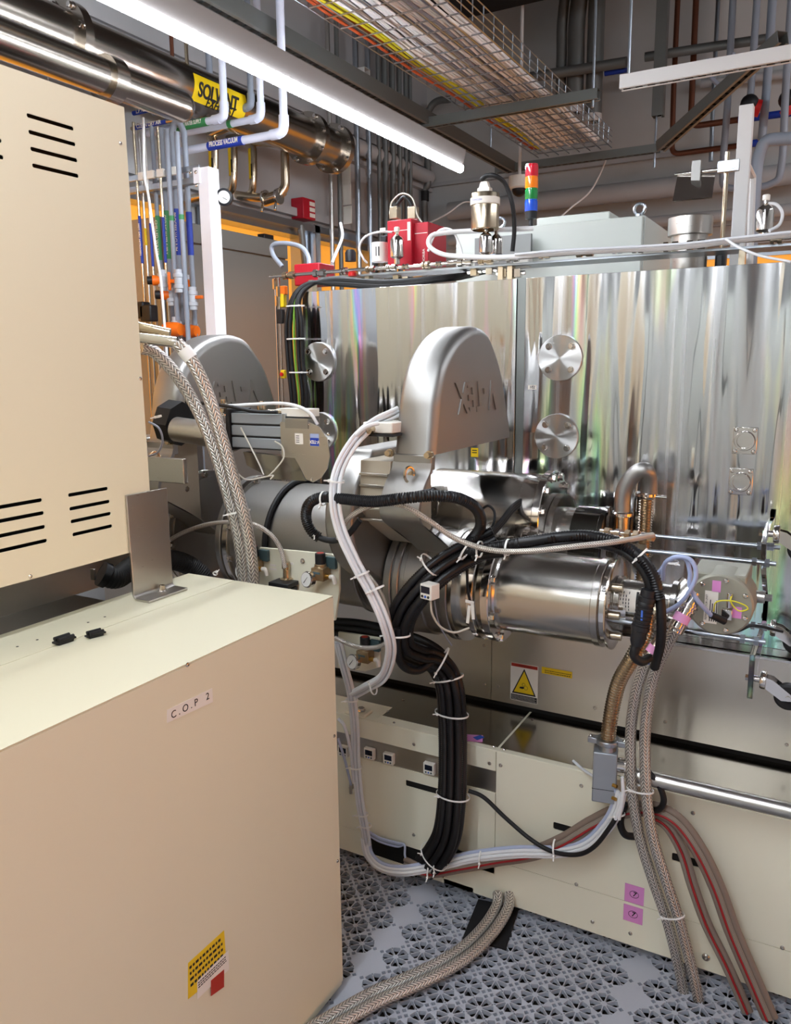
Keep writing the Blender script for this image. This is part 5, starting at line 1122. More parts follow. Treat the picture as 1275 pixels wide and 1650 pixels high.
# tubes on the actuator
hose(path([(355, 655, 1.60), (400, 652, 1.60), (450, 650, 1.60), (480, 655, 1.60), (500, 666, 1.60), (512, 684, 1.61)], 8), .0042, 'tube_white', 'white air tube running along the top of the actuator', 'tube', 'air_tube')
hose(path([(300, 648, 1.60), (330, 650, 1.60), (370, 655, 1.58), (410, 663, 1.58), (447, 664, 1.59)], 8), .0045, 'rubber', 'black cable running over the actuator into its solenoid', 'cable', 'black_cable')
hose(path([(388, 689, 1.595), (400, 712, 1.59), (418, 748, 1.58), (425, 765, 1.57)], 8), .002, 'cable_thin', 'thin grey sensor lead dropping down the actuator face', 'cable', 'lead_cable')
hose(path([(443, 711, 1.595), (455, 720, 1.59), (457, 738, 1.58), (444, 756, 1.57), (432, 768, 1.57)], 8), .002, 'cable_thin', 'thin grey sensor lead curving round under the actuator', 'cable', 'lead_cable')
hose(path([(375, 730, 1.60), (376, 752, 1.58), (395, 772, 1.57), (420, 770, 1.57), (440, 766, 1.56), (436, 772, 1.56)], 8), .002, 'cable_thin', 'thin grey lead looped on top of the wide duct', 'cable', 'lead_cable')
hose(path([(240, 680, 1.46), (256, 690, 1.46), (262, 710, 1.47), (255, 728, 1.48), (240, 735, 1.50)], 8), .0028, 'cable_grey', 'grey lead with white clip curling out behind the upper cabinet', 'cable', 'lead_cable')
tie(at(256, 671, Y=1.46), (.3, 0, -1), .006, .006, 'white clip on the grey lead behind the upper cabinet')
# ------------------------------------------------------------------ on top of the machine
ZL = ZP1
# hanging black cables beside the left block
for k in range(5):
    x = k*6
    hose(path([(790+k*3, 436, 2.90), (745, 447-k, 2.45), (700, 452-k, 2.34), (620, 462-k*2, 2.32), (540, 458-k*2, 2.30), (500, 456+k, 2.27), (474+k*2, 476+k*2, 2.24), (462+x, 520, 2.23), (464+x, 580, 2.23), (470+x, 640, 2.23), (474+x*.8, 700, 2.24)], 8), .0075 if k != 2 else .004, 'rubber' if k != 2 else 'cable_green', ('black cable hanging down the left edge of the filmed panel, strand %s' % ['nearest the glass rail', 'second', '', 'fourth', 'against the panel'][k]) if k != 2 else 'green-yellow earth cable among the hanging black cables', 'cable', 'hanging_cable', 'cables hanging beside the left block')
for i, (px, py) in enumerate(((473, 493), (474, 546), (478, 600))):
    tie(at(px+3, py, Y=2.225), (0, 0, 1), .036, .014, 'white cable tie round the hanging black cables, %s' % ['upper', 'middle', 'lower'][i])
# gas rail
YG = 2.40
zr = at(640, 432, Y=YG).z
rail = thing('gas_line_rail', 'shelf rail carrying polished gas tubing and fittings along the machine top', 'rail', at(640, 436, Y=YG))
xa, xb = at(440, 437, Y=YG).x, .4
MB().span((xa+.2, YG-.01, zr-.018), (xb, YG+.10, zr-.012)).build('shelf', 'zinc', rail)
for dz, dy, m_ in ((0, -.02, 'steel_polish'), (.012, .05, 'steel_polish')):
    b = MB(); b.cyl((xa, YG+dy, zr+dz), (xb, YG+dy, zr+dz), .0048, n=12); b.build('gas_tube', m_, rail)
x = xa+.06; i = 0
while x < xb:
    b = MB(); L = random.uniform(.02, .05); r = random.choice((.009, .011, .013))
    b.lathe((x, YG-.02, zr), (1, 0, 0), [(0, r*.7), (.002, r), (L*.35, r), (L*.36, r*.7), (L*.6, r*.7), (L*.61, r), (L, r)], 6 if i % 2 else 18); b.build('fitting', 'steel_polish' if i % 3 else 'gold_steel', rail)
    x += L+random.uniform(.02, .09); i += 1
for px in (505, 583, 596, 810, 825, 1195): 
    c = at(px, 445, Y=YG+.02); MB().span((c.x-.008, YG+.0, ZL), (c.x+.008, YG+.03, zr-.018)).build('stand', 'gold_steel', rail)
c = at(505, 450, Y=YG); 
# vertical gas tubes at the left end
vt = thing('gas_riser', 'pair of thin polished gas tubes dropping from the left end of the rail', 'tubes', at(450, 560, Y=2.42))
for px in (443, 449): A = at(px, 437, Y=2.42); MB().cyl((A.x, 2.42, zr), (A.x, 2.42, .9), .004, n=10).build('tube', 'steel_polish', vt)
for px, py in ((443, 458), (449, 470), (447, 485)): c = at(px, py, Y=2.42); MB().cyl(c-Vector((0, 0, .018)), c+Vector((0, 0, .018)), .009, n=6).build('fitting', 'gold_steel', vt)
c = at(453, 510, Y=2.41); MB().box(c, (.024, .02, .05)).build('black_clip', 'plastic_black', vt, .002)
c = at(456, 484, Y=2.43); MB().box(c, (.02, .02, .05)).build('yellow_block', 'yellow_label', vt, .002); c = at(456, 468, Y=2.43); MB().box(c, (.03, .02, .03)).build('orange_block', 'orange', vt, .002)
c = at(457, 603, Y=2.40); b_ = MB().box(c, (.016, .016, .03)).build('switch_body', 'yellow_label', vt, .002); MB().cyl(c+Vector((0, -.008, 0)), c+Vector((0, -.014, 0)), .007, n=14).build('red_knob', 'red', b_)
# pneumatic valve cans
def can(px, py, Y, h, r, label, m='steel_polish', tube=None):
    """px,py = centre of the can body"""
    c = at(px, py, Y=Y); t = thing('pneumatic_valve', label, 'valve', (c.x, Y, c.z-h/2), 'polished valve cans on the gas rail')
    b = MB(); b.lathe((c.x, Y, c.z-h/2), (0, 0, 1), [(-.02, r*.45), (-.004, r*.45), (0, r*.8), (.003, r), (h*.78, r), (h*.9, r*.85), (h, r*.5), (h+.004, r*.3), (h+.012, r*.3)], 36); b.build('can', m, t)
    b = MB(); b.lathe((c.x, Y, c.z+h/2+.012), (0, 0, 1), [(0, r*.3), (.002, r*.42), (.014, r*.42), (.016, r*.3)], 18); b.build('elbow', 'plastic_white', t); return t
can(640, 398, 2.38, .068, .022, 'polished gold-tinted valve can in front of the red controller box')
can(783, 392, 2.36, .060, .020, 'polished valve can under the tall ion gauge, left one of two')
can(800, 395, 2.42, .060, .020, 'polished valve can under the tall ion gauge, right one of two')
can(1233, 352, 2.50, .068, .023, 'polished gold-tinted valve can at the right end of the rail with a white tube loop')
# red controller boxes
def redbox(pl, pr_, pt, pb, Y, d, label):
    A = at(pl, pb, Y=Y); B_ = at(pr_, pt, Y=Y); t = thing('flow_controller', label, 'controller', ((A.x+B_.x)/2, Y+d/2, A.z), 'red flow controllers')
    MB().span((A.x, Y, A.z), (B_.x, Y+d, B_.z)).build('case', 'red_paint', t, .002)
    MB().span((A.x+.004, Y-.0006, B_.z-.035), (B_.x-.003, Y-.0001, B_.z-.033)).build('logo_line', 'white_label', t)
    return t
t1 = redbox(625, 663, 352, 430, 2.44, .14, 'red flow controller box with a gold connector on top, left of two')
t2 = redbox(667, 690, 357, 425, 2.46, .14, 'red flow controller box with a gold connector on top, right of two')
for (px, t) in ((637, t1), (666, t2)):
    c = at(px, 342, Y=2.47); MB().span((c.x-.014, 2.455, c.z-.022), (c.x+.014, 2.485, c.z+.016)).build('connector', 'gold_steel', t, .001)
c = at(659, 372, Y=2.44); MB().span((c.x-.005, 2.4392, c.z-.03), (c.x+.006, 2.4398, c.z+.028)).build('side_label', 'white_label', t1)
text('HORIBA', .012, frame(at(683, 412, Y=2.459), (0, 0, 1), (-1, 0, 0)), 'white_label', 'lettering', t2, .0001)
hose(path([(628, 345, 2.46), (632, 325, 2.46), (648, 312, 2.46), (665, 320, 2.46), (672, 345, 2.46), (680, 358, 2.46)], 8), .0025, 'cable_thin', 'thin grey lead arching over the red controllers', 'cable', 'lead_cable')
hose(path([(640, 330, 2.48), (650, 318, 2.48), (658, 322, 2.48), (664, 332, 2.48)], 8), .006, 'rubber', 'short thick black lead joining the red controller plugs', 'cable', 'black_cable')
c = at(612, 405, Y=2.46); gt = thing('gas_filter', 'white printed gas filter cylinder with black cap beside the red controllers', 'filter', c)
b = MB(); b.cyl(c-Vector((0, 0, .035)), c+Vector((0, 0, .028)), .027, n=28); b.build('cylinder', 'plastic_white', gt); MB().box(c+Vector((.02, 0, .038)), (.022, .02, .02)).build('cap', 'plastic_black', gt, .002)
for k in range(2): wraplabel(c.x+.002+k*.010, c.x+.005+k*.010, 2.46, c.z, .0272, -.0, .02, 'ink', gt, 'text_line') if False else MB().span((c.x+k*.010, 2.4325, c.z-.018), (c.x+.003+k*.010, 2.4345, c.z+.012)).build('text_line', 'ink', gt)
rv = at(507, 444, Y=2.5); o = MB().box(rv, (.11, .10, .075)).build('red_case', 'red_paint', None, .004); tag(o, 'red case behind the left end of the gas rail', 'case')
for i, (px, py) in enumerate(((500, 375), (516, 455))):
    pass
c = at(565, 412, Y=2.55); o = MB().lathe(c-Vector((0, 0, .02)), (0, 0, 1), [(0, .02), (.03, .02), (.04, .014)], 20).build('pressure_regulator', 'plastic_black'); tag(o, 'black and red regulator knob on the gas rail left of the filter', 'knob')
c = at(568, 441, Y=2.38); o = MB().lathe(c-Vector((0, 0, .008)), (0, 0, 1), [(0, .014), (.012, .014)], 20).build('hand_valve', 'red'); tag(o, 'small red hand knob under the gas rail', 'knob')
# diaphragm valves hanging under the rail
for i, (px, py) in enumerate(((568, 455), (640, 450), (655, 452), (765, 438), (790, 436), (812, 440), (835, 440))):
    c = at(px, py, Y=2.42); t = thing('diaphragm_valve', 'small polished valve block under the gas rail, %s' % ['leftmost', 'second from left', 'third from left', 'fourth from left', 'fifth from left', 'sixth from left', 'rightmost'][i], 'valve', c, 'small valve blocks under the gas rail')
    MB().box(c, (.022, .022, .026)).build('block', 'gold_steel' if i % 2 else 'steel_polish', t, .001); b = MB(); b.cyl(c+Vector((-.024, 0, 0)), c+Vector((.024, 0, 0)), .006, n=6); b.build('nut', 'steel_polish', t)
# ion gauge
YI = 2.38; c = at(782, 376, Y=YI); ig = thing('ion_gauge', 'tall polished gauge cylinder with white band and connector, black cable arching from its top', 'gauge', c)
zt_ = at(782, 312, Y=YI).z; ri = (at(803, 345, Y=YI).x-at(761, 345, Y=YI).x)/2; xi = at(782, 345, Y=YI).x; zl_ = at(782, 371, Y=YI).z
b = MB(); b.lathe((xi, YI, zl_), (0, 0, 1), [(0, ri*.9), (.003, ri), (zt_-zl_-.003, ri), (zt_-zl_, ri-.002), (zt_-zl_, 0)], 40, cap=False); b.build('cylinder', 'gold_steel', ig)
b = MB(); zb0 = at(782, 331, Y=YI).z; zb1 = at(782, 320, Y=YI).z; b.lathe((xi, YI, zb0), (0, 0, 1), [(0, ri), (0, ri+.0025), (zb1-zb0, ri+.0025), (zb1-zb0, ri)], 40, cap=False); bd = b.build('band', 'plastic_white', ig)
text('INFICON', .008, yn((xi-.008, YI-ri-.0028, (zb0+zb1)/2)), 'blue_label', 'lettering', ig, .0001)
c = Vector((xi-.002, YI, zt_)); b = MB(); b.span((c.x-.020, YI-.012, c.z), (c.x+.020, YI+.012, c.z+.016)); b.prism([(c.x-.016, c.z+.016), (c.x+.016, c.z+.016), (c.x+.010, c.z+.034), (c.x-.010, c.z+.034)], 'Y', YI-.009, YI+.009); b.build('connector', 'plastic_white', ig, .001)
MB().tube(path([(776, 290, YI), (785, 283, YI), (800, 284, YI), (815, 298, YI+.02), (826, 330, YI+.03), (829, 370, YI+.04), (826, 405, YI+.04)], 8), .0068, 'n' and 12).build('cable', 'rubber', ig)
# stack light
YT = 3.2; c0 = at(851, 362, Y=YT); sl = thing('signal_tower', 'signal tower lamp stacked red, orange, green and blue behind the grey cabinet', 'signal light', c0)
zs = [at(857, y, Y=YT).z for y in (352, 341, 322, 304, 285, 265)]; xs = c0.x+.012; r = (at(867, 300, Y=YT).x-at(847, 300, Y=YT).x)/2
for k, m_ in enumerate(('lens_blue', 'lens_green', 'lens_orange', 'lens_red')):
    z0, z1 = zs[k+1], zs[k+2]; b = MB(); b.lathe((xs, YT, z0), (0, 0, 1), [(0, r*.97), (.003, r), (z1-z0-.006, r), (z1-z0-.004, r*.94), (z1-z0, r*.94)], 32); b.build('lens', m_, sl)['label'] = ['blue lens', 'green lens', 'orange lens', 'red lens'][k]
b = MB(); b.lathe((xs, YT, zs[0]-.005), (0, 0, 1), [(0, r*.5), (.004, r*.9), (zs[1]-zs[0]+.005, r)], 32); b.build('base', 'plastic_black', sl); b = MB(); b.cyl((xs, YT, c0.z-.02), (xs, YT, zs[0]), r*.35, n=16); b.build('pole', 'plastic_black', sl)
# grey electrical cabinet on top
YE = 2.95; A = at(735, 350, Y=YE); zt_ = at(1035, 345, Y=YE).z; xr_ = at(1035, 400, Y=YE).x; xl_ = at(735, 400, Y=YE).x
ec = thing('electrical_cabinet', 'light grey electrical cabinet standing on the right chamber block', 'cabinet', ((xl_+xr_)/2, YE+.28, ZL))
MB().span((xl_, YE+.025, ZL+.0), (xr_, YE+.60, zt_)).build('body', 'cabinet_grey', ec, .003)
MB().span((xl_, YE, ZL+.0), (xr_-.003, YE+.022, zt_-.004)).build('door', 'cabinet_grey', ec, .003)
xq0, xq1 = at(868, 350, Y=YE+.1).x, at(985, 345, Y=YE+.1).x; MB().span((xq0, YE+.08, zt_), (xq1, YE+.45, zt_+.035)).build('vent_cap', 'cabinet_grey', ec, .004)
for (px, py, Y) in ((1031, 339, YE+.06), (806, 362, YE+.06)):
    c = at(px, py, Y=Y); c.z = zt_+.028; b = MB(); b.tube([(c.x+.018*math.cos(a), c.y, c.z+.018*math.sin(a)) for a in [2*PI*k/24 for k in range(25)]], .006, 10); b.cyl((c.x, c.y, zt_), (c.x, c.y, zt_+.010), .013, n=20); b.build('lifting_eye', 'zinc', ec)
lk = at(1025, 412, Y=YE-.001); MB().cyl(lk, lk+Vector((0, -.003, 0)), .004, n=12).build('lock', 'zinc', ec)
p0, p1 = at(765, 428, Y=YE-.05), at(856, 376, Y=YE-.05); o = MB().span((p0.x, YE-.05, p0.z), (p1.x, YE-.035, p1.z)).build('backing_plate', 'duct_grey'); tag(o, 'flat grey metal plate standing in front of the grey cabinet behind the gauge', 'plate')
c = at(843, 420, Y=2.45); o = MB().box(c, (.05, .04, .04)).build('grey_plug', 'plastic_white', None, .004); tag(o, 'pale plug block on the rail below the arching black cable', 'plug')
# exhaust stub
YX = 2.62; zc1_ = at(1112, 350, Y=YX).z; xcx = at(1112, 380, Y=YX).x; rc = (at(1142, 400, Y=YX).x-at(1083, 400, Y=YX).x)/2
es = thing('exhaust_stub', 'upright brushed steel pipe stub with thick collar on the right block', 'pipe', (xcx, YX, ZL))
b = MB(); b.lathe((xcx, YX, ZL), (0, 0, 1), [(0, rc), (zc1_-ZL-.05, rc)], 44); b.build('pipe', 'steel', es)
b = MB(); b.lathe((xcx, YX, zc1_-.055), (0, 0, 1), [(0, rc), (.002, rc+.011), (.052, rc+.011), (.055, rc+.008), (.055, rc-.006), (.0, rc-.006)], 44, cap=False); b.build('collar', 'steel', es)
b = MB(); b.box((xcx+rc+.035, YX+.03, zc1_-.14), (.03, .05, .09)); o = b.build('black_valve_body', 'plastic_black', None, .01); tag(o, 'black rounded valve body right of the steel pipe stub', 'valve')
# mirror reflector on a rod
YM = 2.70; mr_ = thing('mirror_stand', 'tilted mirror plate clamped to an upright polished rod', 'mirror', at(1160, 385, Y=YM))
A = at(1160, 385, Y=YM); B_ = at(1174, 245, Y=YM); x = (A.x+B_.x)/2+.003; MB().cyl((x, YM, ZL), (x, YM, B_.z), .0068, n=16).build('rod', 'gold_steel', mr_)
c = at(1172, 268, Y=YM-.012); MB().box((c.x+.004, YM-.012, c.z), (.060, .014, .032)).build('clamp_block', 'alu', mr_, .001)
MB().cyl((c.x+.018, YM-.019, c.z), (c.x+.018, YM-.024, c.z), .009, n=20).build('clamp_screw', 'steel_polish', mr_)
l_ = at(1088, 277, Y=YM); MB().cyl((l_.x, YM, c.z-.004), (c.x, YM, c.z-.004), .0052, n=12).build('arm', 'steel_polish', mr_)
q = [at(1092, 282, Y=YM+.0), at(1153, 280, Y=YM), at(1148, 318, Y=YM-.10), at(1084, 324, Y=YM-.10)]
b = MB(); n_ = (q[1]-q[0]).cross(q[3]-q[0]).normalized()*.003; b.add(q+[p+n_ for p in q], [(0,1,2,3), (7,6,5,4), (0,4,5,1), (1,5,6,2), (2,6,7,3), (3,7,4,0)]); b.build('mirror_plate', 'steel_polish', mr_)
c = at(1122, 280, Y=YM-.02); MB().box(c, (.026, .012, .075)).build('hanger', 'steel_hood', mr_, .001)
# white tubing
hose(path([(1275, 378, 2.36), (1180, 388, 2.36), (1100, 398, 2.36), (1000, 403, 2.36), (900, 408, 2.35), (820, 414, 2.34), (760, 414, 2.34), (715, 410, 2.34), (692, 396, 2.34), (696, 380, 2.36), (720, 375, 2.38), (765, 372, 2.42), (860, 368, 2.46)], 10), .0075, 'tube_white', 'thick white tube sweeping along the rail and looping back beside the red boxes', 'tube', 'air_tube')
hose(path([(1275, 374, 2.34), (1180, 384, 2.34), (1100, 393, 2.34), (1000, 399, 2.34), (900, 404, 2.33), (830, 410, 2.33)], 10), .004, 'tube_clear', 'thin clear tube tied along the thick white tube', 'tube', 'air_tube')
hose(path([(690, 405, 2.40), (700, 380, 2.40), (715, 369, 2.40), (730, 373, 2.40), (741, 395, 2.40), (745, 412, 2.38)], 8), .004, 'tube_white', 'slim white tube arching beside the red controllers', 'tube', 'air_tube')
hose(path([(632, 374, 2.38), (610, 374, 2.37), (588, 382, 2.36), (579, 400, 2.36), (586, 417, 2.36), (592, 424, 2.37)], 8), .0036, 'tube_white', 'slim white tube curling from the gold valve can down to the rail', 'tube', 'air_tube')
c = at(617, 370, Y=2.36); o = MB().box(c, (.02, .003, .011)).build('tube_flag', 'white_label'); tag(o, 'small white flag on the slim curling tube', 'tag')
hose(path([(1236, 328, 2.5), (1252, 330, 2.5), (1261, 345, 2.5), (1256, 362, 2.5), (1240, 372, 2.48)], 8), .0045, 'tube_white', 'white tube looping from the right-hand valve can', 'tube', 'air_tube')
hose(path([(1170, 385, 2.33), (1190, 398, 2.30), (1225, 412, 2.28), (1275, 422, 2.27)], 8), .0035, 'tube_white', 'slim white tube sagging over the top edge at the far right', 'tube', 'air_tube')
hose(path([(455, 430, 2.7), (440, 410, 2.7), (440, 395, 2.7), (460, 392, 2.7), (485, 398, 2.7), (497, 415, 2.68), (498, 440, 2.65)], 8), .009, 'pvc_grey', 'grey flexible conduit arching behind the left end of the rail', 'conduit', 'flexible_conduit')
hose(path([(535, 424, 2.6), (545, 400, 2.7), (552, 380, 2.8), (549, 360, 2.85)], 8), .006, 'tube_clear', 'translucent tube leaning up behind the gas rail', 'tube', 'air_tube')
# ------------------------------------------------------------------ overhead
def fixture(x, y0, y1, z, label):
    t = thing('led_light_fixture', label, 'light', (x, (y0+y1)/2, z), 'linear LED light fixtures')
    b = MB(); b.prism([(x-.012, z+.0), (x+.012, z), (x+.018, z+.014), (x+.030, z+.070), (x+.030, z+.085), (x-.030, z+.085), (x-.030, z+.070), (x-.018, z+.014)], 'Y', y0, y1) if False else b.add([(x+dx, y, z+dz) for y in (y0, y1) for (dx, dz) in ((-.016, .016), (.016, .016), (.030, .082), (-.030, .082))], [(0,1,2,3), (7,6,5,4), (0,4,5,1), (1,5,6,2), (2,6,7,3), (3,7,4,0)])
    b.build('housing', 'led_housing', t, .002)
    b = MB(); b.tube([(x, y0, z+.004), (x, y1, z+.004)], .019, 16); b.build('tube_lamp', 'led', t)
    for yy in (y0+.002, y0+(y1-y0)*.5, y1-.002):
        b = MB(); b.span((x-.022, yy-.006, z-.006), (x+.022, yy+.006, z+.018)); b.build('clip', 'steel_polish', t, .001)
    return t
zf = 2.43
e = at(765, 270, Z=zf); s = at(300, 69, Z=zf+.02)
f1 = fixture((e.x+s.x)/2, -1.9, e.y, zf, 'glowing linear LED light running above the hood valves')
fx = (e.x+s.x)/2
fixture(-.8, -2.9, .8, 2.9, 'added unseen LED light over the aisle, brightening the plinth front')  # added lamp out of view, brightens faces turned towards the aisle
fixture(2.1, 1.6, 5.6, 3.5, 'added unseen LED light near the back right corner, brightening the back wall')  # extra lamp outside the view, put in to lighten the back wall
fixture(-.15, -2.9, .2, 3.3, 'second added unseen LED light over the aisle behind the camera')  # another added lamp, unseen, balances light between cabinet tops and sides

def strut(a, b_, s, m, label, holes=True, cat='beam'):
    """slotted channel between two points"""
    a = Vector(a); b_ = Vector(b_); d = (b_-a).normalized(); L = (b_-a).length; side = d.cross(Vector((0, 0, 1)))
    side = side.normalized() if side.length > .1 else Vector((1, 0, 0)); up = side.cross(d)
    M = Matrix((d, side, up)).transposed(); mb = MB(); h = s; th = .0025
    mb.box(a+d*L/2+up*(h/2), (L, h, th), M); mb.box(a+d*L/2+side*(h/2)+up*0, (L, th, h), M); mb.box(a+d*L/2-side*(h/2), (L, th, h), M)
    for sd in (-1, 1): mb.box(a+d*L/2-up*(h/2)+side*sd*h*.36, (L, h*.28, th), M)
    nf = len(mb.f)
    if holes:
        hb = mb; n = int(L/.05)
        for i in range(n): hb.box(a+d*(.025+.05*i)+up*(h/2-.0006), (.028, h*.32, .0012), M); hb.box(a+d*(.025+.05*i)-up*(h/2-.0003)+side*0, (.03, h*.4, .0008), M)
    o = mb.build('strut_channel', m); tag(o, label, cat); o.data.materials.append(MATS['slot_dark'])
    for p in o.data.polygons:
        if p.index >= nf: p.material_index = 1
    return o
Yt1 = 4.5; A = at(662, 203, Y=Yt1); B_ = at(965, 152, Y=Yt1); z1 = (A.z+B_.z)/2
strut((A.x, Yt1, z1), (B_.x, Yt1, z1), .05, 'strut_grey', 'slotted grey channel crossing under the cable tray, nearer of two')
Yt2 = 5.9; A2 = at(820, 268, Y=Yt2); B2_ = at(1063, 242, Y=Yt2); z2 = (A2.z+B2_.z)/2
strut((A2.x-.1, Yt2, z2), (B2_.x, Yt2, z2), .05, 'strut_grey', 'slotted grey channel under the far end of the cable tray')
strut((A2.x+.02, -1.5, z2+.0), (A2.x+.02, Yt2, z2+.0), .07, 'strut_grey', 'dark grey beam running lengthwise above the glowing light')
Yt3 = 3.65; A3 = at(1001, 131, Y=Yt3); B3 = at(1275, 90, Y=Yt3); z3 = (A3.z+B3.z)/2
strut((A3.x, Yt3, z3), (1.6, Yt3, z3), .05, 'strut_white', 'white slotted channel hanging top right')
Yt4 = 4.2; A4 = at(505, 135, Y=Yt4); B4 = at(592, 122, Y=Yt4)
strut((A4.x, Yt4, (A4.z+B4.z)/2), (B4.x, Yt4, (A4.z+B4.z)/2), .06, 'strut_white', 'short pale channel end sticking out above the glowing light')
def rod(a, b_, r, m, label, cat='rod', name='threaded_rod'):
    o = MB().cyl(a, b_, r, n=10).build(name, m); tag(o, label, cat); return o
rod((A3.x+.03, Yt3, z3), (A3.x+.03, Yt3, ZC), .006, 'zinc', 'threaded rod holding the white channel at its left end')
rod((B_.x-.03, Yt1, z1-.06), (B_.x-.03, Yt1, ZC), .007, 'zinc', 'threaded rod at the right end of the nearer tray channel')
rod((B2_.x-.03, Yt2, z2-.12), (B2_.x-.03, Yt2, z2+.22), .007, 'zinc', 'threaded rod at the far tray channel end')
strut((B2_.x-.02, Yt2, z2+.2), (B2_.x-.02, Yt2, ZC), .07, 'duct_grey', 'dark slotted upright hanging from the ceiling above the far channel end')
rod((A2.x-.02, Yt2-.3, z2), (A2.x-.02, Yt2-.3, z2+.35), .007, 'zinc', 'threaded rod in the corner of the far grey beam')
strut((A2.x-.02, Yt2-.3, z2+.33), (A2.x-.02, Yt2-.3, z2+.62), .045, 'duct_grey', 'short slotted hanger left of the tray end')
Yb_ = 5.0; strut(at(1065, 236, Y=5.3), at(1262, 60, Y=4.6), .06, 'duct_grey', 'diagonal grey brace climbing to the top right')
# wire cable tray
xl = at(865, 250, Y=5.85).x; xr = at(985, 245, Y=5.85).x; zt = z2+.035; y0, y1 = 1.2, 5.86
xl = -2.28+.0; 
xl = at(583, 69, Z=zt).x; 
tray = thing('cable_tray', 'hanging wire basket cable tray full of pale cables', 'cable tray', ((xl+xr)/2, 3.5, zt))
wb = MB(); n = 7
for k in range(n+1): x = xl+(xr-xl)*k/n; wb.tube([(x, y0, zt), (x, y1, zt)], .0036, 6)
y = y0
while y < y1: wb.tube([(xl, y, zt+.03), (xl, y, zt), (xr, y, zt), (xr, y, zt+.11)], .0036, 6); y += .12
wb.build('wire_floor', 'zinc', tray)
sb = MB()
for h in (.035, .07, .11): sb.tube([(xr, y0, zt+h), (xr, y1, zt+h)], .0028, 6)
sb.tube([(xl, y0, zt+.03), (xl, y1, zt+.03)], .0028, 6); sb.build('wire_side', 'zinc', tray)
for k in range(34):
    f = (k+.5)/34; x = xl+.06+(xr-xl-.09)*f; m_ = 'cable_orange' if k < 2 else ('cable_yellow' if k < 4 else ('cable_white' if random.random() < .85 else 'cable_grey'))
    if k < 2: x = xl+.03+.02*k
    elif k < 4: x = xl+.075+.025*(k-2)
    pts = []; yy = y0; ph = random.random()*6
    while yy < y1-.1: pts.append((x+.012*math.sin(yy*3+ph)+.006*math.sin(yy*7+ph*2), yy, zt+.012+.008*math.sin(yy*2.3+ph)+(.008 if k % 2 else 0))); yy += .16
    o = MB().tube(spline(pts, 3), random.uniform(.006, .0085), 7).build('tray_cable', m_)
    col_ = {'cable_orange': 'orange', 'cable_yellow': 'yellow', 'cable_white': 'white', 'cable_grey': 'grey'}[m_]
    tag(o, '%s cable lying in the wire basket cable tray%s' % (col_, ' at its left edge' if k < 4 else ' among the pale cables'), 'cable', '%s cables in the tray' % col_)
# big grey drop ducts at the back
for (px, py, rpx, lab) in ((903, 176, 8, 'slimmest, left'), (926, 178, 13, 'middle'), (956, 192, 13, 'right')):
    c = at(px, py, Y=6.1); r = (at(px+rpx, py, Y=6.1)-c).length
    pts = [c, c+Vector((0, 0, .35)), c+Vector((0, 0, .6)), c+Vector((.04, 0, .85)), c+Vector((.16, 0, 1.05)), c+Vector((.6, 0, 1.12))]
    if px == 956: pts = [c, c+Vector((0, 0, 1.3))]
    o = MB().tube(spline(pts, 6), r, 20).build('exhaust_duct', 'duct_grey'); tag(o, 'grey round duct dropping behind the cable tray, %s one' % lab, 'duct')
    o2 = MB().lathe(c-Vector((0, 0, .02)), (0, 0, 1), [(0, r*.75), (0, r*1.04), (.05, r*1.04)], 24, cap=False).build('cuff', 'strut_white', o)
# corner conduits floor to ceiling (painted tubes on the back wall near the corner)
xs_ = [(534, 4, 'steel'), (548, 4, 'duct_grey'), (577, 5, 'zinc'), (596, 5, 'zinc'), (612, 4, 'duct_grey'), (622, 6, 'duct_grey'), (634, 6, 'duct_grey'), (645, 5, 'duct_grey'), (655, 4, 'duct_grey'), (662, 4, 'duct_grey')]
for i, (px, rp, m_) in enumerate(xs_):
    c = at(px, 330, Y=6.05 if px < 600 else 6.38); r = rp/1290*6.6*.8; 
    if c.x < XL+.12: c = at(px, 330, X=XL+.12)
    c = Vector((c.x, c.y, 0)); o = MB().cyl((c.x, c.y, .0 if px > 560 else 0), (c.x, c.y, ZC-.001), r, n=14).build('wall_conduit', m_)
    tag(o, 'vertical conduit in the far corner, %s' % ['leftmost', 'second from left', 'bright third one', 'bright fourth one', 'fifth, pale', 'sixth', 'seventh', 'eighth', 'ninth', 'rightmost'][i], 'conduit', 'conduits in the far corner')
pz = [at(875, 345, Y=6.38).z]; 
c = at(874, 330, Y=6.38)
hose(path([(685, 370, 6.35), (684, 310, 6.35), (690, 290, 6.35), (687, 200, 6.35), (693, 175, 6.35), (705, 163, 6.35), (725, 160, 6.35)], 8), .028, 'duct_grey', 'grey bent conduit with black joints on the back wall', 'conduit', 'wall_conduit')
for i, (px, py) in enumerate(((685, 316), (688, 187))): c = at(px, py, Y=6.35); o = MB().cyl(c-Vector((0, 0, .04)), c+Vector((0, 0, .04)), .034, n=18).build('rubber_joint', 'rubber'); tag(o, 'black rubber joint on the bent conduit, %s' % ['lower', 'upper'][i], 'joint')
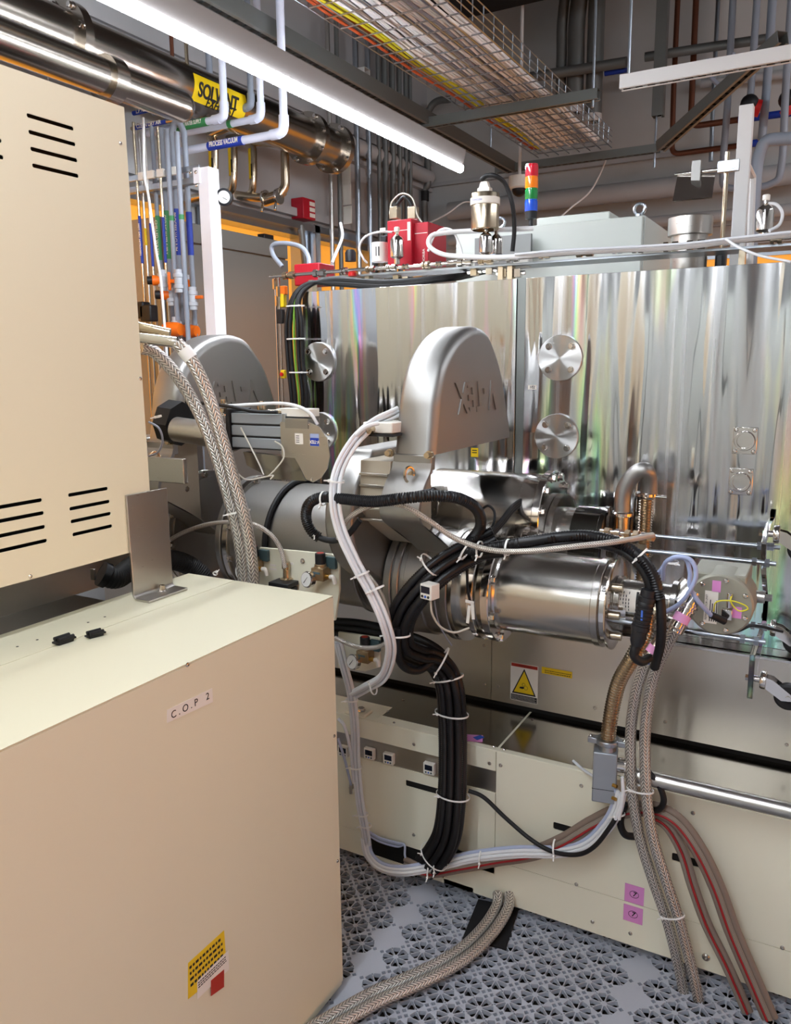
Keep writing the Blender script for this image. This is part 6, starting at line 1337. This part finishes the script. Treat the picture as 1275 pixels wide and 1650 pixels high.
# horizontal pipes on the back wall
for i, (z, r, m_) in enumerate(((at(900, 320, Y=6.3).z, .07, 'wall_panel'), (at(900, 372, Y=6.35).z, .04, 'wall_panel'))):
    xL_ = at(722, 340, Y=6.3).x; o = MB().cyl((xL_, 6.33, z), (XR-.01, 6.33, z), r, n=24).build('wall_pipe', m_); tag(o, 'painted horizontal pipe along the back wall, %s' % ['thick upper', 'thin lower'][i], 'pipe')
hose(path([(980, 250, 6.1), (965, 285, 6.0), (948, 312, 5.9), (920, 335, 5.8), (895, 358, 5.7)], 8), .006, 'cable_white', 'pale slack cable hanging from the tray end towards the grey cabinet', 'cable', 'slack_cable')
hose(path([(690, 360, 5.9), (720, 345, 5.9), (745, 327, 6.0), (760, 325, 6.1)], 8), .006, 'cable_white', 'pale slack cable on the back wall left of the ion gauge', 'cable', 'slack_cable')
# camera dome
c = at(837, 300, Y=5.7); cd = thing('dome_camera', 'cream dome security camera hanging beside the signal tower', 'camera', c)
b = MB(); b.lathe(c-Vector((0, 0, .02)), (0, 0, 1), [(0, .065), (.01, .075), (.085, .075), (.09, .05)], 28); b.build('housing', 'plastic_white', cd); b = MB(); b.ball(c-Vector((0, 0, .02)), .052, 20); b.build('dome', 'plastic_black', cd); MB().cyl((c.x, c.y, c.z+.05), (c.x, c.y, ZC), .012, n=10).build('stem', 'strut_white', cd)
# thin round pipes and copper lines, top right
CW = 6.1
def line(l, r, m, label, cat='pipe', name='pipe', k=1):
    pts = [at(p[0], p[1], Y=p[2] if len(p) > 2 else CW) for p in l]
    if l[0][1] == 60: pts[0] = Vector((pts[0].x+(pts[0].x-pts[1].x)*0, pts[0].y, ZC-.002))
    out = [pts[0]]
    for a, b_, c_ in zip(pts, pts[1:], pts[2:]):
        d0 = (a-b_).normalized(); d1 = (c_-b_).normalized(); s_ = min(r*3, (a-b_).length*.4, (c_-b_).length*.4)
        for j in range(6): t = j/5; out.append(((b_+d0*s_)*(1-t)**2)+(b_*2*t*(1-t))+((b_+d1*s_)*t*t))
    out.append(pts[-1]); o = MB().tube(out, r, 14).build(name, m); tag(o, label, cat); return o
line([(1089, 60), (1086, 140), (1083, 249), (1210, 232)], .018, 'copper_dark', 'dark copper pipe turning right near the back wall, lower one', 'pipe', 'copper_pipe')
line([(1117, 60), (1113, 204), (1190, 193)], .020, 'copper_dark', 'dark copper pipe turning right near the back wall, upper one', 'pipe', 'copper_pipe')
line([(1190, 193), (1300, 178)], .023, 'blue_label', 'blue-banded stretch of the upper copper pipe', 'pipe', 'pipe'); line([(1208, 232), (1300, 219)], .023, 'blue_label', 'blue-banded stretch of the lower copper pipe', 'pipe', 'pipe')
line([(1176, 60, 5.9), (1172, 180, 5.9), (1166, 250, 5.9), (1164, 300, 5.9), (1185, 305, 5.9), (1205, 300, 5.9)], .022, 'pvc_grey', 'dark grey pipe dropping behind the mirror stand', 'pipe', 'pvc_pipe')
line([(1217, 60, 5.8), (1210, 150, 5.8), (1208, 165, 5.8)], .022, 'pvc_grey', 'dark grey pipe ending in a red and black valve', 'pipe', 'pvc_pipe')
c = at(1208, 167, Y=5.75); o = MB().ball(c, .055, 16).build('shutoff_valve', 'plastic_black'); tag(o, 'black valve handle with red rim on the left dark pipe', 'valve'); o = MB().cyl(c+Vector((.02, .02, -.02)), c+Vector((.06, .03, -.03)), .05, n=20).build('rim', 'red', o)
c = at(1270, 160, Y=5.75); o = MB().ball(c, .055, 16).build('shutoff_valve', 'plastic_black'); tag(o, 'black valve handle with red rim at the right frame edge', 'valve'); o = MB().cyl(c+Vector((.0, .02, -.04)), c+Vector((.02, .03, -.08)), .05, n=20).build('rim', 'red', o)
line([(1240, 60, 5.85), (1236, 140, 5.85), (1228, 225, 5.85)], .026, 'pvc_grey', 'dark grey upright pipe right of the white post', 'pipe', 'pvc_pipe')
line([(1300, 222, 4.6), (1232, 225, 4.6), (1220, 260, 4.6), (1214, 340, 4.6), (1210, 430, 4.6)], .030, 'pvc_grey', 'thick dark grey pipe bending down behind the right-hand valve can', 'pipe', 'pvc_pipe')
line([(1268, 60, 5.6), (1266, 150, 5.6), (1262, 250, 5.6), (1256, 290, 5.6), (1235, 300, 5.6), (1220, 302, 5.6)], .022, 'pvc_grey', 'dark grey pipe with a hook bend at the far right', 'pipe', 'pvc_pipe')
line([(1153, 60, 6.4), (1150, 150, 6.4), (1146, 260, 6.4)], .015, 'zinc', 'thin slotted-looking upright tube on the back wall', 'pipe', 'pipe')
line([(1040, 92, 6.0), (1130, 78, 6.0), (1240, 62, 6.0)], .03, 'duct_grey', 'grey horizontal pipe high in the top right', 'pipe', 'pipe')
line([(1130, 135, 6.42), (1300, 115, 6.42)], .03, 'wall_panel', 'pale horizontal rail on the back wall behind the brace', 'rail', 'wall_rail')
line([(1140, 95, 5.5), (1145, 125, 5.5), (1160, 138, 5.5), (1175, 125, 5.5), (1182, 85, 5.5)], .012, 'cable_grey', 'grey cable loop hanging above the white channel', 'cable', 'cable')
line([(820, 130, 6.0), (1010, 100, 6.0)], .035, 'duct_grey', 'grey horizontal pipe behind the drop ducts', 'pipe', 'pipe')
line([(975, 118, 6.05), (1010, 112, 6.05)], .02, 'blue_label', 'blue banded pipe stub behind the drop ducts', 'pipe', 'pipe')
# dark ductwork just below the ceiling
b = MB(); b.span((-2.7, 4.8, 3.9), (-1.1, 5.6, 4.3)); o = b.build('air_duct', 'foam_black', None, .01); tag(o, 'dark rectangular air duct high above the cable tray', 'duct')
b = MB(); b.span((-.95, 5.2, 4.12), (1.8, 6.2, 4.5)); o = b.build('air_duct', 'foam_black', None, .01); tag(o, 'dark rectangular air duct high in the top right', 'duct')
# white posts right
for (px0, py0, px1, py1, Y, w, lab) in ((1203, 168, 1181, 430, 3.2, .046, 'tall white square post behind the mirror stand'),):
    A = at(px0, py0, Y=Y); B_ = at(px1, py1, Y=Y); o = MB().span((A.x-w/2, Y, .0), (A.x+w/2, Y+w, A.z)).build('square_post', 'strut_white', None, .002); tag(o, lab, 'post')
A = at(1200, 262, Y=3.3); B_ = at(1215, 290, Y=3.6); b = MB(); b.tube([at(1203, 265, Y=3.26), at(1213, 285, Y=3.5), at(1208, 430, Y=3.5)], .014, 8); o = b.build('support_arm', 'strut_white'); tag(o, 'slim pale support arm beside the white post', 'post')
# ------------------------------------------------------------------ big polished exhaust main, upper left
XE_ = -2.75; e_ = at(540, 235, X=XE_); s_ = at(170, 100, X=XE_); ze = (e_.z+s_.z)/2; re = .105
ex = thing('exhaust_main', 'large polished exhaust main with bolted flanges running overhead on the left', 'pipe', (XE_, 3, ze))
b = MB(); b.cyl((XE_, -1.0, ze), (XE_, e_.y, ze), re, n=48); b.build('tube', 'exhaust_pipe', ex)
for yy in (e_.y-.02, e_.y-.28, 2.35, 1.55):
    b = MB(); b.cyl((XE_, yy-.02, ze), (XE_, yy+.02, ze), re*1.32, n=48); fl = b.build('flange', 'exhaust_pipe', ex)
    for k in range(8): a = 2*PI*k/8+.2; screw((XE_+re*1.18*math.cos(a), yy-.021, ze+re*1.18*math.sin(a)), (0, -1, 0), .012, ex, hexhead=True, name='bolt')
# yellow SOLVENT EXHAUST band
def wrapY(x, z, r, y0, y1, a0, a1, m, parent, name):
    b = MB(); n = 14; vs = []
    for i in range(n+1):
        a = a0+(a1-a0)*i/n
        for y in (y0, y1): vs.append((x+r*math.cos(a), y, z+r*math.sin(a)))
    b.add(vs, [(2*i, 2*i+1, 2*i+3, 2*i+2) for i in range(n)]); return b.build(name, m, parent)
ya = at(320, 165, X=XE_+re).y; yb_ = at(385, 185, X=XE_+re).y
bl_ = wrapY(XE_, ze, re+.001, ya-.02, yb_+.06, -.75, .35, 'yellow_label', ex, 'yellow_band')
a_ = -.25; nrm = Vector((math.cos(a_), 0, math.sin(a_))); up_ = Vector((-math.sin(a_), 0, math.cos(a_)))
pc = Vector((XE_, (ya+yb_)/2, ze))+nrm*(re+.004)
text('SOLVENT', .085, frame(pc+up_*.0, (0, 1, 0), up_), 'ink', 'lettering', bl_, .001, bold=.002, xs=.75)
a_ = -.62; nrm = Vector((math.cos(a_), 0, math.sin(a_))); up_ = Vector((-math.sin(a_), 0, math.cos(a_))); pc = Vector((XE_, (ya+yb_)/2+.03, ze))+nrm*(re+.004)
text('EXHAUST', .06, frame(pc, (0, 1, 0), up_), 'ink', 'lettering', bl_, .001, bold=.001, xs=.75)
# second slimmer steel pipe beside it
X2 = -2.45; p_a = at(60, 92, X=X2); p_b = at(290, 165, X=X2); z2_ = (p_a.z+p_b.z)/2
sp2 = thing('exhaust_branch', 'slimmer polished steel pipe with clamp flange running left of the glowing light', 'pipe', (X2, 2, z2_))
b = MB(); b.cyl((X2, -1, z2_), (X2, p_b.y, z2_), .062, n=36); b.build('tube', 'exhaust_pipe', sp2); yq = at(175, 115, X=X2).y
b = MB(); b.cyl((X2, yq-.03, z2_), (X2, yq+.03, z2_), .080, n=36); b.build('clamp', 'exhaust_pipe', sp2)
MB().ball((X2, p_b.y, z2_), .06, 20).build('end_cap', 'exhaust_pipe', sp2)
# drop pipes with clamps from the main, yellow banded
for i, (px, py0, py1) in enumerate(((345, 235, 300), (376, 240, 300), (408, 245, 305))):
    Yd = 3.35+.28*i; A = at(px, py0-8, Y=Yd); B_ = at(px, py1-10, Y=Yd)
    pts = [Vector((XE_+.02, Yd, ze-re*.6)), Vector((A.x-.02, Yd, A.z+.03)), A+Vector((0, 0, -.01)), B_, B_+Vector((-.05, .02, -.055)), B_+Vector((-.20, .04, -.065))]
    dp_ = thing('drop_pipe', 'polished drop pipe with yellow arrow band, %s of three' % ['nearest', 'middle', 'farthest'][i], 'pipe', A, 'yellow-banded drop pipes')
    MB().tube(spline(pts, 6), .021, 16).build('tube', 'gold_steel', dp_)
    y_ = MB(); y_.lathe(B_+Vector((0, 0, .02)), (0, 0, 1), [(0, .0225), ((A.z-B_.z)*.85, .0225)], 20, cap=False); yl_ = y_.build('yellow_band', 'yellow_label', dp_)
    MB().span((A.x-.004, Yd-.0245, B_.z+.035), (A.x+.004, Yd-.022, B_.z+.10)).build('arrow_mark', 'ink', dp_)
hor = MB(); hor.tube(path([(330, 300, 3.9), (370, 312, 3.9), (410, 318, 3.92), (445, 316, 3.95), (458, 308, 3.98)], 6), .025, 16); o = hor.build('header_pipe', 'gold_steel'); tag(o, 'polished header pipe joining the drop pipes to a clamp', 'pipe')
c = at(438, 318, Y=3.94); cl_ = thing('pipe_clamp', 'steel pipe joint held by two wing clamps under the exhaust main', 'clamp', c)
b = MB(); b.cyl(c+Vector((-.05, 0, -.012)), c+Vector((.05, 0, .002)), .035, n=24); b.build('sleeve', 'gold_steel', cl_)
for dx in (-.045, .05): b = MB(); b.cyl(c+Vector((dx-.008, 0, 0)), c+Vector((dx+.008, 0, 0)), .045, n=24); b.tube([c+Vector((dx, -.03, -.04)), c+Vector((dx, -.04, -.08))], .008, 8); b.build('clamp_ring', 'steel_polish', cl_, .001)
line([(459, 232, 3.98), (460, 300, 3.98), (452, 312, 3.96)], .026, 'gold_steel', 'polished drop from the far end of the exhaust main into the clamp', 'pipe', 'drop_pipe')
# ------------------------------------------------------------------ process pipes turning in from the left, with banners
def banner(a, b_, r, m, s, label_col, parent, size):
    """plastic sleeve with lettering along a horizontal pipe"""
    d = (b_-a).normalized(); L = (b_-a).length; o = MB().cyl(a, b_, r, n=16).build('pipe_marker', m, parent)
    if s: text(s, size, frame((a+b_)/2+Vector((0, -r-.001, 0)), d, (0, 0, 1)), 'white_label', 'lettering', o, .0003, bold=.0006, xs=min(1, L*.9/(len(s)*size*.66)))
    return o
def upipe(pe, Y, r, m, label, xend=None, zt=None, mark=None):
    """vertical drop at px,py elbow then horizontal run to the left"""
    c = at(*pe, Y=Y); t = thing('process_pipe', label, 'pipe', c, 'process pipes with coloured markers'); zt = zt or c.z+.55; xe = xend if xend is not None else c.x-.75
    pts = [Vector((c.x, Y, zt)), Vector((c.x, Y, c.z+r*2.2)), Vector((c.x-r*.7, Y, c.z+r*.5)), Vector((c.x-r*2.2, Y, c.z)), Vector((xe, Y, c.z))]
    pts2 = [pts[0]]+spline(pts[1:4], 4)+[pts[4]]; MB().tube(pts2, r, 16).build('tube', m, t)
    b = MB(); b.cyl((c.x, Y, c.z+r*1.6), (c.x, Y, c.z+r*4), r*1.25, n=16); b.cyl((c.x-r*1.6, Y, c.z), (c.x-r*4, Y, c.z), r*1.25, n=16); b.tube(spline([Vector((c.x, Y, c.z+r*2.4)), Vector((c.x-r*.5, Y, c.z+r*.5)), Vector((c.x-r*2.4, Y, c.z))], 4), r*1.25, 16); b.build('elbow', m, t)
    if mark:
        pa, pb, m2, s, sz = mark; A = at(pa, pe[1], Y=Y); B_ = at(pb, pe[1], Y=Y); banner(Vector((A.x, Y, c.z)), Vector((B_.x, Y, c.z)), r*1.12, m2, s, None, t, sz)
    return t
upipe((458, 214), 3.0, .0175, 'pvc_white', 'white-grey pipe with blue PROCESS VACUUM marker', mark=(336, 392, 'blue_label', 'PROCESS VACUUM', .030), xend=-2.95)
upipe((421, 190), 3.12, .016, 'pvc_white', 'white-grey pipe with green arrow marks behind the vacuum pipe', mark=(368, 374, 'green_label', '', .03), xend=-3.05)
upipe((362, 190), 3.0, .0165, 'pvc_white', 'pale pipe with green COOLING WATER SUPPLY marker', mark=(278, 334, 'green_label', 'COOLING WATER SUPPLY', .024), xend=-3.0)
upipe((405, 172), 3.3, .015, 'pvc_grey', 'darker grey pipe behind the green marked pipes', mark=(368, 374, 'green_label', '', .03), xend=-3.2)
upipe((340, 162), 3.25, .016, 'pvc_grey', 'dark grey pipe with green COOLING WATER RETURN marker', mark=(256, 302, 'green_label', 'COOLING WATER RETURN', .022), xend=-3.2)
upipe((306, 188), 2.95, .0085, 'gold_steel', 'thin metal pipe with blue CLEAN DRY AIR marker', mark=(215, 268, 'blue_label', 'CLEAN DRY AIR', .024), xend=-3.05)
upipe((282, 168), 3.1, .0095, 'copper_dark', 'thin brown pipe with blue NITROGEN marker behind', mark=(214, 264, 'blue_label', 'L.P. NITROGEN', .024), xend=-3.15)
# ------------------------------------------------------------------ valve panel: frame with uprights
YVp = 2.90
fr = thing('pipe_rack', 'white square post with pale crossbars carrying the coloured upright pipes', 'frame', at(335, 500, Y=YVp))
A = at(329, 272, Y=YVp); zt_ = A.z; w = .062
MB().span((A.x-.012, YVp-.03, 0), (A.x+w-.012, YVp+.04, zt_)).build('post', 'white_paint', fr, .003)
zc_a = at(262, 283, Y=YVp).z; zc_b = at(262, 297, Y=YVp).z
b = MB(); b.span((XL+.01, YVp-.035, zc_a-.012), (A.x, YVp-.02, zc_a+.012)); b.build('crossbar', 'alu', fr, .001); b = MB(); b.span((XL+.01, YVp+.0, zc_b-.016), (A.x, YVp+.03, zc_b+.010)); b.build('crossbar', 'alu', fr, .001)
MB().span((A.x-.03, YVp-.040, zc_b-.03), (A.x+.005, YVp-.028, zt_)).build('corner_plate', 'white_paint', fr, .001)
for dx, dz in ((-.012, -.02), (-.012, -.075), (-.045, -.018)): screw((A.x+dx, YVp-.041, zt_+dz), (0, -1, 0), .008, fr)
ups = [(224, 'gold_steel', .0065, (348, 425), 'blue_label', 'HOT DRY NITROGEN'), (232, 'steel', .0065, (368, 396), 'yellow_label', ''), (241, 'steel', .006, (360, 430), 'blue_label', ''), (253, 'pvc_grey', .0105, (348, 420), 'green_label', 'CHILLED WATER'), (262, 'gold_steel', .0065, (350, 424), 'blue_label', ''), (268, 'pvc_grey', .0145, (340, 418), 'green_label', 'COOLING WATER SUPPLY'), (276, 'pvc_grey', .0115, (348, 356), 'green_label', ''), (284, 'pvc_grey', .0145, (337, 412), 'blue_label', 'PROCESS VACUUM'), (292, 'pvc_grey', .0115, (346, 354), 'green_label', ''), (304, 'pvc_grey', .0130, (342, 412), 'blue_label', '')]
lab_ = ['bare metal with blue marker, leftmost', 'thin metal with yellow marker', 'thin metal with blue marker', 'grey with green marker, left', 'thin brass-tinted between two grey ones', 'grey with green lettered marker', 'slim grey with small green ticks, left', 'grey with blue lettered PROCESS VACUUM marker', 'slim grey with small green ticks, right', 'grey with blue stripe, rightmost']
for i, (px, m_, r, (p0, p1), m2, s) in enumerate(ups):
    Yp = YVp+(.05 if i % 2 else -.055)+(.03 if r < .007 else 0)
    c = at(px, 340, Y=Yp); t = thing('upright_pipe', 'upright pipe on the valve frame: %s' % lab_[i], 'pipe', c, 'upright pipes on the valve frame')
    ztp = at(px, 195+i*2, Y=Yp).z; pts = [Vector((c.x, Yp, .4)), Vector((c.x, Yp, ztp))]
    if i == 7: pts = pts[:1]+[Vector((c.x, Yp, ztp-.04))]+spline([Vector((c.x, Yp, ztp-.02)), Vector((c.x+.02, Yp, ztp+.025)), Vector((c.x+.05, Yp, ztp+.025)), Vector((c.x+.075, Yp, ztp-.02))], 5)+[Vector((c.x+.075, Yp, ztp-.06))]
    MB().tube(pts, r, 14).build('tube', m_, t)
    if m2:
        z0, z1 = at(px, p1, Y=Yp).z, at(px, p0, Y=Yp).z; mk = MB().cyl((c.x, Yp, z0), (c.x, Yp, z1), r*1.08, n=14).build('pipe_marker', m2, t)
        if s: text(s, r*1.9, frame((c.x, Yp-r*1.1-.0006, (z0+z1)/2), (0, 0, -1), (1, 0, 0)), 'white_label', 'lettering', mk, .0003, bold=.0004, xs=min(1.2, (z1-z0)*.85/(len(s)*r*1.9*.62)))
    if r > .0065 and i % 2 == 1: 
        b = MB(); b.span((c.x-r*1.2, YVp-.045, zc_a-.016), (c.x+r*1.6, YVp-.03, zc_a+.018)); b.build('pipe_clip', 'plastic_white', t, .001)
# ball valves with orange handles
def ballvalve(px, py, Y, s, kind, label):
    c = at(px, py, Y=Y); t = thing('ball_valve', label, 'valve', c, 'ball valves with orange handles')
    b = MB(); b.lathe(c-Vector((0, 0, .06*s)), (0, 0, 1), [(0, .021*s), (.02*s, .021*s), (.022*s, .027*s), (.040*s, .027*s), (.042*s, .023*s), (.078*s, .023*s), (.080*s, .027*s), (.098*s, .027*s), (.10*s, .021*s), (.12*s, .021*s)], 24); b.build('body', 'pvc_light', t)
    if kind == 'knob':
        d = Vector((-.75, -.66, 0)); b = MB(); b.lathe(c, d, [(.01, .026*s), (.055*s, .030*s), (.058*s, .026*s)], 24); b.build('orange_collar', 'orange', t); b = MB(); b.lathe(c+d*.058*s, d, [(0, .024*s), (.028*s, .024*s), (.032*s, .018*s)], 24); b.build('black_knob', 'plastic_black', t)
    elif kind == 'paddle':
        b = MB(); b.box(c+Vector((-.045*s, -.02, 0)), (.014*s, .012, .095*s)); b.box(c+Vector((-.03*s, -.012, 0)), (.03*s, .016, .02*s)); b.build('orange_handle', 'orange', t, .003)
    elif kind == 'side':
        b = MB(); b.box(c+Vector((.045*s, -.0, .004)), (.05*s, .014, .018*s)); b.build('red_handle', 'orange', t, .003)
    else:
        b = MB(); b.lathe(c+Vector((-.05*s, -.03, 0)), (1, .1, -.05), [(0, .03*s), (.02*s, .036*s), (.08*s, .036*s), (.1*s, .03*s)], 24); b.build('orange_body', 'orange', t)
YO = 2.85
ballvalve(262, 452, YO-.03, .78, 'knob', 'ball valve with black knob and orange collar, upper one on the left')
ballvalve(276, 475, YO, .82, 'knob', 'ball valve with black knob and orange collar, lower one')
ballvalve(288, 453, YO-.02, .85, 'paddle', 'ball valve with upright orange paddle handle')
ballvalve(311, 481, YO+.02, .85, 'side', 'ball valve with red-orange handle pointing at the white post')
ballvalve(285, 530, YO, .9, 'body', 'big orange actuator body low among the grey pipes')
ballvalve(302, 460, YO+.14, .8, 'body', 'orange-bodied valve half hidden behind the paddle valve')
ballvalve(312, 533, YO+.12, .85, 'body', 'orange actuator body half hidden behind the grey pipe, right one')
hose(path([(231, 190, 2.7), (233, 280, 2.65), (240, 320, 2.6), (251, 400, 2.6), (259, 450, 2.6), (265, 520, 2.6), (269, 580, 2.6), (268, 660, 2.6)], 8), .0055, 'tube_white', 'thin white tube hanging down in front of the coloured pipes', 'tube', 'air_tube')
for i, (px, py) in enumerate(((240, 505), (228, 500))): c = at(px, py, Y=2.8); b = MB(); b.box(c, (.07, .05, .075)); o = b.build('black_actuator', 'plastic_black', None, .006); tag(o, 'black valve actuator block at the upper cabinet edge, %s' % ['right', 'left'][i], 'actuator')
# round dial gauge by the post
c = at(362, 318, Y=2.95); dg = thing('dial_gauge', 'round black-rimmed dial gauge right of the white post', 'gauge', c); b = MB(); d = Vector((.45, -.85, -.1)).normalized(); b.lathe(c-d*.05, d, [(0, .03), (.03, .036), (.062, .038), (.064, .034)], 32); b.build('case', 'plastic_black', dg); MB().cyl(c+d*.014, c+d*.0155, .027, n=32).build('dial', 'dial', dg)
b = MB(); e_ = c+d*.017; b.cyl(e_+Vector((-.02, 0, .006)), e_+Vector((.018, 0, -.014)), .0014, n=6); b.build('needle', 'ink', dg)
# ------------------------------------------------------------------ stainless locker by the left wall
XC = -2.95; y0 = 3.02+.25; y1 = at(460, 390, X=XC).y; zt_ = at(460, 390, X=XC).z
lc = thing('stainless_locker', 'mirror-like stainless locker by the left wall behind the far valve hood', 'cabinet', (XC-.15, (y0+y1)/2, 0))
zsplit = at(420, 412, X=XC).z
y0 = 3.0
MB().span((XL+.02, y0, 0), (XC-.003, y1, zt_)).build('body', 'stainless_door', lc, .003)
for za, zb2 in ((zsplit+.004, zt_-.005), (.06, zsplit-.004)): MB().span((XC-.002, y0+.005, za), (XC+.018, y1-.005, zb2)).build('door', 'stainless_door', lc, .002)
A = at(356, 417, X=XC+.03); B_ = at(360, 535, X=XC+.03); MB().cyl((XC+.035, A.y, A.z), (XC+.035, A.y, 1.2), .006, n=10).build('pull_rod', 'gold_steel', lc)
c = at(428, 376, X=XC-.08); o = MB().box((c.x, c.y, zt_+.02), (.05, .09, .035)).build('black_box', 'plastic_black', None, .003); tag(o, 'small black box with a lead on top of the stainless locker', 'box')
# right-hand side of the left wall: aluminium profile, red call box, white notices
c = at(499, 338, X=XL+.1); rb = thing('alarm_box', 'red alarm box mounted high on the left wall', 'alarm', c); MB().span((XL+.001, c.y-.07, c.z-.06), (XL+.10, c.y+.07, c.z+.07)).build('case', 'red_paint', rb, .006)
for k in range(3): MB().span((XL+.1005, c.y+.0, c.z-.045+k*.036), (XL+.102, c.y+.06, c.z-.020+k*.036)).build('notice', 'white_label', rb)
MB().cyl((XL+.06, c.y-.05, c.z-.10), (XL+.06, c.y+.12, 1.3), .022, n=14).build('conduit', 'duct_grey', rb)
for i, (px, py0, py1) in enumerate(((558, 266, 296), (559, 297, 329), (560, 333, 360))):
    A = at(px-7, py0, Y=4.95); B_ = at(px+7, py1, Y=4.95); o = MB().span((A.x, 4.95, B_.z), (B_.x, 4.955, A.z)).build('notice_sheet', 'white_label'); tag(o, 'yellowed notice sheet on the corner frame, %s of three' % ['top', 'middle', 'bottom'][i], 'sign', 'notice sheets on the corner frame')
# yellow crate glowing through the window and uprights of window frames
c = at(532, 405, X=XL-.4)
for i, yy in enumerate((3.62, 4.71, 5.62)):
    o = MB().span((XL+.021, yy-.03, .0), (XL+.07, yy+.03, zw1+.05)).build('frame_post', 'zinc'); tag(o, 'aluminium upright on the left window wall, %s' % ['nearest', 'middle', 'farthest'][i], 'post', 'uprights on the left window wall')
b = MB(); b.span((XL+.001, 1.0, zw1+.0), (XL+.07, YB-.1, zw1+.045)); o = b.build('frame_rail', 'zinc'); tag(o, 'long aluminium channel above the amber windows on the left wall', 'rail')
# ------------------------------------------------------------------ behind the camera (cabinets added to brighten reflections, seen only in the polished steel)
for i, (x0, x1, h) in enumerate(((-2.2, -.9, 1.9), (-.8, .7, 2.05), (.8, 2.4, 1.8))):
    o = MB().span((x0, -2.6, 0), (x1, -1.7, h)).build('equipment_cabinet', 'cabinet_grey', None, .006); tag(o, 'unseen grey cabinet added behind the camera to brighten steel reflections, %s' % ['left', 'middle', 'right'][i], 'cabinet')
hz = MB(); hz.cyl((1.25, 1.0, 0), (1.25, 1.0, .85), .28, n=40); o = hz.build('drum', 'blue_drum'); tag(o, 'blue drum on the floor right of the camera, mirrored in the panels', 'drum')
# ------------------------------------------------------------------ light and view
w = bpy.data.worlds.new('world'); SC.world = w; w.use_nodes = True; w.node_tree.nodes['Background'].inputs[0].default_value = (.8, .85, 1, 1); w.node_tree.nodes['Background'].inputs[1].default_value = .02
SC.view_settings.view_transform = 'Standard'; SC.view_settings.look = 'None'; SC.view_settings.gamma = 1; SC.view_settings.use_curve_mapping = False
SC.view_settings.exposure = 1.12
